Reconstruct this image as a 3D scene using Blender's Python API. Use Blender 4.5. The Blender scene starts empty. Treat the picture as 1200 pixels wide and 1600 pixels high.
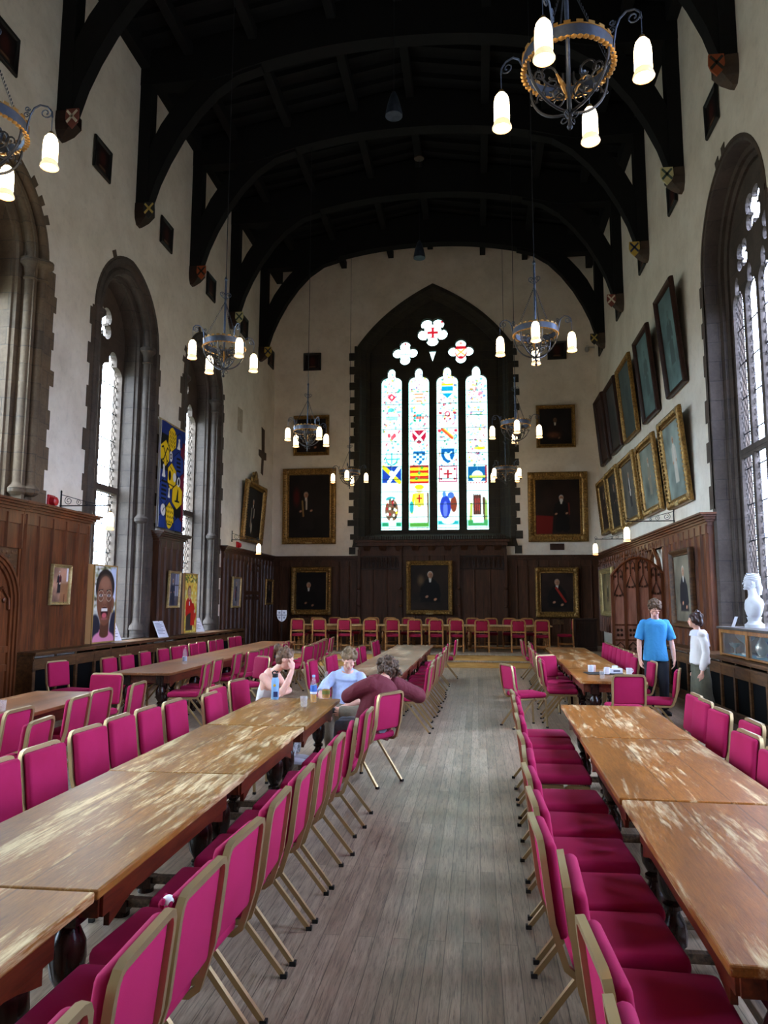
# A vaulted dining hall: long refectory tables, magenta chairs, panelled walls, stained glass
SHADE_EMIT, PANE_L, PANE_R, WORLD, EXPOSURE = 3.4, 1.0, .95, 13.0, 2.2
import bpy, math, random
import numpy as np
from mathutils import Vector, Matrix, noise
from mathutils.geometry import tessellate_polygon

random.seed(7)
C = bpy.context.scene.collection
PI = math.pi

# ------------------------------------------------------------------ meshes
class MB:
    """Collects faces, then links them as ONE mesh object."""
    def __init__(self):
        self.v = []; self.f = []; self.mi = []; self.m = 0
        self.xf = None
    def add(self, vs, fs):
        b = len(self.v)
        if self.xf is not None:
            vs = [tuple(self.xf @ Vector(p)) for p in vs]
        self.v.extend(vs)
        for q in fs:
            self.f.append(tuple(i + b for i in q)); self.mi.append(self.m)
        return self
    def box(self, x0, x1, y0, y1, z0, z1):
        vs = [(x, y, z) for z in (z0, z1) for y in (y0, y1) for x in (x0, x1)]
        return self.add(vs, [(0, 2, 3, 1), (4, 5, 7, 6), (0, 1, 5, 4), (2, 6, 7, 3), (0, 4, 6, 2), (1, 3, 7, 5)])
    def hexa(self, low, high):
        """box from four low and four high corners, both in the same turning sense"""
        return self.add(list(low) + list(high), [(3, 2, 1, 0), (4, 5, 6, 7), (0, 1, 5, 4), (1, 2, 6, 5), (2, 3, 7, 6), (3, 0, 4, 7)])
    def rbox(self, x0, x1, y0, y1, z0, z1, r=.02, n=3, dome=0):
        """box with rounded edges"""
        cx, cy, cz = (x0+x1)/2, (y0+y1)/2, (z0+z1)/2
        hx, hy, hz = (x1-x0)/2, (y1-y0)/2, (z1-z0)/2
        r = min(r, hx, hy, hz)
        def cuts(h):
            a = [-h + r*(1-math.cos(PI/2*k/n)) for k in range(n)] + [-(h-r), (h-r)] if h > r else [-h + r*(1-math.cos(PI/2*k/n)) for k in range(n)] + [0]
            b = [-t for t in reversed(a[:n])]
            return a + b
        ax = [cuts(hx), cuts(hy), cuts(hz)]; hh = (hx, hy, hz)
        for d in range(3):
            e, g = (d+1) % 3, (d+2) % 3
            for s in (-1, 1):
                vs = []; A = ax[e]; B = ax[g]
                for a in A:
                    for b in B:
                        p = [0, 0, 0]; p[d] = s*hh[d]; p[e] = a; p[g] = b
                        q = [max(-(hh[k]-r), min(hh[k]-r, p[k])) for k in range(3)]
                        w = [p[k]-q[k] for k in range(3)]
                        L = math.sqrt(sum(t*t for t in w)) or 1
                        o = [q[k]+w[k]/L*r for k in range(3)]
                        if dome and d == 2 and s > 0:
                            o[2] += dome*(1-(a/hx)**2 if e == 0 else 1-(a/hy)**2)
                        vs.append((cx+o[0], cy+o[1], cz+o[2]))
                nb = len(B); fs = []
                for i in range(len(A)-1):
                    for j in range(nb-1):
                        q = (i*nb+j, (i+1)*nb+j, (i+1)*nb+j+1, i*nb+j+1)
                        fs.append(q if s > 0 else q[::-1])
                self.add(vs, fs)
        return self
    def tube(self, pts, r=.01, n=8, closed=False, caps=True, flat=None):
        """sweep a round (or, with flat=(a,b), a rectangular) section along points; r may be a list"""
        P = [Vector(p) for p in pts]; N = len(P)
        R = r if isinstance(r, (list, tuple)) else [r]*N
        rings = []; up = None
        for i in range(N):
            if closed: t = P[(i+1) % N]-P[i-1]
            else: t = P[min(i+1, N-1)]-P[max(i-1, 0)]
            if t.length < 1e-9: t = Vector((0, 0, 1))
            t.normalize()
            if up is None:
                up = Vector((0, 0, 1)) if abs(t.z) < .9 else Vector((0, 1, 0))
            s = t.cross(up)
            if s.length < 1e-6: s = t.cross(Vector((1, 0, 0)))
            s.normalize(); up = s.cross(t).normalized()
            if flat:
                a, b = flat
                ring = [P[i]+s*x*a*R[i]+up*y*b*R[i] for x, y in ((-1, -1), (1, -1), (1, 1), (-1, 1))]
            else:
                ring = [P[i]+(s*math.cos(2*PI*k/n)+up*math.sin(2*PI*k/n))*R[i] for k in range(n)]
            rings.append([tuple(q) for q in ring])
        return self.loft(rings, closed, caps)
    def loft(self, rings, closed=False, caps=True):
        n = len(rings[0]); N = len(rings)
        vs = [p for r in rings for p in r]; fs = []
        for i in range(N if closed else N-1):
            for k in range(n):
                a, b = i*n+k, i*n+(k+1) % n
                c, d = ((i+1) % N)*n+(k+1) % n, ((i+1) % N)*n+k
                fs.append((a, b, c, d))
        if caps and not closed:
            fs.append(tuple(reversed(range(n)))); fs.append(tuple(range((N-1)*n, N*n)))
        return self.add(vs, fs)
    def lathe(self, prof, n=16, c=(0, 0, 0), caps=True):
        rings = [[(c[0]+r*math.cos(2*PI*k/n), c[1]+r*math.sin(2*PI*k/n), c[2]+z) for k in range(n)] for r, z in prof]
        return self.loft(rings, False, caps)
    def ell(self, c, r, n=12, m=8, rot=None):
        rings = []
        for j in range(m+1):
            t = PI*j/m; ring = []
            rr = max(math.sin(t), 1e-3)
            for k in range(n):
                p = Vector((r[0]*rr*math.cos(2*PI*k/n), r[1]*rr*math.sin(2*PI*k/n), -r[2]*math.cos(t)))
                if rot is not None: p = rot @ p
                ring.append((c[0]+p.x, c[1]+p.y, c[2]+p.z))
            rings.append(ring)
        return self.loft(rings)
    def plate(self, loops, d0, d1, M):
        """flat plate with holes: loops of (a, b), M(a, b, d) gives the point"""
        flat = [p for L in loops for p in L]
        tris = tessellate_polygon([[Vector((a, b, 0)) for a, b in L] for L in loops])
        n = len(flat)
        vs = [M(a, b, d0) for a, b in flat] + [M(a, b, d1) for a, b in flat]
        fs = []
        for t in tris:
            fs.append(tuple(t)); fs.append(tuple(i+n for i in reversed(t)))
        k = 0
        for L in loops:
            m = len(L)
            for i in range(m):
                a, b = k+i, k+(i+1) % m
                fs.append((a, b, b+n, a+n))
            k += m
        return self.add(vs, fs)
    def build(self, name, mats, parent=None, smooth=False, bevel=0, angle=40, fix=True):
        me = bpy.data.meshes.new(name)
        me.from_pydata(self.v, [], self.f)
        if not isinstance(mats, (list, tuple)): mats = [mats]
        for m in mats: me.materials.append(m)
        if len(mats) > 1: me.polygons.foreach_set('material_index', self.mi)
        if fix:
            import bmesh
            bm = bmesh.new(); bm.from_mesh(me)
            bmesh.ops.recalc_face_normals(bm, faces=bm.faces)
            bm.to_mesh(me); bm.free()
        if smooth:
            me.polygons.foreach_set('use_smooth', [True]*len(me.polygons))
            try: me.set_sharp_from_angle(angle=math.radians(angle))
            except Exception: pass
        me.update()
        o = bpy.data.objects.new(name, me); C.objects.link(o)
        if parent is not None: o.parent = parent
        if bevel:
            b = o.modifiers.new('b', 'BEVEL'); b.width = bevel; b.segments = 2; b.limit_method = 'ANGLE'; b.angle_limit = math.radians(40)
        return o

def tag(o, label=None, cat=None, group=None, kind=None):
    if label: o['label'] = label
    if cat: o['category'] = cat
    if group: o['group'] = group
    if kind: o['kind'] = kind
    return o

def empty(name, loc=(0, 0, 0), rz=0, label=None, cat=None, group=None, kind=None, rx=0):
    o = bpy.data.objects.new(name, None); C.objects.link(o)
    o.empty_display_size = .1
    o.location = loc; o.rotation_euler = (rx, 0, rz)
    return tag(o, label, cat, group, kind)

def copy_tree(o, parent=None):
    c = o.copy(); C.objects.link(c)
    if parent is not None: c.parent = parent
    for ch in list(o.children): copy_tree(ch, c)
    return c

class Kind:
    """one thing built once; the first put() moves it, the later ones copy it with its parts"""
    def __init__(self, root): self.root = root; self.used = False
    def put(self, loc, rz, label, group=None, scale=None):
        o = copy_tree(self.root) if self.used else self.root
        self.used = True
        o.location = loc; o.rotation_euler = (0, 0, rz); o['label'] = label
        if group: o['group'] = group
        if scale: o.scale = scale
        return o

# --------------------------------------------------------------- materials
def lin(c):
    return tuple(((x/255)/12.92 if x/255 <= .04045 else ((x/255+.055)/1.055)**2.4) for x in c)

class NT:
    def __init__(self, name):
        self.m = bpy.data.materials.new(name); self.m.use_nodes = True
        self.t = self.m.node_tree; self.t.nodes.clear()
        self.out = self.n('ShaderNodeOutputMaterial')
        self.b = self.n('ShaderNodeBsdfPrincipled')
        self.l(self.b.outputs[0], self.out.inputs[0])
    def n(self, k, **kw):
        x = self.t.nodes.new(k)
        for a, b in kw.items(): setattr(x, a, b)
        return x
    def l(self, a, b): self.t.links.new(a, b)
    def set(self, **kw):
        for k, v in kw.items():
            s = self.b.inputs[k.replace('_', ' ')]
            if hasattr(v, 'is_linked'): self.l(v, s)
            else: s.default_value = v
    def coord(self, scale=(1, 1, 1), rnd=False, rot=(0, 0, 0)):
        tc = self.n('ShaderNodeTexCoord'); mp = self.n('ShaderNodeMapping')
        mp.inputs['Scale'].default_value = scale; mp.inputs['Rotation'].default_value = rot
        self.l(tc.outputs['Object'], mp.inputs['Vector'])
        if rnd:
            oi = self.n('ShaderNodeObjectInfo'); cb = self.n('ShaderNodeCombineXYZ'); ml = self.n('ShaderNodeMath', operation='MULTIPLY')
            ml.inputs[1].default_value = 37
            self.l(oi.outputs['Random'], ml.inputs[0])
            for i in range(3): self.l(ml.outputs[0], cb.inputs[i])
            self.l(cb.outputs[0], mp.inputs['Location'])
        return mp.outputs[0]
    def noise(self, vec, scale=5, detail=4, rough=.6, dist=0):
        x = self.n('ShaderNodeTexNoise'); x.inputs['Scale'].default_value = scale; x.inputs['Detail'].default_value = detail
        x.inputs['Roughness'].default_value = rough; x.inputs['Distortion'].default_value = dist
        self.l(vec, x.inputs['Vector']); return x.outputs['Fac']
    def ramp(self, fac, stops):
        r = self.n('ShaderNodeValToRGB'); e = r.color_ramp.elements
        while len(e) < len(stops): e.new(.5)
        for i, (p, c) in enumerate(stops):
            e[i].position = p
            e[i].color = (*lin(c), 1) if isinstance(c, tuple) else (c, c, c, 1)
        self.l(fac, r.inputs[0]); return r.outputs[0]
    def mix(self, fac, a, b, mode='MIX'):
        x = self.n('ShaderNodeMix', data_type='RGBA', blend_type=mode)
        for s, v in ((x.inputs[0], fac), (x.inputs[6], a), (x.inputs[7], b)):
            if hasattr(v, 'is_linked'): self.l(v, s)
            elif isinstance(v, tuple): s.default_value = (*lin(v), 1)
            else: s.default_value = v
        return x.outputs[2]
    def math(self, op, a, b=None):
        x = self.n('ShaderNodeMath', operation=op)
        for i, v in enumerate((a, b)):
            if v is None: continue
            if hasattr(v, 'is_linked'): self.l(v, x.inputs[i])
            else: x.inputs[i].default_value = v
        return x.outputs[0]
    def bump(self, h, s=.3, d=.02):
        x = self.n('ShaderNodeBump'); x.inputs['Strength'].default_value = s; x.inputs['Distance'].default_value = d
        self.l(h, x.inputs['Height']); self.l(x.outputs[0], self.b.inputs['Normal'])

def plain(name, c, rough=.5, metal=0, var=.0, scale=8, **kw):
    t = NT(name)
    if var:
        f = t.noise(t.coord(), scale, 4)
        d = tuple(max(0, x*(1-var)) for x in c); u = tuple(min(255, x*(1+var)) for x in c)
        t.set(Base_Color=t.ramp(f, [(.3, d), (.7, u)]))
    else: t.set(Base_Color=(*lin(c), 1))
    t.set(Roughness=rough, Metallic=metal, **kw)
    return t.m

def glow(name, c, s):
    t = NT(name); t.set(Base_Color=(*lin(c), 1), Roughness=.4, Emission_Color=(*lin(c), 1), Emission_Strength=s)
    return t.m

def wood(name, dark, light, rough=.4, scale=(1, 1, 1), grain=14, rnd=True, bump=.1):
    """long grain along the smallest of the scale numbers"""
    t = NT(name); v = t.coord(scale, rnd)
    f = t.noise(v, grain, 5, .62, .4); g = t.noise(v, grain*.22, 3, .5)
    a = t.ramp(f, [(.32, dark), (.68, light)])
    k = t.ramp(g, [(.3, .6), (.7, 1.0)])
    t.set(Base_Color=t.mix(1.0, a, k, 'MULTIPLY'), Roughness=rough, Specular_IOR_Level=.3)
    t.bump(f, bump, .004); return t.m

def art_material(name, rough=.45, emit=0, coat=0):
    t = NT(name); a = t.n('ShaderNodeAttribute', attribute_name='art')
    t.set(Base_Color=a.outputs['Color'], Roughness=rough, Coat_Weight=coat, Specular_IOR_Level=.2)
    if emit:
        t.set(Emission_Color=a.outputs['Color'], Emission_Strength=emit)
    return t.m

M = {}
# walls
t = NT('old_plaster'); v = t.coord(); f = t.noise(v, 1.1, 6, .62); g = t.noise(v, 7, 5, .7)
a = t.ramp(f, [(.3, (218, 206, 188)), (.55, (234, 224, 208)), (.75, (242, 234, 220))])
b = t.ramp(g, [(.2, .86), (.5, 1.0)])
t.set(Base_Color=t.mix(1.0, a, b, 'MULTIPLY'), Roughness=.9); t.bump(g, .25, .02); M['plaster'] = t.m

def stone(name, c0, c1, c2, bh=.36, bw=.8, mortar=(70, 62, 54), axes='YZ', rough=.85):
    t = NT(name); tc = t.n('ShaderNodeTexCoord'); sp = t.n('ShaderNodeSeparateXYZ'); cb = t.n('ShaderNodeCombineXYZ')
    t.l(tc.outputs['Object'], sp.inputs[0])
    s = t.math('ADD', sp.outputs[0], sp.outputs[1])
    t.l(s, cb.inputs[0]); t.l(sp.outputs[2], cb.inputs[1])
    br = t.n('ShaderNodeTexBrick'); t.l(cb.outputs[0], br.inputs['Vector'])
    br.inputs['Scale'].default_value = 1; br.inputs['Brick Width'].default_value = bw; br.inputs['Row Height'].default_value = bh
    br.inputs['Mortar Size'].default_value = .008; br.inputs['Mortar Smooth'].default_value = .4
    br.inputs['Color1'].default_value = (*lin(c0), 1); br.inputs['Color2'].default_value = (*lin(c1), 1); br.inputs['Mortar'].default_value = (*lin(mortar), 1)
    v = t.coord(); f = t.noise(v, 2.2, 6, .65); g = t.noise(v, 22, 5, .7)
    m = t.mix(t.ramp(f, [(.4, 0.0), (.7, .75)]), br.outputs['Color'], c2)
    t.set(Base_Color=t.mix(1.0, m, t.ramp(g, [(.2, .7), (.6, 1.0)]), 'MULTIPLY'), Roughness=rough)
    h = t.math('SUBTRACT', t.math('MULTIPLY', g, .3), br.outputs['Fac'])
    t.bump(h, .5, .015); return t.m
M['stone_brown'] = stone('brown_sandstone', (80, 64, 52), (66, 54, 45), (94, 78, 64))
M['stone_grey'] = stone('grey_sandstone', (77, 65, 57), (64, 54, 48), (93, 82, 73), mortar=(48, 42, 39))
M['stone_warm'] = stone('warm_sandstone', (108, 88, 66), (88, 73, 58), (122, 102, 78), bh=.3, bw=.5)
M['stone_dark'] = stone('dark_window_stone', (52, 48, 42), (44, 41, 37), (66, 60, 46), bh=.34, bw=.9, mortar=(70, 66, 52))
# timber
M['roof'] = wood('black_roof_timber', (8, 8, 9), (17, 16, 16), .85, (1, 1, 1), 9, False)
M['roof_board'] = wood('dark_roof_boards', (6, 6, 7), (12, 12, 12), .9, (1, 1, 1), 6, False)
M['panel'] = wood('dark_oak_panelling', (58, 34, 22), (92, 57, 38), .42, (6, 6, .7), 3, False)
M['panel_warm'] = wood('warm_oak_panelling', (80, 42, 22), (128, 72, 38), .42, (6, 6, .7), 3, False)
M['panel_dark'] = wood('black_oak', (30, 17, 12), (52, 31, 23), .45, (6, 6, .7), 3, False)
M['bench_wood'] = wood('worn_bench_oak', (64, 40, 22), (112, 76, 44), .5, (3, .6, 3), 6, False)
M['grille'] = plain('black_grille', (9, 9, 10), .9, Specular_IOR_Level=.08)
M['oak_step'] = wood('golden_oak_step', (196, 142, 70), (230, 180, 108), .4, (.6, 6, 6), 4, False)
M['gold'] = wood('gilt_frame', (92, 66, 30), (196, 152, 84), .38, (1, 1, 1), 24, True, .6)
M['gold'].node_tree.nodes['Principled BSDF'].inputs['Metallic'].default_value = .45
M['gold_pale'] = wood('pale_gilt_frame', (168, 140, 84), (214, 190, 134), .42, (1, 1, 1), 20, True, .4)
M['gold_pale'].node_tree.nodes['Principled BSDF'].inputs['Metallic'].default_value = .3
M['dark_frame'] = wood('dark_picture_frame', (44, 26, 22), (70, 42, 34), .4, (1, 1, 1), 20, True)
M['black_frame'] = plain('black_picture_frame', (18, 16, 16), .45)
M['art'] = art_material('oil_paint', .55)
M['cloth_art'] = art_material('printed_cloth', .9)
M['photo_art'] = art_material('printed_photo_panel', .5)
t = NT('stained_glass'); a = t.n('ShaderNodeAttribute', attribute_name='art'); tr = t.n('ShaderNodeBsdfTransparent'); t.l(t.mix(1.0, a.outputs['Color'], (66, 77, 75), 'MULTIPLY'), tr.inputs[0]); gs = t.n('ShaderNodeBsdfGlossy'); gs.inputs[1].default_value = .2
mx = t.n('ShaderNodeMixShader'); mx.inputs[0].default_value = .03; t.l(tr.outputs[0], mx.inputs[1]); t.l(gs.outputs[0], mx.inputs[2]); t.l(mx.outputs[0], t.out.inputs[0]); M['glass_art'] = t.m

# table tops: varnish worn through in long streaks
def worn_top(name, dark, light, pale, amount, along=(7, .7, 7)):
    t = NT(name); v = t.coord(along, True)
    f = t.noise(v, 3.2, 6, .68, .5); f2 = t.noise(v, 14, 4, .7)
    base = t.ramp(f2, [(.25, dark), (.75, light)])
    v2 = t.coord((2.8, .5, 2), True); big = t.noise(v2, 1.7, 3, .55)
    fine = t.noise(t.coord((20, 1.9, 20), True), 2.8, 6, .72, .3)
    k = t.math('ADD', t.math('MULTIPLY', f, .55), t.math('MULTIPLY', big, .55))
    k = t.math('ADD', k, t.math('MULTIPLY', fine, .45))
    msk = t.ramp(k, [(amount, 0.0), (amount+.13, .85)])
    stain = t.ramp(t.noise(v2, .9, 3, .6), [(.35, .55), (.6, 1.0)])
    c = t.mix(1.0, t.mix(msk, base, pale), stain, 'MULTIPLY')
    # gaps between the three boards
    sp = t.n('ShaderNodeSeparateXYZ'); tc = t.n('ShaderNodeTexCoord'); t.l(tc.outputs['Object'], sp.inputs[0])
    g = t.math('ABSOLUTE', t.math('SUBTRACT', t.math('ABSOLUTE', sp.outputs[0]), .14))
    gap = t.ramp(g, [(.002, 1.0), (.005, 0.0)])
    c = t.mix(t.math('MULTIPLY', gap, .65), c, (70, 46, 26))
    t.set(Base_Color=c, Roughness=t.ramp(msk, [(0.0, .40), (1.0, .7)]), Specular_IOR_Level=.32)
    t.bump(t.math('SUBTRACT', f2, t.math('MULTIPLY', gap, .6)), .15, .004); return t.m
M['top_worn'] = worn_top('worn_oak_top', (116, 74, 24), (166, 114, 48), (232, 206, 156), .785)
M['top_orange'] = worn_top('orange_worn_top', (122, 70, 22), (174, 108, 42), (228, 200, 152), .795)
M['top_grey'] = worn_top('grey_worn_top', (110, 64, 38), (146, 100, 66), (182, 160, 130), .76)
M['top_brown'] = worn_top('brown_oak_top', (104, 60, 30), (150, 94, 50), (190, 150, 108), .84)
M['table_red'] = wood('red_brown_apron', (72, 28, 14), (118, 54, 26), .4, (6, .8, 6), 5)
M['table_dark'] = wood('dark_turned_leg', (26, 14, 10), (52, 28, 20), .22, (5, 5, 1), 5)
M['stretcher'] = wood('scuffed_stretcher', (58, 44, 34), (128, 104, 80), .55, (6, .8, 6), 7)
M['edge'] = wood('worn_table_edge', (140, 92, 40), (186, 136, 74), .5, (6, .8, 6), 6)
# chairs
def fabric(name, c, hi):
    t = NT(name); v = t.coord((1, 1, 1), True); f = t.noise(v, 5, 3, .5); w = t.noise(v, 260, 2, .5)
    oi = t.n('ShaderNodeObjectInfo')
    t.set(Base_Color=t.mix(t.math('MULTIPLY', f, .8), c, hi), Roughness=.85, Sheen_Weight=.08, Sheen_Roughness=.4, Specular_IOR_Level=.15)
    t.b.inputs['Sheen Tint'].default_value = (*lin((255, 120, 180)), 1)
    t.bump(w, .15, .002); return t.m
M['magenta'] = fabric('magenta_upholstery', (148, 20, 62), (172, 32, 86))
M['crimson'] = fabric('crimson_leather', (128, 18, 44), (146, 28, 54))
t = NT('brushed_gold_tube'); t.set(Base_Color=(*lin((176, 150, 108)), 1), Metallic=.75, Roughness=.38); M['tube'] = t.m
M['cap'] = plain('black_foot', (20, 18, 17), .6)
M['chair_oak'] = wood('chair_oak', (146, 94, 48), (184, 128, 72), .4, (4, 4, 1), 7)
# metalwork and lamps
M['iron'] = plain('blue_black_iron', (70, 78, 94), .42, .6, .2)
M['iron_dark'] = plain('wrought_iron', (44, 45, 50), .45, .5)
M['gilt'] = plain('gilt_edge', (150, 112, 56), .45, .6)
M['brass'] = plain('brass_gallery', (150, 120, 70), .35, .8)
M['shade'] = glow('lit_opal_glass', (255, 226, 178), SHADE_EMIT)
M['lip'] = glow('opal_glass_lip', (255, 222, 176), SHADE_EMIT*.05)
M['pane'] = None
# ------------------------------------------------------------ leaded panes
def leaded(name, c, s, dx=.13, dz=.18, lead=.06):
    """plain quarry glazing lit by the sky outside, dark lead lines across it"""
    t = NT(name); tc = t.n('ShaderNodeTexCoord'); sp = t.n('ShaderNodeSeparateXYZ'); t.l(tc.outputs['Object'], sp.inputs[0])
    a = t.math('ADD', sp.outputs[0], sp.outputs[1])
    p = t.math('DIVIDE', a, dx); q = t.math('DIVIDE', sp.outputs[2], dz)
    def line(k):
        fr = t.math('FRACT', k); return t.math('LESS_THAN', t.math('ABSOLUTE', t.math('SUBTRACT', fr, .5)), lead)
    L = t.math('MAXIMUM', line(t.math('ADD', p, q)), line(t.math('SUBTRACT', p, q)))
    g = t.noise(t.coord((9, 9, 6)), 1.0, 2, .5)
    col = t.mix(t.ramp(g, [(.35, 0.0), (.65, 1.0)]), tuple(int(x*s*.9) for x in c), tuple(int(x*s) for x in c))
    tr = t.n('ShaderNodeBsdfTransparent'); t.l(col, tr.inputs[0]); t.set(Base_Color=(.015, .016, .018, 1), Roughness=.5)
    mx = t.n('ShaderNodeMixShader'); t.l(L, mx.inputs[0]); t.l(tr.outputs[0], mx.inputs[1]); t.l(t.b.outputs[0], mx.inputs[2]); t.l(mx.outputs[0], t.out.inputs[0])
    return t.m
M['pane'] = leaded('leaded_sky_pane', (238, 246, 255), PANE_L)
M['pane_r'] = leaded('leaded_pane_shaded_sky', (226, 232, 250), PANE_R)

XL, XR, YE, Y0 = -7.3, 4.2, 25.8, -5.0
XC = (XL+XR)/2
ZW = 13.6

# daylight portals, one in each window opening
def portal(loc, rot, sx, sy):
    l = bpy.data.lights.new('window_daylight', 'AREA'); l.shape = 'RECTANGLE'; l.size = sx; l.size_y = sy; l.cycles.is_portal = True
    o = bpy.data.objects.new('window_daylight', l); C.objects.link(o); o.location = loc; o.rotation_euler = rot; return o
# ------------------------------------------------------------------- floor
t = NT('worn_plank_floor'); tc = t.n('ShaderNodeTexCoord'); mp = t.n('ShaderNodeMapping'); mp.inputs['Rotation'].default_value = (0, 0, PI/2)
t.l(tc.outputs['Object'], mp.inputs['Vector'])
br = t.n('ShaderNodeTexBrick'); t.l(mp.outputs[0], br.inputs['Vector'])
br.inputs['Scale'].default_value = 1; br.inputs['Brick Width'].default_value = 2.1; br.inputs['Row Height'].default_value = .095
br.inputs['Mortar Size'].default_value = .0022; br.inputs['Bias'].default_value = 0
br.inputs['Color1'].default_value = (.25, .25, .25, 1); br.inputs['Color2'].default_value = (.85, .85, .85, 1); br.inputs['Mortar'].default_value = (0, 0, 0, 1)
v = t.coord((9, .7, 1)); f = t.noise(v, 3, 6, .66, .8); g = t.noise(t.coord((1, .5, 1)), 1.2, 5, .6)
fine = t.noise(t.coord((40, 2.2, 1)), 2.0, 5, .7, 1.2)
k = t.math('ADD', t.math('MULTIPLY', f, .55), t.math('MULTIPLY', br.outputs['Color'], .22))
k = t.math('ADD', k, t.math('MULTIPLY', g, .28))
base = t.ramp(k, [(.28, (90, 72, 56)), (.52, (154, 134, 112)), (.76, (196, 178, 154))])
dk = t.ramp(fine, [(.34, .45), (.52, 1.0)])
c = t.mix(1.0, base, dk, 'MULTIPLY')
spot = t.ramp(t.noise(t.coord((1.6, .9, 1)), 2.4, 4, .6), [(.2, 0.0), (.38, 1.0)])
c = t.mix(t.ramp(spot, [(0.0, .55), (1.0, 0.0)]), c, (62, 50, 40))
c = t.mix(t.math('MULTIPLY', br.outputs['Fac'], .55), c, (44, 36, 30))
t.set(Base_Color=c, Roughness=t.ramp(f, [(.3, .30), (.7, .46)]), Specular_IOR_Level=.5); t.bump(t.math('SUBTRACT', fine, br.outputs['Fac']), .2, .004)
M['floor'] = t.m
b = MB(); b.box(XL-1.2, XR+1.2, Y0, YE+1.5, -.2, 0); tag(b.build('floor', M['floor']), kind='structure')

# dais: two steps
b = MB(); b.box(XL, XR, 20.72, YE, 0.0, .15); b.box(XL, XR, 21.06, YE, .15, .315)
b.m = 1; b.box(XL, XR, 20.69, 21.3, .15, .172); b.box(XL, XR, 21.03, YE, .315, .337)
o = tag(b.build('dais', [M['oak_step'], M['floor']], bevel=.006), kind='structure')
ZD = .337

# --------------------------------------------------- pointed openings in walls
class Arch:
    """two-centred arch: half-width w, springing zs, apex za, sill z0"""
    def __init__(s, c, w, z0, zs, za):
        s.c, s.w, s.z0, s.zs, s.za = c, w, z0, zs, za
        h = za-zs; s.R = (w*w+h*h)/(2*w); s.k = s.R-w
    def rise(s, o=0): return math.sqrt((s.R+o)**2-s.k**2)
    def path(s, o=0, n=12, z0=None):
        """up one jamb, over the arch, down the other (a, z)"""
        z0 = s.z0 if z0 is None else z0
        R = s.R+o; a0 = math.acos(max(-1, min(1, s.k/R))); p = [(s.c-s.w-o, z0)]
        for i in range(n+1):
            t = a0*i/n; p.append((s.c+s.k-R*math.cos(t), s.zs+R*math.sin(t)))
        q = [(2*s.c-a, z) for a, z in reversed(p[:-1])]
        return p+q

def arched_wall(name, mat, fn, a0, a1, ztop, arches, d0=0, d1=.02, zlow=0):
    """wall face with arched holes; fn(a, z, d)"""
    b = MB(); cur = a0
    def quad(x0, x1, zl0, zl1, zh0, zh1):
        b.hexa([fn(x0, zl0, d0), fn(x1, zl1, d0), fn(x1, zl1, d1), fn(x0, zl0, d1)], [fn(x0, zh0, d0), fn(x1, zh1, d0), fn(x1, zh1, d1), fn(x0, zh0, d1)])
    for A, o in arches:
        p = A.path(o, 12)[1:-1]
        quad(cur, A.c-A.w-o, zlow, zlow, ztop, ztop)
        for (xa, za), (xb, zb) in zip(p, p[1:]): quad(xa, xb, za, zb, ztop, ztop)
        if A.z0 > zlow: quad(A.c-A.w-o, A.c+A.w+o, zlow, zlow, A.z0, A.z0)
        cur = A.c+A.w+o
    quad(cur, a1, zlow, zlow, ztop, ztop)
    return tag(b.build(name, mat, fix=False), kind='structure')

ZS = 1.0
LW = [Arch(9.93-4.5*2, 1.0, ZS, 7.5, 8.62), Arch(9.93-4.5, 1.0, ZS, 7.5, 8.62), Arch(9.93, 1.0, ZS, 7.5, 8.62), Arch(14.43, 1.0, ZS, 7.5, 8.62), Arch(18.85, 1.0, ZS, 7.5, 8.62)]
RW = [Arch(3.2, 1.2, ZS, 7.7, 8.95), Arch(7.7, 1.2, ZS, 7.7, 8.95), Arch(12.15, 1.2, ZS, 7.7, 8.95)]
fl = lambda a, z, d: (XL-d, a, z)
fr = lambda a, z, d: (XR+d, a, z)
fe = lambda a, z, d: (a, YE+d, z)
arched_wall('wall_left', M['plaster'], fl, Y0, YE, ZW+.5, [(A, .42) for A in LW], 0, .05)
arched_wall('wall_right', M['plaster'], fr, Y0, YE, ZW+.5, [(A, .32) for A in RW], 0, .05)
class DropArch(Arch):
    def path(s, o=0, n=12, z0=None):
        z0 = s.z0 if z0 is None else z0
        w, h = s.w+o, s.za-s.zs+o*.9; p = [(s.c-w, z0)]
        for i in range(n+1):
            t = i/n; p.append((s.c+(-w*(1-t)**2-2*t*(1-t)*w*.66), s.zs+2*t*(1-t)*h*.62+t*t*h))
        return p+[(2*s.c-a, z) for a, z in reversed(p[:-1])]
EW2 = DropArch(-1.47, 2.25, 3.95, 10.95, 12.80)
arched_wall('wall_end', M['plaster'], fe, XL, XR, ZW+1.6, [(EW2, .58)], 0, .05)

def sweep(b, A, prof, fn, n=14, z0=None):
    """profile (offset, depth) swept along the opening"""
    paths = [A.path(o, n, z0) for o, d in prof]
    for i in range(len(prof)-1):
        for j in range(len(paths[0])-1):
            q = [fn(*paths[i][j], prof[i][1]), fn(*paths[i][j+1], prof[i][1]), fn(*paths[i+1][j+1], prof[i+1][1]), fn(*paths[i+1][j], prof[i+1][1])]
            b.add(q, [(0, 1, 2, 3)])

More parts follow.
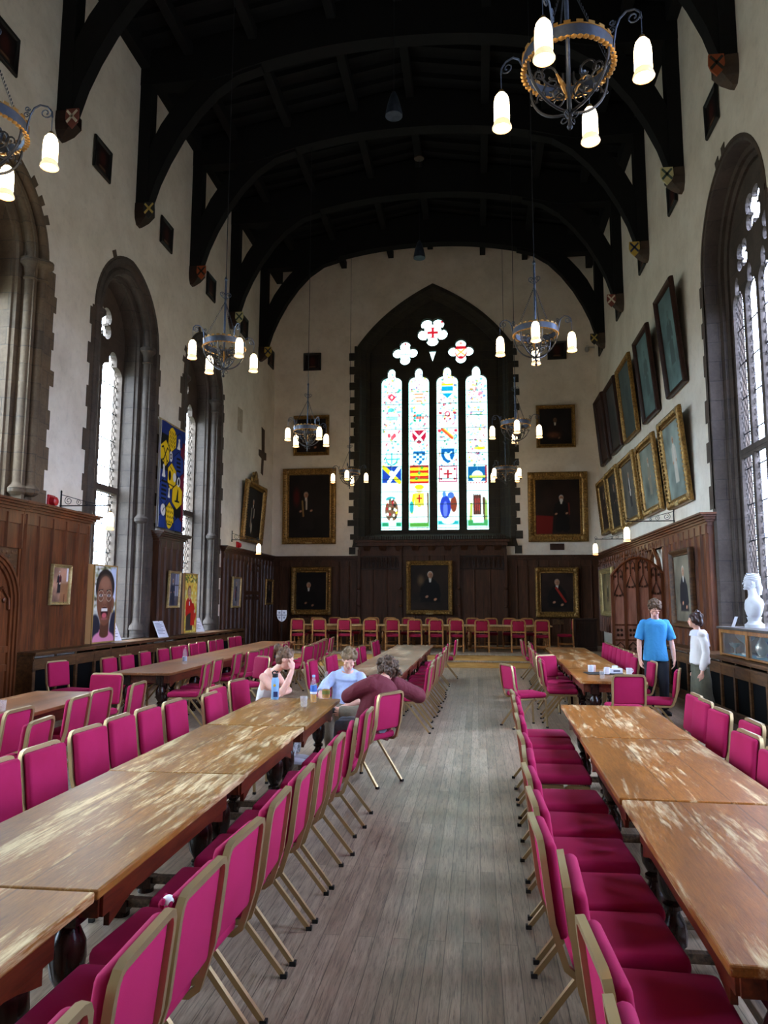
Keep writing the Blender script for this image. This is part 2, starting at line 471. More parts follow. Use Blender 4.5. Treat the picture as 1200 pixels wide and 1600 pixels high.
def quoins(b, A, o, fn, rng, wide=(.06, .26), zlo=3.4, step=(.28, .46), th=.012, arch=True, band=.0):
    for s in (-1, 1):
        if band:
            x0, x1 = A.c+s*(A.w+o-.05), A.c+s*(A.w+o+band)
            b.hexa([fn(x0, zlo, .04), fn(x1, zlo, .04), fn(x1, zlo, -th*.8), fn(x0, zlo, -th*.8)], [fn(x0, A.zs, .04), fn(x1, A.zs, .04), fn(x1, A.zs, -th*.8), fn(x0, A.zs, -th*.8)])
        z = zlo; big = rng.random() < .5
        while z < A.zs-.1:
            h = rng.uniform(*step); w = rng.uniform(.6, 1)*wide[1] if big else rng.uniform(0, 1)*wide[0]
            big = not big
            x0 = A.c+s*(A.w+o-.05); x1 = A.c+s*(A.w+o+w)
            b.hexa([fn(x0, z, .04), fn(x1, z, .04), fn(x1, z, -th), fn(x0, z, -th)], [fn(x0, z+h-.01, .04), fn(x1, z+h-.01, .04), fn(x1, z+h-.01, -th), fn(x0, z+h-.01, -th)])
            z += h
    if arch:
        P = A.path(o-.03, 16)[1:-1]; Q0 = A.path(o+.02, 16)[1:-1]
        for j in range(0, len(P)-1):
            e = rng.choice((.0, .0, .0, .13)) if j % 2 == 0 else 0
            Q = A.path(o+.03+e, 16)[1:-1]
            low = [fn(*P[j], .04), fn(*P[j+1], .04), fn(*P[j+1], -th), fn(*P[j], -th)]
            hi = [fn(*Q[j], .04), fn(*Q[j+1], .04), fn(*Q[j+1], -th), fn(*Q[j], -th)]
            b.hexa(low, hi)

def foil(c, z, r, n, rr, rot=0, seg=9):
    """cusped n-foil outline"""
    pts = []
    for k in range(n):
        a = rot+2*PI*k/n; cx, cz = c+r*math.cos(a), z+r*math.sin(a)
        half = PI/2+PI/n*.62
        for i in range(seg+1):
            t = a-half+2*half*i/seg; pts.append((cx+rr*math.cos(t), cz+rr*math.sin(t)))
    return pts

def light_outline(c, w, z0, zs, zt, n=6):
    """window light: straight sides, shouldered cusped head with a small ogee tip"""
    L = [(c-w, z0), (c-w, zs)]
    for i in range(1, n+1):
        t = PI/2*i/n; L.append((c-w+w*.62*(1-math.cos(t)), zs+(zt-zs)*.42*math.sin(t)))
    for i in range(n+1):
        t = PI*.16+(PI*.34)*i/n
        L.append((c-w*.38*math.cos(t)/math.cos(PI*.16), zs+(zt-zs)*(.46+.54*math.sin(t))))
    R = [(2*c-a, z) for a, z in reversed(L)]
    if abs(L[-1][0]-c) < 1e-4: R = R[1:]
    return L+R

def circle(c, z, r, n=24): return [(c+r*math.cos(2*PI*k/n), z+r*math.sin(2*PI*k/n)) for k in range(n)]

def side_window(name, A, fn, prof, depth, stone_m, head_m, pane, nl, shafts, seed, band, quoin_lo=3.4, transoms=(4.2,), td=.12):
    rng = random.Random(seed)
    root = tag(empty(name, (0, 0, 0)), kind='structure')
    b = MB(); sweep(b, A, prof, fn); b.build('stone_reveal', stone_m, root, True, angle=25)
    b = MB(); quoins(b, A, prof[-1][0], fn, rng, (band, band+.14), quoin_lo, band=band); b.build('quoin_edge', M['stone_warm'] if band > .2 else M['stone_brown'], root)
    for s, o, d in shafts:
        sh = MB(); x = A.c+s*(A.w+o); p = fn(x, 0, d)
        sh.lathe([(r, max(z, 3.3 if band > .2 else 0)) for r, z in [(.15, ZS), (.15, ZS+.16), (.175, ZS+.17), (.165, ZS+.25), (.10, ZS+.32), (.085, ZS+.4), (.085, 3.5), (.15, 3.55), (.155, 3.62), (.1, 3.68), (.085, 3.72), (.085, A.zs-.34), (.12, A.zs-.31), (.09, A.zs-.25), (.11, A.zs-.12), (.18, A.zs-.05), (.18, A.zs+.03), (.1, A.zs+.06)] if band <= .2 or z > 3.4], 14, (p[0], p[1], 0))
        arc = [fn(a, z, d) for a, z in A.path(o, 14)[1:-1]]
        half = arc[:len(arc)//2+1] if s < 0 else arc[len(arc)//2:]
        sh.tube(half, .085, 10)
        sh.build('shaft', stone_m, root, True)
    # tracery plate with the lights cut out
    w = A.w; pit = 2*w/nl; lw = pit/2-.06
    outer = [(a, z) for a, z in A.path(.02, 12)]
    holes = []; gl = MB()
    for k in range(nl):
        c = A.c-w+pit*(k+.5)
        lo = ZS+.12
        for tz in tuple(transoms)+(None,):
            if tz is None: holes.append(light_outline(c, lw, lo, A.zs-.75, A.zs-.25))
            else:
                holes.append([(c-lw, lo), (c-lw, tz-.07), (c+lw, tz-.07), (c+lw, lo)]); lo = tz+.07
    if nl == 2:
        holes.append(foil(A.c, A.zs+.28, .22, 4, .19, PI/4))
    else:
        holes.append(foil(A.c, A.zs+.56, .2, 4, .17, PI/4)); holes.append(foil(A.c-.58, A.zs+.02, .15, 4, .13, PI/4)); holes.append(foil(A.c+.58, A.zs+.02, .15, 4, .13, PI/4))
    b = MB(); b.plate([outer]+holes, depth-td, depth+.02, fn); b.build('tracery', head_m, root)
    b = MB(); pth = A.path(-.01, 12); b.plate([pth], depth-.02, depth-.012, fn); b.build('leaded_glazing', pane, root)
    b = MB()
    z = ZS+.6
    while z < A.zs-.4:
        b.tube([fn(A.c-w, z, depth+.01), fn(A.c+w, z, depth+.01)], .012, 6); z += .62
    b.build('saddle_bars', M['iron_dark'], root)
    return root

profL = [(0, .72), (0, .34), (.03, .32), (.03, .26), (.12, .24), (.12, .02), (.2, .02), (.25, .06), (.3, 0.02), (.32, -.03), (.42, -.03), (.44, 0), (.44, .05)]
for i, A in enumerate(LW):
    near = i < 3
    side_window('window_%d' % (i+1), A, fl, profL, .72, M['stone_warm'] if near else M['stone_grey'], M['stone_brown'], M['pane'], 2,
                ((-1, .16, .12), (1, .16, .12), ) if not near else ((-1, .16, .12), (1, .16, .12), (1, .3, 0.0)), 10+i, .24 if near else .1, 1.0)
profR = [(0, .45), (.08, .42), (.08, .36), (.16, .33), (.16, .27), (.24, .25), (.26, .02), (.32, 0), (.34, -.012), (.34, .05)]
for i, A in enumerate(RW):
    side_window('window_%d' % (i+6), A, fr, profR, .45, M['stone_grey'], M['stone_grey'], M['pane_r'], 4, (), 40+i, .06, 3.45, (4.35,), .07)

for A in LW: portal((XL-.80, A.c, 4.95), (0, -PI/2, 0), 8.2, 2.3)
for A in RW: portal((XR+.55, A.c, 5.1), (0, PI/2, 0), 8.4, 2.7)
portal((EW2.c, YE+.85, 8.4), (-PI/2, 0, 0), 4.9, 9.0)
b = MB(); b.box(XL-1, XR+1, Y0-.2, Y0, 0, 16); tag(b.build('wall_back', M['plaster']), kind='structure')
# ------------------------------------------------------- painted flat things
class Paint:
    """flat artwork as colours on a fine grid; x to the right, y up, in metres"""
    def __init__(s, w, h, cell, bg):
        s.w, s.h = w, h; s.nx = max(4, int(w/cell)); s.ny = max(4, int(h/cell))
        s.X, s.Y = np.meshgrid(np.linspace(0, w, s.nx+1), np.linspace(0, h, s.ny+1))
        s.c = np.zeros(s.X.shape+(3,)); s.c[:] = bg; s.cell = max(w/s.nx, h/s.ny)
    def put(s, d, col, soft=None, a=1.0):
        soft = s.cell*.9 if soft is None else soft
        k = np.clip(.5-d/soft, 0, 1)*a
        s.c = s.c*(1-k[..., None])+np.array(col, float)*k[..., None]; return s
    def ell(s, x, y, rx, ry, col, soft=None, a=1.0, rot=0):
        c, n = math.cos(rot), math.sin(rot); u = (s.X-x)*c+(s.Y-y)*n; v = -(s.X-x)*n+(s.Y-y)*c
        return s.put((np.sqrt((u/rx)**2+(v/ry)**2)-1)*min(rx, ry), col, soft, a)
    def ring(s, x, y, r, t, col, soft=None):
        return s.put(np.abs(np.hypot(s.X-x, s.Y-y)-r)-t, col, soft)
    def box(s, x0, x1, y0, y1, col, soft=None, a=1.0):
        return s.put(np.maximum(np.maximum(x0-s.X, s.X-x1), np.maximum(y0-s.Y, s.Y-y1)), col, soft, a)
    def cap(s, x0, y0, x1, y1, r0, col, r1=None, soft=None, a=1.0):
        r1 = r0 if r1 is None else r1
        dx, dy = x1-x0, y1-y0; L = dx*dx+dy*dy+1e-12
        t = np.clip(((s.X-x0)*dx+(s.Y-y0)*dy)/L, 0, 1)
        return s.put(np.hypot(s.X-x0-t*dx, s.Y-y0-t*dy)-(r0+(r1-r0)*t), col, soft, a)
    def poly(s, pts, col, soft=None, a=1.0):
        """convex polygon"""
        n = len(pts); area = sum(pts[i][0]*pts[(i+1) % n][1]-pts[(i+1) % n][0]*pts[i][1] for i in range(n))
        d = np.full(s.X.shape, -1e9)
        for i in range(n):
            (x0, y0), (x1, y1) = pts[i], pts[(i+1) % n]; L = math.hypot(x1-x0, y1-y0) or 1
            e = ((s.X-x0)*(y1-y0)-(s.Y-y0)*(x1-x0))/L
            d = np.maximum(d, e if area > 0 else -e)
        return s.put(d, col, soft, a)
    def cloud(s, amp, size, seed=0):
        r = np.random.RandomState(seed); tot = np.zeros(s.X.shape)
        for o in range(3):
            gx, gy = int(s.w/size*2**o)+3, int(s.h/size*2**o)+3; g = r.rand(gy, gx)
            x = s.X/size*2**o; y = s.Y/size*2**o; i, j = x.astype(int), y.astype(int); u, v = x-i, y-j
            u, v = u*u*(3-2*u), v*v*(3-2*v)
            tot += ((g[j, i]*(1-u)+g[j, i+1]*u)*(1-v)+(g[j+1, i]*(1-u)+g[j+1, i+1]*u)*v-.5)/2**o
        s.c = np.clip(s.c*(1+amp*tot[..., None]), 0, 255); return s
    def mesh(s, name, mat, parent, fn, back=None):
        """fn(x, y) gives the point"""
        me = bpy.data.meshes.new(name)
        X, Y = s.X.ravel(), s.Y.ravel()
        vs = [fn(float(a), float(b)) for a, b in zip(X, Y)]
        n = s.nx+1
        fs = [(j*n+i, j*n+i+1, (j+1)*n+i+1, (j+1)*n+i) for j in range(s.ny) for i in range(s.nx)]
        me.from_pydata(vs, [], fs); me.materials.append(mat)
        at = me.color_attributes.new('art', 'FLOAT_COLOR', 'POINT')
        c = np.clip(s.c.reshape(-1, 3)/255, 0, 1)
        l = np.where(c <= .04045, c/12.92, ((c+.055)/1.055)**2.4)
        at.data.foreach_set('color', np.hstack([l, np.ones((len(l), 1))]).astype(np.float32).ravel())
        o = bpy.data.objects.new(name, me); C.objects.link(o)
        if parent is not None: o.parent = parent
        return o

# ------------------------------------------------------------- great window
root = tag(empty('window_9'), kind='structure')
b = MB(); sweep(b, EW2, [(0, .6), (.03, .5), (.08, .5), (.1, .42), (.22, .3), (.24, .22), (.36, .1), (.38, .02), (.42, -.02), (.58, -.02), (.6, .05)], fe, 20)
b.hexa([fe(EW2.c-2.9, 3.7, -.02), fe(EW2.c+2.9, 3.7, -.02), fe(EW2.c+2.3, 3.7, .7), fe(EW2.c-2.3, 3.7, .7)], [fe(EW2.c-2.83, 3.97, -.02), fe(EW2.c+2.83, 3.97, -.02), fe(EW2.c+2.25, 4.28, .62), fe(EW2.c-2.25, 4.28, .62)])
b.build('stone_reveal', M['stone_dark'], root)
b = MB(); quoins(b, EW2, .58, fe, random.Random(3), (.05, .24), 3.45, (.2, .3), .014, False); b.build('quoin_edge', M['stone_dark'], root)
lights = [(-3.035, .385), (-2.03, .38), (-.99, .39), (.065, .385)]
GD = .60
holes = [light_outline(c, w, 4.34, 9.78, 10.36) for c, w in lights]
holes += [foil(-1.51, 11.70, .34, 5, .235, PI/2+PI/5), foil(-2.53, 10.92, .27, 4, .20, 0), foil(-.48, 10.91, .27, 4, .20, 0), [(-1.65, 10.98), (-1.37, 10.98), (-1.51, 10.55)], circle(-2.55, 11.62, .03, 8), circle(-.42, 11.72, .03, 8)]
b = MB(); b.plate([EW2.path(.03, 16)]+holes, GD-.12, GD+.1, fe); b.build('tracery', M['stone_dark'], root)

def shield(p, x, y, w, h, col, edge=None):
    if edge:
        p.box(x-w-.02, x+w+.02, y, y+h+.02, edge); p.ell(x, y, w+.02, h+.02, edge)
    p.box(x-w, x+w, y, y+h, col); p.poly([(x-w, y+.01), (x+w, y+.01), (x+w*.7, y-h*.55), (x, y-h), (x-w*.7, y-h*.55)], col)

RED, BLU, GRN, YEL, TEA, PUR, BRN, LED = (150, 14, 24), (24, 44, 118), (24, 104, 70), (206, 168, 24), (30, 120, 124), (74, 40, 120), (92, 44, 22), (10, 16, 18)
PALE = [(140, 26, 48), (36, 116, 104), (44, 74, 150), (170, 124, 24), (64, 130, 112), (168, 74, 88)]
def light_art(k, w):
    h = 6.1; p = Paint(2*w, h, .019, (250, 255, 254)); x = w; r = random.Random(60+k)
    for i in range(150):
        a, z = r.uniform(.05, 2*w-.05), r.uniform(1.9, 5.9); p.ell(a, z, r.uniform(.02, .06), r.uniform(.015, .06), r.choice(PALE), .02, .7, r.uniform(0, 3))
    for i in range(30):
        a, z = r.uniform(.05, 2*w-.05), r.uniform(2.0, 5.8); p.ell(a, z, r.uniform(.01, .04), r.uniform(.02, .04), r.choice((RED, TEA, RED, GRN, YEL, (60, 30, 40))), .02, .9)
    L = lambda z: z-4.34
    if k == 0:
        p.poly([(x-.16, L(9.3)), (x, L(9.45)), (x+.16, L(9.3)), (x, L(9.12))], (200, 40, 56)); p.ell(x, L(9.3), .04, .05, (255, 255, 255))
        p.box(x-.22, x+.22, L(8.44), L(8.56), (120, 200, 176), None, .8); p.ell(x-.02, L(8.82), .13, .08, TEA, .03, .8)
        for dx in (-.1, .02, .1): p.ell(x+dx, L(7.76+abs(dx)), .06, .09, (220, 60, 70))
        shield(p, x, L(6.98), .2, .22, (216, 240, 234), TEA); p.box(x-.2, x+.2, L(6.96), L(7.0), TEA); p.box(x-.02, x+.02, L(6.8), L(7.2), TEA)
        p.box(.03, 2*w-.03, L(6.1), L(6.72), BLU); p.cap(.08, L(6.7), 2*w-.1, L(6.12), .07, YEL); p.cap(2*w-.1, L(6.68), x-.1, L(6.15), .06, (245, 250, 255)); p.ell(x, L(6.45), .09, .1, (230, 240, 255))
        p.ell(x-.02, L(5.5), .19, .1, TEA); p.ell(x+.0, L(5.1), .24, .42, (100, 60, 44))
        for q in range(26): p.ell(x+r.uniform(-.2, .2), L(r.uniform(4.75, 5.5)), .035, .05, r.choice((RED, (245, 240, 235), (20, 18, 16), YEL, (226, 210, 190))))
        p.box(0, 2*w, L(4.5), L(4.66), GRN, .06); p.box(x-.1, x+.16, L(4.52), L(4.72), (245, 250, 246), .05)
    if k == 1:
        shield(p, x, L(9.28), .17, .18, (250, 240, 230))
        for q in range(3): p.box(x-.17+.03*q, x+.17-.03*q, L(9.36-.13*q), L(9.42-.13*q), (214, 96, 56))
        for q in range(14): p.box(x-.2+.1*(q % 4), x-.11+.1*(q % 4), L(8.36+.1*(q//4)), L(8.44+.1*(q//4)), r.choice((TEA, (200, 60, 50), GRN, (240, 240, 230))))
        shield(p, x, L(7.78), .25, .26, (152, 16, 40), (240, 220, 200)); p.cap(x-.2, L(7.98), x+.14, L(7.6), .035, (250, 250, 250)); p.cap(x+.2, L(7.98), x-.14, L(7.6), .035, (250, 250, 250))
        shield(p, x, L(7.0), .22, .26, (16, 70, 120), (230, 240, 240))
        for q in range(16):
            if (q//4+q) % 2: p.box(x-.2+.1*(q % 4), x-.1+.1*(q % 4), L(6.82+.09*(q//4)), L(6.91+.09*(q//4)), (220, 240, 240))
        p.box(.02, 2*w-.02, L(6.06), L(6.74), (170, 26, 20))
        for q in range(3): p.cap(.1, L(6.2+.2*q), 2*w-.1, L(6.2+.2*q), .055, (222, 178, 30)); p.ell(x-.1+.1*q, L(6.25+.2*q), .05, .06, (60, 120, 40))
        p.ell(x, L(5.86), .13, .14, (236, 190, 130)); p.ell(x, L(5.94), .17, .09, YEL)
        p.box(x-.17, x+.17, L(5.2), L(5.72), (214, 176, 52), .03); p.box(x-.025, x+.025, L(5.36), L(5.66), RED); p.box(x-.1, x+.1, L(5.5), L(5.55), RED)
        p.cap(x-.11, L(5.2), x-.12, L(4.62), .06, (238, 236, 214)); p.cap(x+.1, L(5.2), x+.13, L(4.62), .06, (238, 236, 214)); p.cap(x-.2, L(5.65), x-.27, L(5.0), .05, YEL)
        p.cap(2*w-.07, L(5.7), 2*w-.05, L(4.6), .035, BRN); p.ell(.1, L(5.2), .08, .22, TEA); p.box(0, 2*w, L(4.48), L(4.64), (64, 110, 40), .05)
    if k == 2:
        shield(p, x, L(9.5), .21, .24, (244, 250, 250)); p.box(x-.22, x+.22, L(9.68), L(9.76), YEL); p.box(x-.21, x+.21, L(9.5), L(9.66), (10, 110, 140)); p.poly([(x-.2, L(9.4)), (x+.2, L(9.4)), (x, L(9.2))], (10, 110, 140))
        p.ring(x, L(8.62), .08, .025, (180, 24, 50))
        for s in (-1, 1): p.ell(x+s*.26, L(8.66), .07, .05, (150, 40, 50)); p.ell(x+s*.1, L(8.44), .04, .04, RED)
        p.cap(x-.2, L(8.05), x+.16, L(7.72), .05, (196, 60, 30)); p.cap(x-.12, L(8.06), x+.2, L(7.78), .02, YEL)
        for s in (-1, 1): p.ell(x+s*.3, L(8.0), .07, .06, (190, 40, 60))
        shield(p, x, L(7.06), .24, .28, (12, 66, 118), (230, 240, 240)); p.ell(x-.02, L(7.06), .08, .16, (235, 245, 245), None, 1, .5); p.cap(x, L(7.1), x+.13, L(7.2), .025, (235, 245, 245)); p.cap(x, L(7.0), x+.12, L(6.9), .025, (235, 245, 245))
        p.box(.06, 2*w-.06, L(6.1), L(6.7), (150, 24, 60)); p.box(.1, 2*w-.1, L(6.14), L(6.66), (246, 248, 248)); p.box(x-.04, x+.04, L(6.24), L(6.56), RED); p.box(x-.16, x+.16, L(6.37), L(6.44), RED)
        for s in (-1, 1):
            for q in (-1, 1): p.ell(x+s*.24, L(6.4)+q*.18, .04, .05, RED)
        p.ell(x-.1, L(5.2), .2, .42, (34, 44, 128)); p.ell(x-.14, L(5.66), .07, .1, (70, 100, 190)); p.ell(x+.2, L(5.3), .12, .3, (110, 40, 26)); p.ell(x+.1, L(5.62), .12, .12, (60, 80, 140)); p.ell(x-.1, L(5.1), .08, .3, (80, 86, 190))
        p.box(0, 2*w, L(4.56), L(4.7), TEA, .05); p.ell(x, L(4.68), .22, .1, (250, 252, 252))
    if k == 3:
        p.box(x-.13, x-.02, L(9.42), L(9.6), (190, 60, 70)); p.box(x-.1, x-.05, L(9.46), L(9.6), (250, 255, 255)); p.ell(x+.15, L(9.36), .1, .07, (150, 60, 80), .04, .8)
        for q in range(3): p.box(x-.24, x+.24, L(8.56+.09*q), L(8.59+.09*q), PALE[q+1], None, .9); p.box(x-.2, x+.2, L(7.7+.09*q), L(7.73+.09*q), (140, 190, 180), None, .9)
        p.ell(x+.1, L(7.32), .2, .06, YEL, .04); p.cap(x-.24, L(7.16), x+.26, L(6.84), .02, (200, 110, 120)); p.cap(x-.16, L(7.18), x+.28, L(6.92), .015, (110, 110, 120))
        p.box(.05, 2*w-.05, L(6.12), L(6.66), (16, 66, 108)); p.ell(x, L(6.3), .2, .2, (226, 244, 240)); p.box(.1, 2*w-.1, L(6.24), L(6.33), (168, 176, 60))
        for q in range(8): p.ell(.05+.1*q, L(6.06), .03, .03, RED); p.ell(2*w-.07, L(6.1+.08*q), .035, .04, RED)
        p.box(x-.16, x+.12, L(4.9), L(5.62), (96, 40, 30)); p.box(x-.12, x+.08, L(5.05), L(5.5), (150, 40, 34))
        for q in range(4): p.box(x-.14+.07*q, x-.11+.07*q, L(4.9), L(5.66), (30, 22, 24))
        p.cap(x+.24, L(4.7), x+.22, L(5.5), .05, (60, 34, 20)); p.cap(x-.26, L(4.6), x-.22, L(5.3), .05, (150, 140, 60)); p.ell(x+.3, L(5.0), .05, .5, (120, 130, 60))
        p.box(0, 2*w, L(4.5), L(4.72), (50, 110, 60), .06); p.box(x-.16, x+.2, L(4.62), L(4.9), (250, 252, 250), .05)
    p.box(0, 2*w, -.1, .1, (236, 250, 244)); p.box(0, 2*w, .1, .12, LED)
    for q in range(4): p.box(.12+.18*q, .126+.18*q, 0, .1, LED)
    z = .5
    while z < 5.6: p.box(0, 2*w, z-.012, z+.012, (24, 34, 36)); z += .465
    for s in (.02, 2*w-.02): p.box(s-.02, s+.02, 0, h, (160, 226, 206), .03, .7)
    p.box(x-.004, x+.004, 1.9, 5.6, (110, 140, 140), None, .7)
    return p
for k, (c, w) in enumerate(lights):
    light_art(k, w).mesh('stained_glass', M['glass_art'], root, lambda a, z, c=c, w=w: fe(c-w+a, 4.32+z, GD+.04))
def rose(c, z, r, kind):
    p = Paint(2*r, 2*r, .02, (250, 255, 254))
    if kind == 0: p.box(r-.045, r+.045, r-.2, r+.2, RED); p.box(r-.2, r+.2, r-.05, r+.05, RED); p.box(r-.12, r+.12, r-.2, r-.17, RED); p.box(r-.12, r+.12, r+.17, r+.2, RED); p.ell(r+.35, r+.4, .06, .04, RED)
    if kind == 1: shield(p, r, r, .2, .26, (232, 244, 240), (150, 200, 190)); p.box(r-.2, r+.2, r-.02, r+.01, (120, 170, 160)); p.box(r-.012, r+.012, r-.24, r+.24, (120, 170, 160)); p.ell(r, r+.38, .03, .05, RED)
    if kind == 2:
        shield(p, r, r+.0, .2, .22, (244, 226, 210), RED); p.box(r-.2, r+.2, r+.12, r+.22, RED); p.cap(r-.12, r-.1, r+.12, r+.1, .03, (214, 120, 60)); p.cap(r+.12, r-.1, r-.12, r+.1, .03, (214, 120, 60)); p.ell(r, r-.2, .1, .06, RED); p.ell(r, r+.34, .06, .05, (220, 100, 90))
    for q in (-1, 1): p.box(r+q*.24-.006, r+q*.24+.006, 0, 2*r, (120, 180, 170), None, .6)
    p.mesh('stained_glass', M['glass_art'], root, lambda a, b: fe(c-r+a, z-r+b, GD+.04))
rose(-1.51, 11.70, .62, 0); rose(-2.53, 10.92, .52, 1); rose(-.48, 10.91, .52, 2); rose(-1.51, 10.8, .26, 3); rose(-2.55, 11.62, .06, 3); rose(-.42, 11.72, .06, 3)
# the wall behind the tracery edge
b = MB(); b.plate([[(XL, 3), (XR, 3), (XR, 15), (XL, 15)], EW2.path(.05, 16)], GD+.05, GD+.1, fe); tag(b.build('wall_end_outer', M['stone_dark']), kind='structure')

# ---------------------------------------------------------------------- roof
def roof_z(x): return 14.02+1.0*(1-abs(x-XC)/(XR-XC))
b = MB()
ny = 3
for s in (-1, 1):
    e = XC+s*(XR-XC+.6)
    lo = [(e, Y0, roof_z(e)), (XC, Y0, roof_z(XC)), (XC, YE+1.2, roof_z(XC)), (e, YE+1.2, roof_z(e))]
    b.hexa(lo, [(x, y, z+.12) for x, y, z in lo])
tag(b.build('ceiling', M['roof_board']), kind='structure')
b = MB(); y = Y0+.2
while y < YE:
    for s in (-1, 1):
        e = XC+s*(XR-XC); h = .13
        b.hexa([(e, y, roof_z(e)-h), (XC, y, roof_z(XC)-h), (XC, y+.14, roof_z(XC)-h), (e, y+.14, roof_z(e)-h)], [(e, y, roof_z(e)), (XC, y, roof_z(XC)), (XC, y+.14, roof_z(XC)), (e, y+.14, roof_z(e))])
    y += .52
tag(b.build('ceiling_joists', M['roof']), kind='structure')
TY = [11.5+3.08*k for k in range(-4, 5)]
def purlin(x):
    b = MB(); z = roof_z(x)-.13; b.box(x-.1, x+.1, Y0, YE+.02, z-.26, z)
    return tag(b.build('ceiling_purlin', M['roof'], bevel=.01), kind='structure')
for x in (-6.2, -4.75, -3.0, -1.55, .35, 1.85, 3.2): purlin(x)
b = MB()
for x0, x1 in ((XL-.05, XL+.22), (XR-.22, XR+.05)): b.box(x0, x1, Y0, YE, ZW, ZW+.45)
tag(b.build('ceiling_wall_plate', M['roof']), kind='structure')

low_brace = [(.27, 10.4), (.44, 10.95), (.66, 11.45), (.95, 11.98), (1.32, 12.5), (1.72, 12.93), (2.2, 13.26), (2.75, 13.42)]
top_brace = [(.16, 11.4), (.27, 11.78), (.5, 12.25), (.75, 12.62), (1.05, 12.98), (1.5, 13.4), (2.0, 13.75), (2.75, 14.0)]
SH = [((30, 30, 34), (196, 170, 90)), ((150, 70, 30), (40, 30, 24)), ((206, 200, 150), (70, 90, 80)), ((190, 160, 70), (40, 50, 80)), ((120, 60, 50), (220, 210, 190))]
for c0, c1 in SH: pass
shield_m = [(plain('shield_ground', a, .5), plain('shield_charge', c, .45)) for a, c in SH]
for k, y in enumerate(TY):
    root = tag(empty('ceiling_truss', (0, y, 0)), kind='structure')
    b = MB(); t = .17
    xs = [XL-.02+(XR-XL+.04)*i/28 for i in range(29)]
    bot = lambda x: 13.82-.62*abs((x-XC)/4.0)**2.2 if abs(x-XC) < 4 else 13.2
    pts = [(x, bot(x)) for x in xs]+[(x, roof_z(x)-.1) for x in reversed(xs)]
    low = [(x, -t, bot(x)) for x in xs]; rings = []
    for x in xs: rings.append([(x, -t, bot(x)), (x, t, bot(x)), (x, t, max(bot(x)+.3, roof_z(x)-.1)), (x, -t, max(bot(x)+.3, roof_z(x)-.1))])
    b.loft(rings); b.build('tie_beam', M['roof'], root)
    for s in (-1, 1):
        wx = XL if s < 0 else XR
        b = MB(); u = .15
        b.hexa([(wx, -u, 10.4), (wx-s*.26, -u, 10.4), (wx-s*.26, u, 10.4), (wx, u, 10.4)], [(wx, -u, 14.0), (wx-s*.26, -u, 14.0), (wx-s*.26, u, 14.0), (wx, u, 14.0)])
        b.build('wall_post', M['roof'], root)
        b = MB(); rings = []
        for (a, z), (c, z2) in zip(low_brace, top_brace): rings.append([(wx-s*a, -.13, z), (wx-s*a, .13, z), (wx-s*c, .13, z2), (wx-s*c, -.13, z2)])
        b.loft(rings); b.build('arched_brace', M['roof'], root)
        b = MB()
        b.loft([[(wx-s*d0, -w, z), (wx-s*d1, -w*.8, z), (wx-s*d1, w*.8, z), (wx-s*d0, w, z)] for z, d0, d1, w in ((10.42, 0, .32, .17), (10.22, 0, .32, .18), (10.08, 0, .2, .16), (9.96, 0, .07, .08))])
        b.build('corbel', M['panel_dark'] if s < 0 else M['stone_brown'], root)
        if k >= 3:
            b = MB(); x = wx-s*.36; q = 0
            out = [(-.13, .17), (.13, .17), (.14, 0), (.1, -.1), (0, -.2), (-.1, -.1), (-.14, 0)]
            b.plate([out], 0, .03, lambda a, z, d: (x-s*d*.6, -.16+a*.25-.02, 10.16+z) if False else (x+a*.9, -.22-d, 10.2+z))
            b.m = 1
            b.plate([[(-.12, .12), (-.09, .15), (.12, -.06), (.09, -.1)]], .03, .036, lambda a, z, d: (x+a*.9, -.22-d, 10.2+z)); b.plate([[(.12, .12), (.09, .15), (-.12, -.06), (-.09, -.1)]], .03, .036, lambda a, z, d: (x+a*.9, -.22-d, 10.2+z))
            b.box(x-.03, x+.03, -.22, -.1, 10.2, 10.24)
            b.build('shield', shield_m[(k+(2 if s > 0 else 0)) % 5], root)
# ----------------------------------------------------------------- panelling
XFL = Matrix.Translation((XL, 0, 0)) @ Matrix.Rotation(PI/2, 4, 'Z')      # x runs up the hall, -y into the room
XFR = Matrix.Translation((XR, 0, 0)) @ Matrix.Rotation(-PI/2, 4, 'Z')     # x runs towards the camera end
XFE = Matrix.Translation((0, YE, 0))

def cornice(b, x0, x1, z, d, h=.22, ret=True):
    for k, (a, o) in enumerate(((0, .02), (.3, .05), (.5, .09), (.68, .14), (.84, .18), (1.0, .18))):
        if k < 5:
            z0 = z-h+h*a; z1 = z-h+h*((.3, .5, .68, .84, 1.0)[k])
            b.box(x0-(o if ret else 0), x1+(o if ret else 0), -d-o, 0, z0, z1)

def stile(b, x, z0, z1, d, w=.04, o=.045):
    b.hexa([(x-w, -d+.005, z0), (x-w*.35, -d-o, z0), (x+w*.35, -d-o, z0), (x+w, -d+.005, z0)], [(x-w, -d+.005, z1), (x-w*.35, -d-o, z1), (x+w*.35, -d-o, z1), (x+w, -d+.005, z1)])

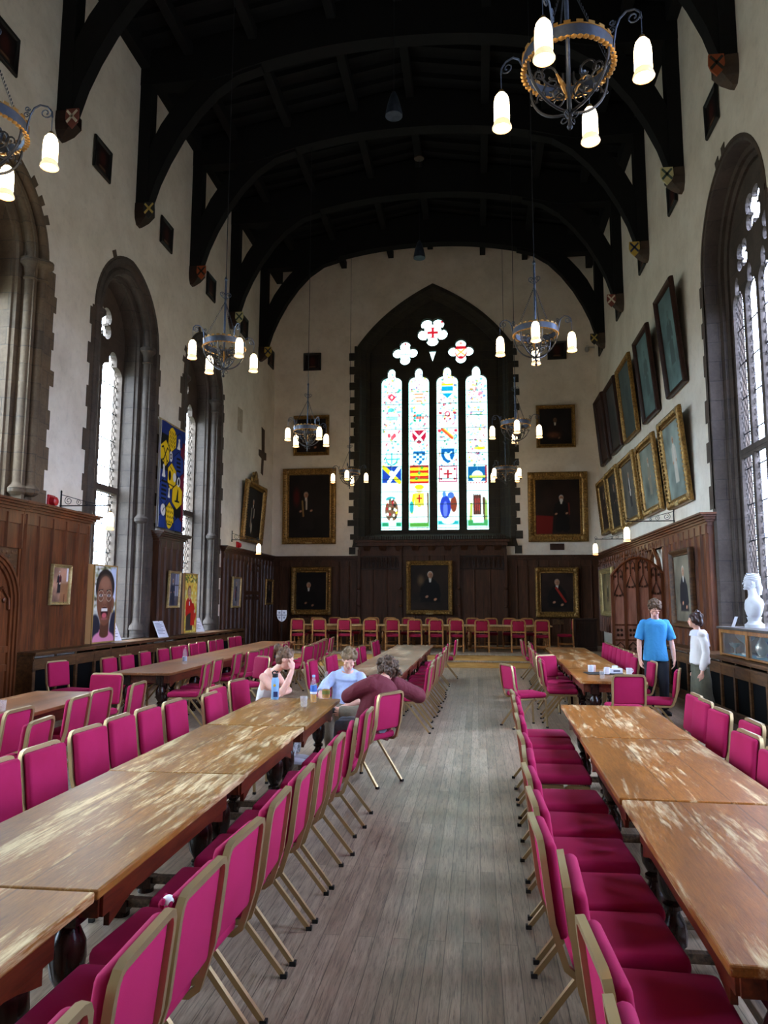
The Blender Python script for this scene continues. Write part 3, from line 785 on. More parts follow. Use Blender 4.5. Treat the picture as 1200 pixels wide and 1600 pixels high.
def panelling(name, xf, x0, x1, z0, z1, d, n, mat, crown=True, rail=.1, cut=None, head=.0):
    """boards between moulded stiles under a cornice; cut = (xa, xb, ztop) leaves a doorway"""
    b = MB(); b.xf = xf
    spans = [(x0, x1, z0)] if not cut else [(x0, cut[0], z0), (cut[0], cut[1], cut[2]), (cut[1], x1, z0)]
    for a, c, lo in spans:
        if c-a > .01: b.box(a, c, -d, 0, lo, z1)
    for k in range(n+1):
        x = x0+(x1-x0)*k/n; x = min(max(x, x0+.05), x1-.05)
        lo = cut[2] if cut and cut[0]-.02 < x < cut[1]+.02 else z0
        stile(b, x, lo, z1-.2, d)
    if crown: cornice(b, x0, x1, z1, d)
    b.box(x0-.004, x1+.004, -d-.025, 0, z1-.36, z1-.218)
    if not cut: b.box(x0-.006, x1+.006, -d-.03, 0, z0-.002, z0+rail)
    return tag(b.build(name, mat), kind='structure')

ZC = 3.38
panelling('trim_1', XFL, 10.98, 13.0, .9, ZC, .1, 5, M['panel_warm'])
panelling('trim_2', XFL, 8.0, 10.97, .0, ZC-.012, .094, 7, M['panel_warm'], cut=(9.05, 10.92, 2.62))
panelling('trim_3', XFL, 15.98, 17.36, .9, ZC, .15, 4, M['panel'])
panelling('trim_4', XFL, 20.55, YE, .0, ZC, .07, 14, M['panel'])
panelling('trim_5', XFR, -YE, -13.72, .85, ZC, .1, 32, M['panel_warm'], cut=(-18.3, -17.1, 3.02))
# end wall: side panelling and the taller bay under the great window
panelling('trim_6', XFE, XL, -4.1, ZD, ZC, .07, 9, M['panel'])
panelling('trim_7', XFE, 1.0, XR, ZD, ZC, .07, 9, M['panel'])
b = MB(); b.xf = XFE; d = .16
x0, x1 = -4.12, 1.02
b.box(x0, x1, -d, 0, ZD, 3.84)
for i, x in enumerate((-4.08, -2.62, -.62, .98)):
    b.box(x-.045, x+.045, -d-.1, 0, ZD, 3.6); 
    for z in (1.6, 2.2): b.lathe([(.05, z), (.075, z+.04), (.05, z+.09)], 8, (x, -d-.08, 0))
for xa, xb, n in ((-4.08, -2.62, 3), (-2.62, -.62, 4), (-.62, .98, 3)):
    for k in range(1, n): stile(b, xa+(xb-xa)*k/n, ZD, 3.4, d, .03, .03)
b.box(x0, x1, -d-.05, 0, 3.38, 3.44)
b.box(x0-.04, x1+.04, -d-.12, 0, 3.72, 3.84); b.box(x0-.1, x1+.1, -d-.18, 0, 3.84, 3.92)
for k in range(9):
    x = x0+.3+(x1-x0-.6)*k/8; b.hexa([(x-.1, -d-.02, 3.56), (x+.1, -d-.02, 3.56), (x+.1, -d, 3.56), (x-.1, -d, 3.56)], [(x-.14, -d-.12, 3.72), (x+.14, -d-.12, 3.72), (x+.14, -d, 3.72), (x-.14, -d, 3.72)])
tag(b.build('trim_8', M['panel']), kind='structure')
b = MB(); b.xf = XFE
for xa, xb in ((-4.03, -2.67), (-.57, .93)):                    # blind tracery bands
    n = 9; p = (xb-xa)/n
    for k in range(n):
        c = xa+p*(k+.5)
        b.tube([(c-p*.48, -d-.03, 2.98), (c-p*.4, -d-.03, 3.14), (c, -d-.03, 3.3), (c+p*.4, -d-.03, 3.14), (c+p*.48, -d-.03, 2.98)], .012, 5)
        b.tube([(c-p*.2, -d-.03, 2.98), (c-p*.28, -d-.03, 3.06), (c-p*.1, -d-.03, 3.12), (c, -d-.03, 3.2), (c+p*.1, -d-.03, 3.12), (c+p*.28, -d-.03, 3.06), (c+p*.2, -d-.03, 2.98)], .01, 5)
        b.box(c-p/2-.012, c-p/2+.012, -d-.05, -d, 2.94, 3.38)
    b.box(xa, xb, -d-.05, -d, 2.9, 2.95); b.box(xa, xb, -d-.035, -d, 3.33, 3.38)
tag(b.build('trim_9', M['panel_dark']), kind='structure')
b = MB(); b.xf = XFE; n = 64                                          # brattishing on top
for k in range(n):
    x = x0+(x1-x0)*(k+.5)/n
    b.plate([[(x-.03, 3.92), (x+.03, 3.92), (x+.018, 3.98), (x+.035, 4.02), (x, 4.08), (x-.035, 4.02), (x-.018, 3.98)]], -d-.1, -d-.07, lambda a, z, dd: (a, dd, z))
b.box(x0, x1, -d-.1, -d-.06, 3.9, 3.95)
tag(b.build('trim_10', M['panel_dark']), kind='structure')

# carved tracery over the small door on the banner side, and along the picture side
def small_arches(b, xa, xb, z0, z1, d, n, r=.012):
    p = (xb-xa)/n
    for k in range(n):
        c = xa+p*(k+.5); h = z1-z0
        b.tube([(c-p*.46, -d, z0), (c-p*.42, -d, z0+h*.5), (c, -d, z1), (c+p*.42, -d, z0+h*.5), (c+p*.46, -d, z0)], r, 5)
        for s in (-1, 1): b.ell((c+s*p*.2, -d, z0+h*.42), (p*.11, .015, p*.11), 6, 4)
b = MB(); b.xf = XFL; d = .075
b.box(21.95+.5, 24.1, -.12, 0, 2.0, 2.12); b.box(22.4, 22.5, -.13, 0, 0, 3.1); b.box(24.05, 24.15, -.13, 0, 0, 3.1)
small_arches(b, 22.5, 24.05, 2.62, 3.05, .1, 3, .02); b.box(22.5, 24.05, -.11, 0, 1.84, 1.95)
for x in (23.0, 23.5): b.box(x-.03, x+.03, -.11, 0, .0, 3.05)
tag(b.build('trim_11', M['panel']), kind='structure')
b = MB(); b.xf = XFR
small_arches(b, -25.7, -18.4, 2.96, 3.1, .13, 26, .014); small_arches(b, -18.3, -17.1, 3.05, 3.16, .12, 4, .016)
b.tube([(-18.25, -.13, 1.0), (-18.25, -.13, 2.4), (-18.05, -.13, 2.75), (-17.7, -.13, 3.0), (-17.35, -.13, 2.75), (-17.15, -.13, 2.4), (-17.15, -.13, 1.0)], .05, 6)
tag(b.build('trim_12', M['gold_pale'] if False else M['panel_warm']), kind='structure')
b = MB(); b.xf = XFR; b.box(-18.3, -17.1, .3, .35, 0, 3.05); tag(b.build('wall_passage', M['grille']), kind='structure')

# carved door beside the near panelling (mostly cut by the frame)
root = tag(empty('door_1', (.03, -.27, 0)), kind='structure')
b = MB(); b.xf = XFL
A = Arch(10.25, .82, 0, 1.75, 2.4)
for (o0, o1, y) in ((0, .05, -.06), (.05, .1, -.09), (.1, .14, -.12)):
    p, q = A.path(o0, 10), A.path(o1, 10)
    for j in range(len(p)-1):
        b.hexa([(p[j][0], 0, p[j][1]), (p[j+1][0], 0, p[j+1][1]), (q[j+1][0], 0, q[j+1][1]), (q[j][0], 0, q[j][1])], [(p[j][0], y, p[j][1]), (p[j+1][0], y, p[j+1][1]), (q[j+1][0], y, q[j+1][1]), (q[j][0], y, q[j][1])])
b.build('door_frame', M['panel_warm'], root)
b = MB(); b.xf = XFL
b.plate([A.path(.0, 10)], -.02, .03, lambda a, z, dd: (a, dd, z))
for k in range(1, 4): b.box(9.43+.41*k-.03, 9.43+.41*k+.03, -.05, 0, 0, 2.1)
for z in (.0, .72, 1.0): b.box(9.43, 11.07, -.05, 0, z, z+.1)
small_arches(b, 9.45, 11.05, 1.66, 2.0, .05, 4, .02)
b.build('door_leaf', M['panel_warm'], root)
b = MB(); b.xf = XFL
b.plate([[(9.29, 1.7), (9.29, 2.62), (11.21, 2.62), (11.21, 1.7)]+list(reversed(A.path(.14, 10)[1:-1]))], -.04, .02, lambda a, z, dd: (a, dd, z))
for k in range(40):
    r = random.Random(k); x = r.uniform(10.8, 11.15) if k % 2 else r.uniform(9.35, 9.7); z = 2.58-r.random()*.28; b.ell((x, -.045, z), (.03, .012, .03), 6, 4)
b.build('carved_spandrel', M['bench_wood'], root)

M['door_oak'] = wood('pinkish_oak_door', (172, 116, 96), (210, 154, 132), .4, (6, 6, .7), 3, False)
# carved door leaf standing open across the side passage
root = tag(empty('door_2', (0, 17.1, 0)), kind='structure')
W, H = 1.14, 2.8; xh = XR-.1; x0 = xh-W
def head(u):                       # arched top: u 0..1 from free edge to hinge
    return 2.37+.41*math.sin(PI*min(1, .08+u*.92)*.62)/math.sin(PI*.5) if u < .86 else 2.76-.35*(u-.5)**2
out = [(x0, .06), (x0, 2.36)]+[(x0+W*i/16, 2.36+.42*(1-((i/16-.52)/.52)**2)) for i in range(1, 16)]+[(xh, 2.43), (xh, .06)]
b = MB(); b.plate([out], -.025, .025, lambda a, z, d: (a, d, z)); b.build('door_leaf', M['door_oak'], root)
b = MB()
top = lambda x: 2.36+.42*(1-(((x-x0)/W-.52)/.52)**2)
for k in range(5):
    x = x0+.03+(W-.06)*k/4; b.box(x-.03, x+.03, -.06, 0, .06, top(x)-.02)
b.tube([(a, -.045, z) for a, z in out[1:-1]], .03, 6)
for z in (.95, 1.28): b.box(x0, xh, -.055, 0, z, z+.035)
b.build('door_rails', M['panel_warm'], root)
b = MB()
for k in range(4):
    c = x0+.03+(W-.06)*(k+.5)/4; w = .1
    zt = top(c)-.08
    for z, h in ((zt-.55, .22), ):
        b.tube([(c-w, -.04, z), (c-w*.8, -.04, z+h*.3), (c, -.04, z+h*1.3), (c+w*.8, -.04, z+h*.3), (c+w, -.04, z)], .014, 5)
        for s in (-1, 1): b.ell((c+s*.035, -.04, z+.01), (.03, .02, .025), 8, 5); b.ell((c+s*.085, -.04, z+.04), (.03, .02, .025), 8, 5)
    b.box(c-.012, c+.012, -.045, 0, zt-.26, zt+.06)
    for s in (-1, 1):
        b.tube([(c+s*.1, -.04, zt-.2), (c+s*.09, -.04, zt-.02), (c+s*.05, -.04, zt+.04), (c, -.04, zt-.04)], .013, 5); b.ell((c+s*.06, -.04, zt-.12), (.025, .02, .03), 6, 4)
    for q in range(3):                                                # quatrefoil band
        for a in range(4): b.ell((c+.055*math.cos(PI/2*a+PI/4), -.035, 1.13+.075*math.sin(PI/2*a+PI/4)+.0*q), (.03, .018, .035), 6, 4)
    b.tube([(c-w, -.04, .7), (c-w*.8, -.04, .84), (c, -.04, .92), (c+w*.8, -.04, .84), (c+w, -.04, .7)], .014, 5)
    for s in (-1, 1): b.ell((c+s*.055, -.04, .78), (.03, .02, .03), 6, 4)
b.build('carved_tracery', M['panel'], root)

# -------------------------------------------- panelled radiator benches
def bench(name, xf, x0, x1, depth, label, ztop=.99):
    root = empty(name, (0, 0, 0), 0, label, 'radiator cover')
    b = MB(); b.xf = xf; b.box(x0, x1, -depth-.04, -.0, ztop-.035, ztop); b.box(x0+.01, x1-.01, -depth-.025, -.0, ztop-.06, ztop-.035)
    b.build('ledge', M['bench_wood'], root, bevel=.006)
    b = MB(); b.xf = xf
    b.box(x0+.003, x1-.003, -depth+.001, -depth+.04, ztop-.28, ztop-.1); b.box(x0+.004, x1-.004, -depth-.015, -depth+.041, ztop-.135, ztop-.099)
    b.box(x0+.003, x1-.003, -depth+.001, -depth+.04, 0, .17); b.box(x0+.004, x1-.004, -depth-.02, -depth+.02, .15, .18)
    n = max(2, round((x1-x0)/.62))
    for k in range(n+1):
        x = x0+.04+(x1-x0-.08)*k/n; b.box(x-.035, x+.035, -depth-.004, -depth+.04, .1, ztop-.1); b.box(x-.03, x+.03, -depth+.02, -depth+.03, ztop-.1, ztop-.06)
    b.box(x0, x0+.03, -depth, 0, 0, ztop-.06); b.box(x1-.03, x1, -depth, 0, 0, ztop-.06)
    b.build('panel_frame', M['bench_wood'], root, bevel=.004)
    b = MB(); b.xf = xf
    b.box(x0+.03, x1-.03, -depth+.03, -depth+.05, .15, ztop-.1)
    b.build('dark_grille', M['grille'], root)
    return root
bench('radiator_bench', XFL, 10.95, 21.6, .42, 'long panelled oak radiator cover along the banner wall with black grilles under its ledge')
bench('radiator_bench', XFR, -20.7, -8.0, .40, 'long panelled radiator cover behind the standing pair, running under the picture wall', .96)
# stone filling under the window sills
for i, A in enumerate(LW):
    b = MB(); b.box(XL-.85, XL, A.c-1.45, A.c+1.45, .0, ZS); tag(b.build('window_sill', M['stone_grey']), kind='structure')
for i, A in enumerate(RW):
    b = MB(); b.box(XR, XR+.6, A.c-1.55, A.c+1.55, .0, ZS); tag(b.build('window_sill', M['stone_grey']), kind='structure')
# outer skins so that no daylight leaks round the reveals
for nm, x0, x1, AA, f in (('wall_left_outer', XL-.85, XL-.76, LW, fl), ('wall_right_outer', XR+.5, XR+.6, RW, fr)):
    arched_wall(nm, M['stone_brown'], f, Y0, YE+1.2, ZW+.8, [(A, .0) for A in AA], .74 if f is fl else .47, .84 if f is fl else .57)
# exposed stones left in the plaster; flat patch painted as the niche's shade
b = MB(); b.xf = XFL
b.plate([[(24.22, 7.76), (24.6, 7.72), (24.62, 6.95), (24.85, 6.95), (24.85, 6.7), (24.55, 6.65), (24.5, 6.1), (24.25, 6.15), (24.3, 6.66), (23.95, 6.72), (23.95, 6.92), (24.3, 6.95)]], -.012, .02, lambda a, z, d: (a, d, z))
tag(b.build('wall_exposed_stone', M['stone_brown']), kind='structure')
b = MB(); b.xf = XFL; b.box(21.68, 22.16, -.004, .02, 7.06, 7.8); tag(b.build('wall_painted_niche', plain('niche_shade_plaster', (176, 160, 138), .9, 0, .1)), kind='structure')
# ------------------------------------------------------------------- chairs
def make_chair():
    root = empty('banquet_chair', cat='chair')
    b = MB(); b.rbox(-.215, .215, -.20, .235, .425, .495, .03, 3, .012); b.build('seat', M['magenta'], root, True, angle=60)
    tilt = Matrix.Translation((0, -.235, .50)) @ Matrix.Rotation(math.radians(7), 4, 'X')
    b = MB(); b.xf = tilt; b.rbox(-.2, .2, -.02, .035, .03, .385, .028, 3); b.build('backrest', M['magenta'], root, True, angle=60)
    b = MB(); P = []
    side = [(.2, .02, .412), (.2, -.12, .412), (.2, -.19, .416), (.2, -.222, .44), (.2, -.235, .48)]
    top = [(.2, .0, .10), (.2, .0, .33), (.195, 0, .365), (.18, 0, .388), (.155, 0, .396)]
    up = [tuple(tilt @ Vector((x, y-.024, z))) for x, y, z in top]
    half = side+up
    P = half+[(-x, y, z) for x, y, z in reversed(half)]
    b.tube(P, 1, flat=(.0125, .0125)); b.build('back_frame', M['tube'], root, True, angle=30)
    b = MB(); b.tube([(-.19, -.1, .415), (.19, -.1, .415)], .01, 6); b.tube([(-.2, .05, .412), (-.2, .2, .412)], .011, 6); b.tube([(.2, .05, .412), (.2, .2, .412)], .011, 6); b.tube([(-.2, .205, .412), (.2, .205, .412)], .011, 6); b.build('seat_frame', M['tube'], root, True)
    for s in (-1, 1):
        b = MB(); b.tube([(s*.2, .05, .412), (s*.2, .17, .412), (s*.2, .205, .405), (s*.2, .22, .38), (s*.205, .235, .012)], 1, flat=(.0115, .0115))
        l = b.build('leg', M['tube'], root, True, angle=30); k = MB(); k.box(s*.205-.014, s*.205+.014, .221, .249, 0, .022); k.build('rubber_foot', M['cap'], l)
        b = MB(); b.tube([(s*.188, .06, .405), (s*.19, .0, .37), (s*.2, -.29, .012)], 1, flat=(.0115, .0115))
        l = b.build('leg', M['tube'], root, True, angle=30); k = MB(); k.box(s*.2-.014, s*.2+.014, -.309, -.278, 0, .022); k.build('rubber_foot', M['cap'], l)
    return root
CH = Kind(make_chair())
ORD = 'first second third fourth fifth sixth seventh eighth ninth tenth eleventh twelfth thirteenth fourteenth'.split()
rj = random.Random(5)
def chair_row(pts, rz, text, group, jit=.05):
    """pts in order; text has one slot for the ordinal"""
    for k, p in enumerate(pts):
        x, y = p[:2]; r = (p[2] if len(p) > 2 else rz)+rj.uniform(-jit, jit)
        if abs(abs(rz)-PI/2) < .01: x += .03 if rz < 0 else -.03
        o = CH.put((x, y, 0), r, text % ORD[k] if '%s' in text else text, group)
        if len(pts) == 11 and k == 7 and x < -1.1:                     # one backrest has burst at its corner
            o['label'] = 'magenta chair with a torn white corner, eighth from the seated group, aisle side'
            b = MB(); b.ell((-.185, -.262, .878), (.02, .02, .018), 10, 8); q = b.build('burst_padding', plain('white_padding', (226, 222, 222), .9), o, True); q['label'] = 'white padding bursting from a torn corner'
            b = MB(); [b.ell((-.185+.022*math.cos(a), -.258+.018*math.sin(a), .872+.012*math.sin(3*a)), (.009, .009, .012), 6, 4) for a in [2*PI*i/9 for i in range(9)]]; b.build('frayed_cloth', M['magenta'], o, True)
FL, FRT = PI/2, -PI/2        # facing -x, facing +x
chair_row([(-1.18, 6.3), (-1.19, 5.62, FL+.1), (-1.2, 5.02), (-1.2, 4.52), (-1.2, 4.03), (-1.2, 3.5), (-1.2, 3.0), (-1.19, 2.5), (-1.18, 2.03), (-1.17, 1.52), (-1.17, 1.0)], FL,
          'magenta chair, %s from the seated group, aisle side of their table', 'chairs on the aisle side of the seated group\'s table')
chair_row([(-2.5, 7.72), (-2.36, 7.2), (-2.5, 6.62), (-2.54, 6.16), (-2.55, 5.68), (-2.52, 5.13), (-2.46, 4.48), (-2.45, 3.98), (-2.42, 3.45)], FRT,
          'magenta chair, %s from the seated group, banner side of their table', 'chairs on the banner side of the seated group\'s table')
chair_row([(-4.02, 7.98, FL+.05), (-4.1, 7.33, FL), (-4.04, 6.78, FL+.05), (-3.6, 5.42, FL+.15), (-4.1, 5.93, FL)], FL,
          'magenta chair, %s from the bottle table, aisle side of the short table', 'chairs along the short table by the carved door')
CH.put((-4.6, 8.62, 0), PI, 'magenta chair at the head of the short table, its back to the bottle table')
CH.put((-6.0, 10.55, 0), FRT-.25, 'lone magenta chair against the radiator cover, before the start of the bottle table')
chair_row([(-5.62, 11.4), (-5.64, 12.05), (-5.68, 12.85), (-5.72, 13.7), (-5.76, 14.4), (-5.78, 14.86), (-5.82, 15.5), (-5.88, 16.1), (-5.84, 16.7), (-5.88, 17.3), (-5.92, 18.3), (-5.94, 18.85)], FRT,
          'magenta chair, %s from the bottle table\'s near end, on its radiator side', 'chairs on the radiator side of the bottle table')
chair_row([(-4.2, 10.6, FL+.12), (-4.3, 11.35, FL), (-3.7, 11.85, FL+.75), (-4.42, 12.72, FL), (-4.32, 13.36, FL-.2), (-4.38, 13.9, FL), (-4.42, 14.4, FL), (-4.5, 15.1, FL), (-4.4, 15.8, FL), (-4.55, 16.6, FL)], FL,
          'magenta chair, %s from the bottle table\'s near end, on its open side', 'chairs on the open side of the bottle table')
chair_row([(-3.7, 15.2, FL-.3), (-3.75, 15.9, FL-.2), (-3.8, 16.6, FL-.2), (-3.85, 17.2, FL-.2), (-3.95, 17.9, FL-.1), (-3.9, 18.6, FL)], FL,
          'magenta chair, %s in the loose line drawn out before the dais', 'chairs pulled out in a loose line before the dais')
chair_row([(-2.28, 10.95, FRT+.25), (-2.3, 11.45), (-2.22, 12.3), (-2.22, 12.75), (-2.15, 13.9), (-2.12, 14.6), (-2.1, 15.2), (-2.1, 16.9), (-2.1, 17.5)], FRT,
          'magenta chair, %s behind the seated man, banner side of the middle table row', 'chairs on the banner side of the middle table row')
chair_row([(-.92, 10.62), (-.95, 11.12), (-.95, 11.62), (-.91, 12.15), (-.89, 12.7), (-.93, 13.25), (-.88, 13.85), (-.88, 14.5), (-.9, 15.2), (-.88, 16.3), (-.75, 17.9, FL)], FL,
          'magenta chair, %s behind the maroon-shirted person, aisle side of middle table row', 'chairs on the aisle side of middle table row')
chair_row([(.62, 7.78), (.61, 7.3), (.6, 6.72), (.58, 6.12), (.56, 5.3), (.55, 4.72), (.53, 4.22), (.52, 3.68), (.5, 3.22), (.56, 2.72), (.57, 2.17), (.56, 1.7)], FRT,
          'magenta chair, %s from the lone angled chair, aisle side of the picture-wall table', 'chairs on the aisle side of the picture-wall table')
chair_row([(1.86, 7.78), (1.82, 7.34), (1.78, 6.72), (1.82, 6.12), (1.6, 5.57), (1.54, 4.9)], FL,
          'magenta chair, %s from the standing pair, bench side of the picture-wall table', 'chairs on the bench side of the picture-wall table')
CH.put((.68, 11.2, 0), FRT+.42, 'lone magenta chair standing angled in the aisle, turned toward the tray table')
CH.put((1.3, 15.1, 0), FRT-.9, 'magenta chair turned askew, its back panel facing the aisle, beside the tray table row') if False else None
chair_row([(1.22, 11.75), (1.26, 12.2), (1.3, 12.85, FRT-.9), (1.3, 13.4), (1.3, 14.2), (1.3, 14.8), (1.32, 15.6), (1.4, 16.5), (1.42, 17.2), (1.3, 18.1)], FRT,
          'magenta chair, %s from the tray of cups, aisle side of that table row', 'chairs on the aisle side of the tray table row')
chair_row([(2.4, 11.95), (2.36, 13.0), (2.48, 13.5), (2.5, 14.1), (2.52, 14.65), (2.52, 15.15), (2.54, 15.75), (2.56, 16.3), (2.58, 16.85), (2.6, 17.4)], FL,
          'magenta chair, %s from the blue-shirted person, wall side of the tray table row', 'chairs on the wall side of the tray table row')
CH.put((1.86, 10.02, 0), 0.03, 'magenta chair at the tray table\'s head, its dark shaded back facing the bare table')
CH.put((2.42, 10.72, 0), FL-.3, 'magenta chair in the gap just in front of the blue-shirted person\'s legs')
GROUP_CHAIRS = [((-1.13, 7.66, 0), math.atan2(.5, -.86)-PI/2, 'magenta chair under the maroon-shirted person, its back to the aisle'),
                ((-2.47, 8.42, 0), FRT-.15, 'magenta chair under the woman with the hair bun at the table corner'),
                ((-1.57, 8.98, 0), PI+.1, 'magenta chair under the pale-blue-shirted seated man')]
for p, r, l in GROUP_CHAIRS: CH.put(p, r, l, 'chairs of the seated group')

# ------------------------------------------------------------------- tables
LEG = [(.05, 0), (.05, .07), (.036, .085), (.036, .105), (.06, .13), (.066, .18), (.058, .235), (.034, .275), (.034, .29), (.05, .30), (.05, .318), (.034, .33), (.062, .38), (.07, .44), (.066, .5), (.044, .55), (.034, .565), (.05, .58), (.05, .595), (.042, .6)]
def make_table(name, w, L, h, top, apron, leg, st, inset=.16, edge=True):
    root = empty(name, cat='table')
    b = MB(); b.box(-w/2, w/2, -L/2, L/2, h-.038, h); b.build('table_top', top, root, bevel=.007)
    b = MB(); x = w/2-.07; y = L/2-inset
    for s in (-1, 1): b.box(s*x-.014, s*x+.014, -y, y, h-.16, h-.038); b.box(-x, x, s*y-.014, s*y+.014, h-.16, h-.038)
    for s in (-1, 1):
        for q in (-1, 1): b.plate([[(q*(y-.06), h-.16), (q*(y-.28), h-.16), (q*(y-.2), h-.175), (q*(y-.12), h-.2), (q*(y-.06), h-.215)]], s*x-.012, s*x+.012, lambda a, z, d: (d, a, z))
    b.build('apron', apron, root, bevel=.003)
    k = (h-.04-.12)/.6; x = w/2-.2
    for s in (-1, 1):
        for q in (-1, 1):
            b = MB(); cx, cy = s*(x-.0), q*(y-.02)
            b.lathe([(r, z*k) for r, z in LEG], 14, (cx, cy, 0)); b.box(cx-.055, cx+.055, cy-.055, cy+.055, h-.19, h-.038); b.box(cx-.052, cx+.052, cy-.052, cy+.052, .03, .09)
            b.build('leg', leg, root, True, angle=35)
    for q in (-1, 1):
        b = MB(); cy = q*(y-.02); b.box(-x, x, cy-.022, cy+.022, .05, .10); b.build('stretcher', st, root, bevel=.004)
    b = MB(); b.box(-.025, .025, -y+.02, y-.02, .055, .105); b.build('stretcher', st, root, bevel=.004)
    return root
TB = Kind(make_table('refectory_table', .86, 1.815, .76, M['top_worn'], M['table_red'], M['table_dark'], M['stretcher']))
TO = Kind(make_table('refectory_table', .86, 1.815, .76, M['top_orange'], M['table_red'], M['table_dark'], M['stretcher']))
TG = Kind(make_table('refectory_table', .88, 1.84, .76, M['top_grey'], M['table_red'], M['table_dark'], M['stretcher']))
TW = Kind(make_table('refectory_table', .9, 1.84, .76, M['top_brown'], M['table_red'], M['table_dark'], M['stretcher']))
g = 'refectory tables end to end at the seated group'
for k, (x, y, t) in enumerate(((-1.885, 7.11, 'worn oak refectory table that holds the bottles and flask of the seated group'), (-1.86, 5.34, 'worn oak refectory table, second along from the seated group\'s bottles'), (-1.82, 3.57, 'worn oak refectory table, third along from the seated group\'s bottles'), (-1.79, 1.74, 'worn oak refectory table, fourth and farthest from the seated group\'s bottles'))):
    TB.put((x, y, 0), .018, t, g, (1, (.975, .945, 1, 1)[k], 1))
g = 'refectory tables end to end down the picture-wall side'
for k, (x, y, t) in enumerate(((1.245, 6.965, 'scratched orange-brown refectory table just in front of the dark-backed chair'), (1.19, 5.132, 'scratched orange-brown refectory table, second in its row from the dark-backed chair'), (1.16, 3.285, 'scratched orange-brown refectory table, third in its row from the dark-backed chair'), (1.23, 1.43, 'scratched orange-brown refectory table, fourth in its row from the dark-backed chair'))):
    TO.put((x, y, 0), -.02, t, g)
g = 'refectory tables of the middle row before the dais'
for k, y in enumerate((11.45, 13.3, 15.15, 17.0)):
    TG.put((-1.52+.01*k, y, 0), 0, 'grey worn refectory table, %s from the dais in the middle row' % ('fourth', 'third', 'second', 'first')[k], g)
CHK = 'bottle table row along the banner wall'
for k in range(5):
    TW.put((-4.9-.05*k, 11.28+1.72*k, 0), .03, 'brown refectory table, %s' % ('holding a lone water bottle, beside the radiator cover', 'second in the row behind the lone water bottle', 'third in the row behind the lone water bottle', 'fourth in the row behind the lone water bottle', 'last of the water bottle\'s row, closest to the dais')[k], 'refectory tables along the banner wall', (1, .93, 1))
TW.put((-4.6, 7.36, 0), .04, 'short brown refectory table with a tumbler on it, near the carved door')
for k in range(4):
    TO.put((1.8+.055*k, 11.15+1.86*k, 0), -.025, 'refectory table under the gilt pictures, %s' % ('holding the tray of cups', 'second in the row behind the tray of cups', 'third in the row behind the tray of cups', 'last in the tray row, closest to the dais')[k], 'refectory tables under the gilt pictures')

# dais: long light tables and wooden armless chairs
M['dais_top'] = wood('pale_oak_top', (196, 150, 98), (224, 184, 132), .4, (.8, 6, 6), 5)
M['dais_oak'] = wood('honey_oak', (138, 88, 44), (176, 120, 66), .4, (4, 4, 1), 6)
TD = Kind(make_table('dais_table', .85, 2.6, .76, M['dais_top'], M['dais_oak'], M['dais_oak'], M['dais_oak']))
for k in range(3):
    TD.put((-4.35+2.62*k, 22.85, ZD), PI/2, 'long pale oak table on the dais, %s' % ('its end beside the white shield sign', 'below the central portrait', 'its end beside the dark pedestal cabinet')[k], 'tables end to end on the dais')
def make_dais_chair():
    root = empty('dais_chair', cat='chair')
    b = MB(); b.rbox(-.21, .21, -.2, .23, .42, .5, .03, 3, .015); b.build('seat', M['crimson'], root, True, angle=60)
    b = MB(); b.rbox(-.165, .165, -.245, -.2, .62, .9, .02, 3); b.build('backrest', M['crimson'], root, True, angle=60)
    b = MB(); b.tube([(-.2, -.225, .46), (-.195, -.23, .86), (-.17, -.232, .92), (-.12, -.234, .935), (.12, -.234, .935), (.17, -.232, .92), (.195, -.23, .86), (.2, -.225, .46)], 1, flat=(.022, .018)); b.box(-.19, .19, -.24, -.21, .565, .605)
    b.build('back_frame', M['chair_oak'], root, bevel=.003)
    for s in (-1, 1):
        b = MB(); b.hexa([(s*.2-.02, -.27, 0), (s*.2+.02, -.27, 0), (s*.2+.02, -.235, 0), (s*.2-.02, -.235, 0)], [(s*.2-.022, -.245, .48), (s*.2+.022, -.245, .48), (s*.2+.022, -.205, .48), (s*.2-.022, -.205, .48)]); b.build('leg', M['chair_oak'], root)
        b = MB(); b.box(s*.19-.02, s*.19+.02, .185, .225, 0, .44); b.build('leg', M['chair_oak'], root)
        b = MB(); b.box(s*.195-.012, s*.195+.012, -.24, .2, .2, .235); b.build('stretcher', M['chair_oak'], root)
    b = MB(); b.box(-.19, .19, -.235, -.21, .16, .19); b.build('stretcher', M['chair_oak'], root)
    return root
CD = Kind(make_dais_chair())
fx = [-5.35, -4.7, -3.92, -3.15, -2.5, -1.83, -1.21, -.6, .13, 1.18, 1.84]
for k, x in enumerate(fx):
    CD.put((x, 22.15, ZD), rj.uniform(-.05, .05), 'oak and crimson dais chair, %s from the white shield sign, on the hall side' % ORD[k], 'chairs on the hall side of the dais table')
bx = [-5.2, -4.6, -3.95, -3.35, -2.78, -2.2, -1.45, -.75, -.15, .42, 1.0, 1.55]
for k, x in enumerate(bx):
    CD.put((x, 23.7, ZD), PI+rj.uniform(-.05, .05), 'oak and crimson dais chair, %s from the white shield sign, along the panelling' % ORD[k], 'chairs on the panelling side of the dais table')
CD.put((2.6, 22.9, ZD), PI/2-.1, 'oak and crimson dais chair seen side-on beside the dark pedestal cabinet')
b = MB(); b.box(2.95, 3.55, 23.0, 23.5, ZD, 1.25); b.box(2.92, 3.58, 22.97, 23.53, 1.25, 1.3); b.box(3.0, 3.5, 22.98, 23.0, .45, 1.18)
root = empty('pedestal_cabinet', (0, 0, 0), 0, 'dark oak pedestal cabinet standing on the dais by the side wall', 'cabinet')
b.build('cabinet_body', M['panel_dark'], root, bevel=.01)
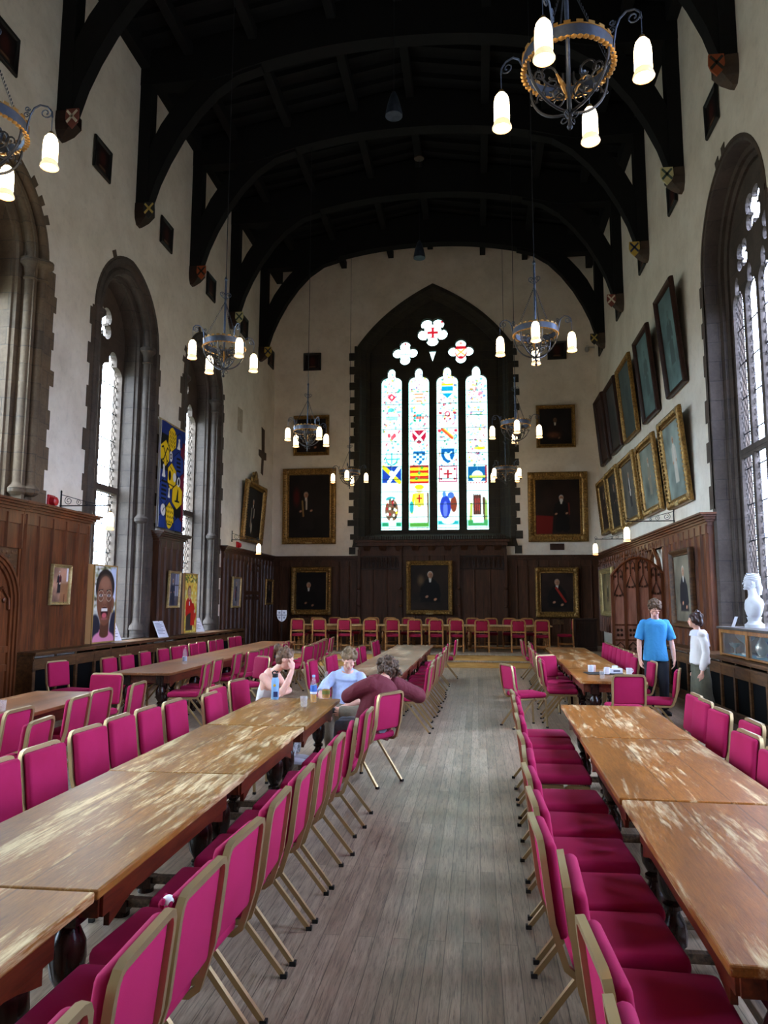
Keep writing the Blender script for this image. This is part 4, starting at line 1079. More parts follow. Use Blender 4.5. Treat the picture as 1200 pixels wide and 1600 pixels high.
b = MB(); b.box(3.03, 3.47, 22.965, 22.98, .5, 1.14); b.build('door', M['panel_dark'], root, bevel=.004)
# small dark side table by the left corner of the dais
root = empty('shield_sign', (-5.97, 22.4, ZD), 0, 'white heraldic shield sign on a clear stand at the end of the dais', 'sign')
p = Paint(.32, .36, .008, (226, 226, 232))
p.box(.14, .18, 0, .36, (150, 150, 160)); p.box(0, .32, .17, .2, (150, 150, 160))
for q in range(5):
    for z in range(5): p.ell(.04+.06*q, .05+.07*z, .012, .012, (170, 170, 180))
p.put(np.maximum(np.abs(p.X-.16)-.15, -(p.Y-.345)) , (226, 226, 232), .004, 0)
sh = [(-.155, .36), (.155, .36), (.16, .2), (.13, .1), (.07, .03), (0, 0), (-.07, .03), (-.13, .1), (-.16, .2)]
b = MB(); b.plate([sh], 0, .012, lambda a, z, d: (a, d, .83+z)); b.build('shield_plate', plain('white_shield', (222, 222, 230), .4), root)
b = MB(); b.box(-.015, .015, -.004, 0, .85, 1.19); b.box(-.155, .155, -.004, 0, 1.02, 1.05)
for s in (-1, 1):
    for z in (.96, 1.11):
        b.lathe([(.03, 0), (.03, .003)], 8, (0, 0, 0)) if False else b.box(s*.075-.03, s*.075+.03, -.004, 0, z-.03, z+.03)
b.build('shield_cross', plain('grey_shield_cross', (150, 150, 164), .5), root)
b = MB(); b.box(-.01, .01, .012, .03, .02, .86); b.box(-.12, .12, -.1, .12, 0, .02); b.build('stand', plain('clear_stand', (70, 60, 60), .1, 0, 0), root)
# ---------------------------------------------------------------- lamps
def spiral(c, r0, r1, turns, start, plane, n=22):
    pts = []
    for i in range(n+1):
        t = i/n; a = start+turns*2*PI*t; r = r0+(r1-r0)*t
        pts.append(plane(c[0]+r*math.cos(a), c[1]+r*math.sin(a)))
    return pts
def glass_shade(parent, c):
    """opal bottle-shaped shade, open flared mouth; c is the top of the neck"""
    x, y, z = c
    b = MB(); b.lathe([(.012, 0), (.03, -.01), (.052, -.04), (.062, -.085), (.064, -.14), (.064, -.255)], 16, c, False)
    o = b.build('lamp_shade', M['shade'], parent, True, angle=80, fix=False)
    k = MB(); k.lathe([(.064, -.255), (.066, -.275), (.076, -.295), (.08, -.31), (.074, -.315), (.06, -.285), (.058, -.25)], 16, c, False); k.build('shade_lip', M['lip'], o, True, angle=80)
    k = MB(); k.lathe([(.005, .03), (.018, .02), (.024, 0), (.03, -.01), (.012, -.012)], 10, c); k.build('brass_cap', M['brass'], o, True)
    return o
def make_chandelier():
    root = empty('chandelier', cat='chandelier')          # origin at the centre of the ring
    R = .34
    n = 40
    b = MB(); rings = []
    for r, z in ((R, -.05), (R+.008, -.05), (R+.008, .05), (R, .05)): rings.append([(r*math.cos(2*PI*k/n), r*math.sin(2*PI*k/n), z) for k in range(n)])
    b.loft(rings, True); o = b.build('ring_band', M['iron'], root, True, angle=30)
    b = MB()
    for k in range(24):                                     # battlements and scalloped lower edge
        a = 2*PI*k/24; a0, a1 = a-.07, a+.07
        for q in (a0, ):
            lo = [(R*math.cos(a0), R*math.sin(a0), .05), (R*math.cos(a1), R*math.sin(a1), .05), ((R+.012)*math.cos(a1), (R+.012)*math.sin(a1), .05), ((R+.012)*math.cos(a0), (R+.012)*math.sin(a0), .05)]
            b.hexa(lo, [(x, y, .078) for x, y, z in lo])
    rg = [[((R+d)*math.cos(2*PI*k/48), (R+d)*math.sin(2*PI*k/48), z) for k in range(48)] for d, z in ((0, .049), (.012, .049), (.012, .056), (0, .056))]
    b.loft(rg, True); b.build('crenellated_edge', M['gilt'], o)
    b = MB()
    for k in range(48):
        a = 2*PI*k/48; b.ell((R*math.cos(a), R*math.sin(a), -.05), (.026, .026, .010), 6, 4)
    b.build('scalloped_edge', M['gilt'], o, True)
    # basket of scrolls below
    b = MB()
    for k in range(6):
        a = PI/3*k; ca, sa = math.cos(a), math.sin(a); pl = lambda u, z: (u*ca, u*sa, z)
        b.tube([pl(R*math.cos(t)+.0, -.05-.36*math.sin(t)) for t in [PI/2*i/10 for i in range(10)]]+[pl(.02, -.41)], .012, 6)
        b.tube(spiral((.15, -.13), .11, .03, 1.4, PI*.9, pl), .009, 5)
        b.tube(spiral((.1, -.27), .07, .015, 1.3, PI*.4, pl), .0075, 5)
        b.tube(spiral((.24, -.16), .05, .012, 1.2, -.6, pl, 14), .008, 5)
        b.tube(spiral((R-.02, -.17), .028, .01, 1.2, PI, pl, 12), .005, 5)
    b.build('scroll_basket', M['iron_dark'], root, True)
    b = MB()
    for k in range(3):
        a = 2*PI/3*k+.3; b.tube([(.02*math.cos(a), .02*math.sin(a), -.3), (.07*math.cos(a), .07*math.sin(a), -.2), (.13*math.cos(a), .13*math.sin(a), -.14)], [.006, .02, .006], 8)
    b.build('gilt_leaf', M['gilt'], root, True)
    b = MB()
    b.lathe([(.012, -.55), (.024, -.53), (.012, -.5), (.01, -.42), (.03, -.4), (.01, -.37)], 10)
    for k in range(4):
        a = PI/2*k; ca, sa = math.cos(a), math.sin(a); b.tube(spiral((.05, -.45), .04, .012, 1.2, PI/2, lambda u, z: (u*ca, u*sa, z), 14), .005, 5)
    b.build('finial', M['iron_dark'], root, True)
    for k in range(4):
        a = PI/2*k+.22; ca, sa = math.cos(a), math.sin(a); pl = lambda u, z: (u*ca, u*sa, z)
        b = MB()
        b.tube([pl(R, -.06), pl(R+.015, .04), pl(R+.03, .13), pl(R+.06, .2), pl(R+.11, .235), pl(R+.17, .225), pl(R+.21, .18), pl(R+.215, .13)], .0085, 6)
        b.tube(spiral((R+.16, .165), .055, .012, -1.4, PI*.4, pl, 18), .006, 5)
        b.tube(spiral((R+.0, .13), .03, .008, 1.3, 0, pl, 12), .005, 5); b.tube(spiral((R+.005, .19), .026, .008, -1.3, 0, pl, 12), .005, 5)
        b.tube([pl(R+.215, .13), pl(R+.215, -.02)], .004, 5)
        o = b.build('arm', M['iron'], root, True)
        glass_shade(o, pl(R+.215, -.03))
    b = MB()
    for k in range(3):
        a = 2*PI/3*k+.9; ca, sa = math.cos(a), math.sin(a)
        for i in range(26):
            t = i/25; x = R*(1-t)+.02*t
            if i == 0: b.tube([(R*ca, R*sa, .0), (.0, .0, .75)], .0025, 5)
            b.ell((x*ca, x*sa, .05+.68*t), (.006, .006, .016), 5, 4)
    b.build('chain', M['iron_dark'], root, True)
    b = MB(); b.tube([(0, 0, -.4), (0, 0, 1.15)], .018, 8); b.lathe([(.013, .82), (.03, .84), (.013, .86)], 8); b.lathe([(.013, 1.12), (.028, 1.15), (.01, 1.2)], 8)
    for s in (-1, 1): b.tube(spiral((s*.06, .88), .045, .012, s*-1.3, PI/2-s*PI/2+PI, lambda u, z: (u, 0, z), 14), .006, 5); b.tube([(0, 0, .8), (s*.06, 0, .84), (s*.09, 0, .87)], .006, 5)
    b.build('stem', M['iron'], root, True)
    b = MB(); b.tube([(0, 0, 1.18), (0, 0, 7.62)], .007, 6); b.build('suspension_rod', M['iron_dark'], root)
    b = MB(); b.lathe([(.17, 7.70), (.17, 7.66), (.12, 7.62), (.02, 7.6)], 18); b.build('ceiling_rose', plain('brown_ceiling_rose', (70, 48, 38), .5), root, True)
    return root
CL = Kind(make_chandelier())
ZR = 6.04
for s, X, nm in ((-1, -4.12, 'banner'), (1, .95, 'picture')):
    for k, y in enumerate((5.34, 11.5, 17.66, 23.82)):
        lab = 'iron ring chandelier with four lit shades, %s the great window, on the %s-wall side' % (('farthest from', 'third from', 'second from', 'closest to')[k], nm)
        CL.put(((.75 if s > 0 else -4.2) if k == 0 else X+.02*s, (5.4 if s > 0 else 5.5) if k == 0 else y, ZR-(0 if k else (.1 if s > 0 else .14))), ((.04, .57, .55, -.2), (-.656, -.3, -.22, .6))[s > 0][k], lab, 'ring chandeliers down the hall')

# bracket lamps on the panelling
def bracket(loc, rz, L, label):
    root = empty('bracket_lamp', loc, rz, label, 'wall lamp')     # local -y points into the room
    b = MB(); pl = lambda u, z: (0, -u, z)
    b.tube([pl(.02, -.06), pl(.02, .24)], .012, 6); b.ell((0, -.02, .25), (.015, .015, .03), 6, 4); b.box(-.03, .03, -.03, 0, -.05, -.02)
    b.tube([pl(0, 0), pl(L, 0)], .012, 6); b.tube([pl(.02, .2), pl(L*.55, .06), pl(L*.8, .02)], .006, 5)
    b.tube(spiral((.16, .09), .08, .015, 1.6, PI/2, pl, 24), .006, 5); b.tube(spiral((.36, .06), .055, .012, 1.5, PI/2, pl, 20), .005, 5); b.tube(spiral((.5, .035), .03, .01, 1.3, PI/2, pl, 14), .005, 5)
    b.tube(spiral((L-.02, .03), .045, .012, -1.3, -PI/2, pl, 16), .006, 5)
    b.tube([pl(L, 0), pl(L, -.1)], .004, 5)
    o = b.build('bracket_arm', M['iron_dark'], root, True)
    glass_shade(root, pl(L, -.12))
bracket((XL, 12.15, 3.46), PI/2, .95, 'scrolled iron bracket lamp beside the red bell, over the near panelling')
bracket((XL, 21.4, 3.62), PI/2, .85, 'scrolled iron bracket lamp with lit shade below the crested portrait')
bracket((XR, 16.3, 3.52), -PI/2, 1.0, 'scrolled iron bracket lamp over the standing blue-shirted person')
bracket((XR, 20.9, 3.52), -PI/2, .95, 'scrolled iron bracket lamp by the corner, below the gilt pictures')

# bell-shaped hanging speakers
def bell(loc, zt, label):
    root = empty('pendant_speaker', loc, 0, label, 'hanging speaker')
    b = MB(); b.lathe([(.03, .5), (.05, .46), (.075, .4), (.12, .25), (.16, .06), (.165, 0), (.15, -.005)], 18, (0, 0, 0), False); b.lathe([(.155, .0), (.15, .02), (.01, .03)], 18); b.build('speaker_bell', M['iron'], root, True, angle=60)
    b = MB(); b.tube([(0, 0, .5), (0, 0, zt-loc[2])], .006, 5); b.build('cord', M['iron_dark'], root)
    b = MB(); b.lathe([(.14, zt-loc[2]), (.14, zt-loc[2]-.03), (.02, zt-loc[2]-.06)], 16); b.build('ceiling_rose', plain('dark_ceiling_rose', (60, 44, 36), .5), root, True)
bell((-1.45, 19.2, 11.12), 14.05, 'dark bell-shaped pendant speaker hanging just above the great window\'s point')
bell((-1.46, 13.0, 10.98), 14.5, 'dark bell-shaped pendant speaker hanging high among the roof timbers')
# camera, bells
root = empty('security_camera', (XR-.25, YE, 10.55), 0, 'small white dome security camera high in the corner by the picture wall', 'camera')
b = MB(); b.box(-.03, .28, -.05, 0, .1, .16); b.box(-.06, .02, -.2, 0, .1, .15); b.build('mount', plain('white_mount', (196, 190, 182), .5), root)
b = MB(); b.lathe([(.02, .1), (.07, .08), (.08, 0), (.06, -.06), (.01, -.09)], 12, (-.03, -.14, 0)); b.build('dome', plain('grey_dome', (150, 146, 142), .3), root, True)
def alarm(y, z, label):
    root = empty('alarm_bell', (XL, y, z), 0, label, 'alarm')
    red = plain('red_plastic', (176, 20, 30), .35)
    b = MB(); b.xf = Matrix.Rotation(PI/2, 4, 'Y'); b.lathe([(.09, 0), (.09, .05), (.075, .07), (.075, .11), (.05, .13), (.01, .135)], 16); b.build('bell_dome', red, root, True)
    b = MB(); b.box(0, .03, -.11, .11, -.11, .11); b.build('back_box', red, root, bevel=.01)
alarm(11.85, 3.5, 'red alarm bell on the plaster above the near panelling')
alarm(21.95, 3.5, 'small red alarm bell below the crested portrait')
# ---------------------------------------------------------------- pictures
def portrait(w, h, bg, coat, kind='half', skin=(186, 138, 108), hair=(150, 140, 130), hx=.5, hy=.74, hr=.06, extra=None, seed=1, hands=True, collar=(214, 208, 196)):
    p = Paint(w, h, max(.014, h/110), bg); p.cloud(.5, w*.3, seed)
    X, Y, r = hx*w, hy*h, hr*h
    p.ell(X+.12*w, Y-.1*h, .3*w, .3*h, tuple(min(255, c*1.25+4) for c in bg), .3*w, .6)
    if kind == 'half':
        p.ell(X, Y-3.6*r, 2.3*r, 2.6*r, coat, .3*r); p.poly([(X-2.0*r, Y-3*r), (X-2.9*r, Y-8*r), (X+2.9*r, Y-8*r), (X+2.0*r, Y-3*r)], coat, .4*r)
        p.cap(X-1.9*r, Y-3.2*r, X-2.4*r, Y-6.0*r, .75*r, coat); p.cap(X+1.9*r, Y-3.2*r, X+2.4*r, Y-6.0*r, .75*r, coat)
        hl = ((X-1.0*r, Y-6.4*r), (X+1.5*r, Y-7.2*r))
    elif kind == 'seated':
        p.ell(X, Y-3.2*r, 1.9*r, 2.3*r, coat, .3*r); p.cap(X-.4*r, Y-6*r, X+1.6*r, Y-8*r, 1.5*r, coat, 1.2*r); p.cap(X+1.2*r, Y-8*r, X+1.5*r, Y-11*r, 1.2*r, coat, 1.5*r); p.cap(X-.9*r, Y-8*r, X-.9*r, Y-11*r, 1.1*r, coat, 1.4*r)
        p.cap(X-1.7*r, Y-2.6*r, X-2.3*r, Y-5.2*r, .6*r, coat); p.cap(X+1.7*r, Y-2.6*r, X+2.3*r, Y-5.2*r, .6*r, coat)
        hl = ((X-1.9*r, Y-5.8*r), (X+1.9*r, Y-5.6*r))
    else:
        p.ell(X, Y-2.8*r, 1.6*r, 2.0*r, coat, .3*r); p.poly([(X-1.5*r, Y-2.4*r), (X-1.7*r, Y-11.5*r), (X+1.7*r, Y-11.5*r), (X+1.5*r, Y-2.4*r)], coat, .3*r)
        p.cap(X-1.5*r, Y-2.3*r, X-1.9*r, Y-5.4*r, .5*r, coat); p.cap(X+1.5*r, Y-2.3*r, X+1.7*r, Y-5.2*r, .5*r, coat)
        hl = ((X-1.6*r, Y-6.0*r), (X+1.2*r, Y-5.6*r))
    p.poly([(X-.45*r, Y-.9*r), (X-.25*r, Y-2.2*r), (X+.25*r, Y-2.2*r), (X+.45*r, Y-.9*r)], collar, .15*r)
    p.ell(X, Y+.12*r, .82*r, 1.0*r, hair, .2*r); p.ell(X+.04*r, Y-.1*r, .72*r, .92*r, skin, .2*r)
    p.ell(X+.3*r, Y-.2*r, .3*r, .6*r, tuple(c*.78 for c in skin), .4*r, .8); p.ell(X-.25*r, Y+.05*r, .13*r, .06*r, (40, 28, 24), .1*r); p.ell(X+.28*r, Y+.05*r, .12*r, .06*r, (40, 28, 24), .1*r); p.ell(X+.02*r, Y-.52*r, .2*r, .05*r, (120, 62, 54), .1*r)
    if hands:
        for a, z in hl: p.ell(a, z, .5*r, .36*r, skin, .2*r, 1, .5)
    if extra: extra(p, X, Y, r)
    return p
def blank(w, h, bg, seed=2):
    return Paint(w, h, .06, bg).cloud(.35, w*.4, seed)

FR_O = [(0, .02), (.08, .045), (.2, .03), (.3, .03), (.55, .085), (.75, .1), (.9, .085), (1, .05), (1, -.0)]
def picture(name, wall, a0, a1, z0, z1, fw, fm, art, label, cat='painting', tilt=2.5, ornate=True, group=None, off=.0, plaque=False, depth=1.0, crest=False):
    """outer frame edges along the wall (a0 < a1) and heights; hung so that the top leans out a little"""
    w, h = abs(a1-a0), z1-z0; c = (a0+a1)/2
    loc, rz = {'L': ((XL+off, c, z0), PI/2), 'R': ((XR-off, c, z0), -PI/2), 'E': ((c, YE-off, z0), 0)}[wall]
    root = empty(name, loc, rz, label, cat, group)
    T = Matrix.Rotation(math.radians(tilt), 4, 'X')
    b = MB(); b.xf = T; iw, ih = w-2*fw, h-2*fw
    rings = []
    for sx, sz in ((-1, 0), (1, 0), (1, 1), (-1, 1)):
        rings.append([(sx*(iw/2+o*fw), -d*depth-.012, (fw-o*fw) if sz == 0 else h-fw+o*fw) for o, d in FR_O])
    b.loft(rings, True)
    if ornate:
        n = int(iw/.085); m = int(ih/.085); r = random.Random(int(a0*100))
        for k in range(n):
            for z in (fw*.38, h-fw*.38): x = -iw/2+iw*(k+.5)/n; b.ell((x, -.095*depth-.01, z+r.uniform(-.2, .2)*fw*.3), (.032, .018, fw*.24), 6, 4)
        for k in range(m):
            for s in (-1, 1): z = fw+ih*(k+.5)/m; b.ell((s*(w/2-fw*.38), -.095*depth-.01, z), (fw*.24, .018, .032), 6, 4)
        for s in (-1, 1):
            for z in (fw*.5, h-fw*.5): b.ell((s*(w/2-fw*.5), -.09*depth, z), (fw*.48, .035, fw*.48), 8, 5)
    b.build('frame', fm, root, True, angle=35)
    p = art(iw+.02, ih+.02)
    p.mesh('canvas', M['art'], root, lambda x, y: tuple(T @ Vector((x-iw/2-.01, -.03, fw-.01+y))))
    b = MB(); b.xf = T; b.box(-w/2+.03, w/2-.03, -.012, -.0, .03, h-.03); b.build('backing', M['black_frame'], root)
    if plaque:
        b = MB(); b.xf = T; b.box(-.12, .12, -.12*depth, -.1*depth, .01, .07); b.build('name_plaque', M['gold_pale'], root)
    if crest:
        b = MB(); b.plate([[(-.2, 0), (.2, 0), (.22, .18), (.15, .24), (.1, .36), (0, .42), (-.1, .36), (-.15, .24), (-.22, .18)]], -.12, -.06, lambda a, z, d: (a, d-.07, h-.02+z))
        for s in (-1, 1): b.ell((s*.3, -.13, h+.08), (.1, .03, .12), 8, 6); b.ell((s*.2, -.14, h+.28), (.07, .03, .07), 8, 6)
        b.ell((0, -.17, h+.22), (.12, .04, .15), 10, 6); b.build('crest', M['gold'], root, True)
    return root
DK = (26, 20, 18)
# end wall
picture('framed_portrait', 'E', -6.9, -4.95, 3.82, 6.54, .24, M['gold'], lambda w, h: portrait(w, h, DK, (30, 24, 22), 'seated', hx=.42, hy=.68, hr=.045, seed=3, extra=lambda p, X, Y, r: (p.ell(X-3.4*r, Y-.8*r, 1.1*r, 3*r, (96, 24, 22), r, .8), p.cap(X-1.3*r, Y-2.2*r, X-.9*r, Y-7.5*r, .3*r, (140, 112, 64)), p.cap(X+.2*r, Y-1.7*r, X+.2*r, Y-5*r, .3*r, (196, 186, 170)))),
        'large gilt portrait of a seated robed figure, beside the great window over the shield sign', plaque=True, tilt=2)
picture('framed_portrait', 'E', 1.78, 3.8, 3.84, 6.25, .27, M['gold'], lambda w, h: portrait(w, h, (34, 22, 18), (20, 16, 16), 'seated', hx=.58, hy=.66, hr=.05, hair=(200, 196, 190), seed=4, extra=lambda p, X, Y, r: (p.ell(X+.02*r, Y-.9*r, .6*r, .7*r, (206, 202, 196), .3*r), p.poly([(0, 0), (X-3.4*r, 0), (X-2.9*r, Y-6.6*r), (0, Y-6.2*r)], (112, 26, 22), .5*r), p.cap(X+2.6*r, Y-2*r, X+2.8*r, Y-6*r, .25*r, (104, 40, 28)))),
        'large gilt portrait of a white-bearded seated figure beside a red table', plaque=False, tilt=2)
picture('framed_portrait', 'E', -6.55, -5.23, 7.03, 8.5, .13, M['gold'], lambda w, h: portrait(w, h, (30, 22, 20), (38, 24, 22), 'half', hx=.5, hy=.72, hr=.08, seed=5),
        'dim gilt-framed painting high on the end wall, half hidden by a chandelier', ornate=False, tilt=2)
picture('framed_portrait', 'E', 2.12, 3.46, 7.12, 8.62, .13, M['gold'], lambda w, h: portrait(w, h, (24, 20, 20), (36, 26, 24), 'half', hx=.48, hy=.68, hr=.07, skin=(110, 84, 66), hair=(40, 30, 26), seed=6, extra=lambda p, X, Y, r: p.ell(X-.6*r, Y-6*r, 2.4*r, 1.2*r, (110, 66, 44), r, .8)),
        'dim gilt-framed painting high on the end wall, above the white-bearded portrait', ornate=False, tilt=2)
picture('framed_portrait', 'E', -6.53, -5.07, 1.31, 3.0, .2, M['gold'], lambda w, h: portrait(w, h, (18, 15, 15), (12, 11, 12), 'half', hx=.42, hy=.66, hr=.075, hair=(120, 112, 104), seed=7),
        'gilt portrait of a dark-robed balding figure, on the dais panelling by the shield sign', off=.1, plaque=False, tilt=1)
picture('framed_portrait', 'E', -2.42, -.82, 1.35, 3.2, .16, M['gold'], lambda w, h: portrait(w, h, (38, 28, 22), (16, 14, 15), 'half', hx=.52, hy=.78, hr=.075, hair=(206, 200, 190), seed=8, extra=lambda p, X, Y, r: p.ell(X-2.8*r, Y-1.6*r, .9*r, 1.4*r, (120, 100, 72), r, .8)),
        'gilt portrait of a white-haired figure, centred on the dais panelling under the window', off=.22, plaque=True, tilt=1)
picture('framed_portrait', 'E', 1.96, 3.42, 1.27, 2.96, .2, M['gold'], lambda w, h: portrait(w, h, (40, 28, 24), (24, 20, 20), 'half', hx=.5, hy=.76, hr=.08, hair=(150, 130, 116), seed=9, extra=lambda p, X, Y, r: p.cap(X-.3*r, Y-1.8*r, X+2.6*r, Y-6.2*r, .35*r, (150, 40, 30))),
        'gilt portrait with a red sash across a dark coat, on the dais panelling', off=.1, tilt=1)
b = MB(); b.box(2.5, 2.98, YE-.03, YE, 3.56, 3.78); tag(b.build('name_plaque', M['dark_frame'], bevel=.006), 'small brown lettered plaque below the white-bearded portrait', 'plaque')
for x, l in ((-5.9, 'small brown plaque under the balding portrait on the dais panelling'), (2.72, 'small brown plaque under the red-sash portrait')):
    b = MB(); b.box(x-.17, x+.17, YE-.12, YE-.068, 1.04, 1.2); tag(b.build('name_plaque', M['bench_wood'], bevel=.005), l, 'plaque')
# left wall
picture('framed_portrait', 'L', 22.15, 24.25, 3.66, 5.62, .2, M['gold'], lambda w, h: portrait(w, h, (30, 24, 22), (28, 24, 26), 'standing', hx=.47, hy=.72, hr=.055, collar=(224, 218, 206), seed=10, extra=lambda p, X, Y, r: (p.cap(X-1.6*r, Y-2.6*r, X-1.7*r, Y-9*r, .5*r, (150, 140, 126)), p.cap(X+1.5*r, Y-2.6*r, X+1.6*r, Y-5*r, .5*r, (170, 160, 146)), p.ell(X-.4*r, Y-9.6*r, .9*r, 2*r, (176, 168, 154), .5*r))),
        'gilt portrait crowned by a carved crest, on the banner wall near the corner', tilt=4, crest=True, depth=1.3)
picture('framed_portrait', 'L', 11.75, 12.35, 1.72, 2.42, .06, M['gold_pale'], lambda w, h: portrait(w, h, (150, 112, 92), (26, 24, 34), 'standing', hx=.42, hy=.84, hr=.05, hair=(190, 186, 180), seed=11, extra=lambda p, X, Y, r: (p.box(X+1.8*r, p.w, 0, Y-6*r, (140, 96, 60), r, .8), p.cap(X+.4*r, Y-1.6*r, X+.7*r, Y-5*r, .28*r, (140, 30, 44)), p.ell(X+.8*r, Y-6*r, .8*r, .45*r, (226, 214, 204), .3*r), p.box(p.w*.86, p.w*.97, p.h*.6, p.h, (210, 210, 214), .02))),
        'small pale-gilt picture of a standing gowned figure, on the near banner-wall panelling', tilt=1.5, ornate=False, off=.11, depth=.6)
picture('framed_portrait', 'L', 16.45, 17.12, 1.63, 2.5, .06, M['gold_pale'], lambda w, h: portrait(w, h, (86, 82, 92), (36, 40, 58), 'seated', hx=.4, hy=.76, hr=.06, hair=(180, 176, 172), seed=12, extra=lambda p, X, Y, r: (p.box(p.w*.62, p.w*.98, p.h*.3, p.h*.98, (176, 182, 200), .02, .8), p.box(p.w*.78, p.w*.82, p.h*.3, p.h, (50, 44, 44), .01), p.box(p.w*.6, p.w, p.h*.62, p.h*.65, (50, 44, 44), .01))),
        'small gilt picture on the pier panelling below the blue and yellow banner', tilt=1.5, ornate=False, off=.16, depth=.6)
picture('framed_portrait', 'L', 21.2, 22.0, 1.6, 2.52, .06, M['gold_pale'], lambda w, h: portrait(w, h, (110, 108, 116), (44, 48, 64), 'standing', hx=.5, hy=.82, hr=.055, hair=(180, 170, 160), seed=13, extra=lambda p, X, Y, r: (p.cap(X-1.5*r, Y-4*r, X-2*r, Y-9*r, .6*r, (150, 60, 60)),)),
        'small silver-gilt picture of a suited figure, beside the far small banner-wall door', tilt=1.5, ornate=False, off=.08, depth=.6)
picture('framed_portrait', 'L', 24.7, 25.6, 1.67, 2.56, .08, M['gold'], lambda w, h: portrait(w, h, (40, 30, 26), (24, 20, 20), 'half', hx=.5, hy=.74, hr=.08, seed=14),
        'small dim gilt portrait in the banner-wall corner by the dais', tilt=1.5, off=.08, depth=.6)
# right wall, two rows
TOP = [(14.75, 16.1, 6.12, 8.32, 'dark_frame', (74, 96, 96), 'next to the side window'), (16.95, 18.4, 6.12, 8.2, 'dark_frame', (70, 92, 92), 'second from the side window'), (19.05, 20.75, 6.14, 8.22, 'gold', (46, 50, 46), 'third, in thin gilt frame'), (21.15, 22.75, 6.2, 8.26, 'dark_frame', (50, 40, 38), 'fourth from the side window'), (23.2, 24.6, 6.2, 8.36, 'dark_frame', (58, 40, 38), 'fifth, closest to the corner')]
for k, (a, c, z0, z1, fm, bg, t) in enumerate(TOP):
    picture('framed_portrait', 'R', a, c, z0, z1, .11, M[fm], lambda w, h, bg=bg, k=k: portrait(w, h, bg, tuple(int(x*.75) for x in bg), 'standing', hx=.5, hy=.76, hr=.045, skin=tuple(int(x*1.15) for x in bg), hair=tuple(int(x*.8) for x in bg), collar=tuple(int(x*1.1) for x in bg), seed=20+k),
            'dark tall portrait, upper row on the picture wall, %s' % t, tilt=5, ornate=False, group='upper row of portraits on the picture wall', off=.02)
BOT = [(14.72, 16.42, 3.76, 5.66, (120, 132, 126), (196, 190, 178), 'pale figure next to the side window'), (16.95, 18.76, 3.86, 5.64, (110, 116, 106), (128, 120, 104), 'second from the side window'), (19.13, 21.07, 3.86, 5.68, (80, 76, 70), (44, 40, 40), 'third from the window, white over dark robe'), (21.4, 23.1, 3.82, 5.72, (52, 46, 42), (34, 30, 30), 'fourth from the window, very ornate'), (23.25, 24.85, 3.95, 5.7, (60, 48, 42), (44, 34, 30), 'fifth, closest to the corner')]
for k, (a, c, z0, z1, bg, coat, t) in enumerate(BOT):
    picture('framed_portrait', 'R', a, c, z0, z1, .19, M['gold'], lambda w, h, bg=bg, k=k, coat=coat: portrait(w, h, bg, coat, 'standing', hx=.5, hy=.77, hr=.05, hair=(170, 160, 146), seed=30+k, extra=(lambda p, X, Y, r: p.cap(X, Y-2*r, X, Y-7*r, .7*r, (206, 200, 190))) if k in (0, 2) else None),
            'gilt portrait, lower row on the picture wall, %s' % t, tilt=5, group='lower row of gilt portraits on the picture wall', off=.02, plaque=True)
picture('framed_portrait', 'R', 14.45, 15.95, 1.3, 2.84, .13, M['bench_wood'], lambda w, h: portrait(w, h, (112, 104, 88), (38, 36, 40), 'half', hx=.5, hy=.76, hr=.075, hair=(196, 188, 176), seed=41),
        'brown-framed portrait of a dark-coated figure, on the panelling behind the standing woman', tilt=1, ornate=False, off=.13)
picture('framed_portrait', 'R', 22.7, 24.9, 1.35, 2.85, .17, M['gold_pale'], lambda w, h: portrait(w, h, (120, 104, 72), (90, 78, 56), 'half', seed=42),
        'pale gilt framed picture on the side panelling behind the open carved door leaf', tilt=1, ornate=False, off=.12)
# little square dark paintings high under the roof
def sq(wall, c, z, label):
    picture('square_hatchment', wall, c-.33, c+.33, z, z+.66, .1, M['black_frame'], lambda w, h: Paint(w, h, .03, (28, 20, 20)).ell(w/2, h/2, w*.25, h*.35, (64, 30, 26), .1).box(w*.25, w*.75, .03, .07, (110, 80, 60), .02), label, 'painting', 1, False, 'small square dark paintings under the roof', .0, depth=.5)
for k, c in enumerate((9.85, 12.93, 16.0, 19.0, 22.0, 25.1)): sq('L', c, 10.17, 'small square dark painting high on the banner wall, %s from the end wall' % ORD[5-k])
for k, c in enumerate((9.3, 12.6, 15.25, 18.15, 21.25, 24.4)): sq('R', c, 9.98, 'small square dark painting high on the picture wall, %s from the end wall' % ORD[5-k])
sq('E', -5.9, 10.2, 'small square dark painting high on the end wall, above the robed portrait')
sq('E', 2.9, 10.28, 'small square dark painting high on the end wall, above the bearded portrait')

# ------------------------------------------------------------------- banner
p = Paint(1.42, 2.5, .013, (30, 48, 112)); W, H = 1.42, 2.5
NAVY, BLK, YLW, WHT, MAR, BL2 = (28, 46, 110), (14, 14, 16), (236, 196, 20), (232, 230, 224), (112, 22, 48), (34, 58, 128)
def hexa(x, y, r, col, edge=BLK):
    q = lambda r: [(x+r*.92*math.cos(PI/3*k+PI/6), y+r*math.sin(PI/3*k+PI/6)) for k in range(6)]
    if edge: p.poly(q(r+.018), edge)
    p.poly(q(r), col)
p.box(W-.22, W, 0, H, MAR); p.box(0, .5, H-.62, H-.28, BLK); p.box(.0, .45, 1.35, 1.62, BLK); p.box(0, W, H-.3, H, NAVY)
for q in ((.45, 1.98), (.95, 1.35), (.5, .95), (1.12, .48), (.3, .4)): hexa(*q, .2, BLK)
hexa(1.1, 1.62, .31, BL2); hexa(.28, .86, .32, BL2); hexa(1.1, 2.2, .2, NAVY); hexa(.2, .14, .22, BL2); hexa(1.15, .12, .22, BL2)
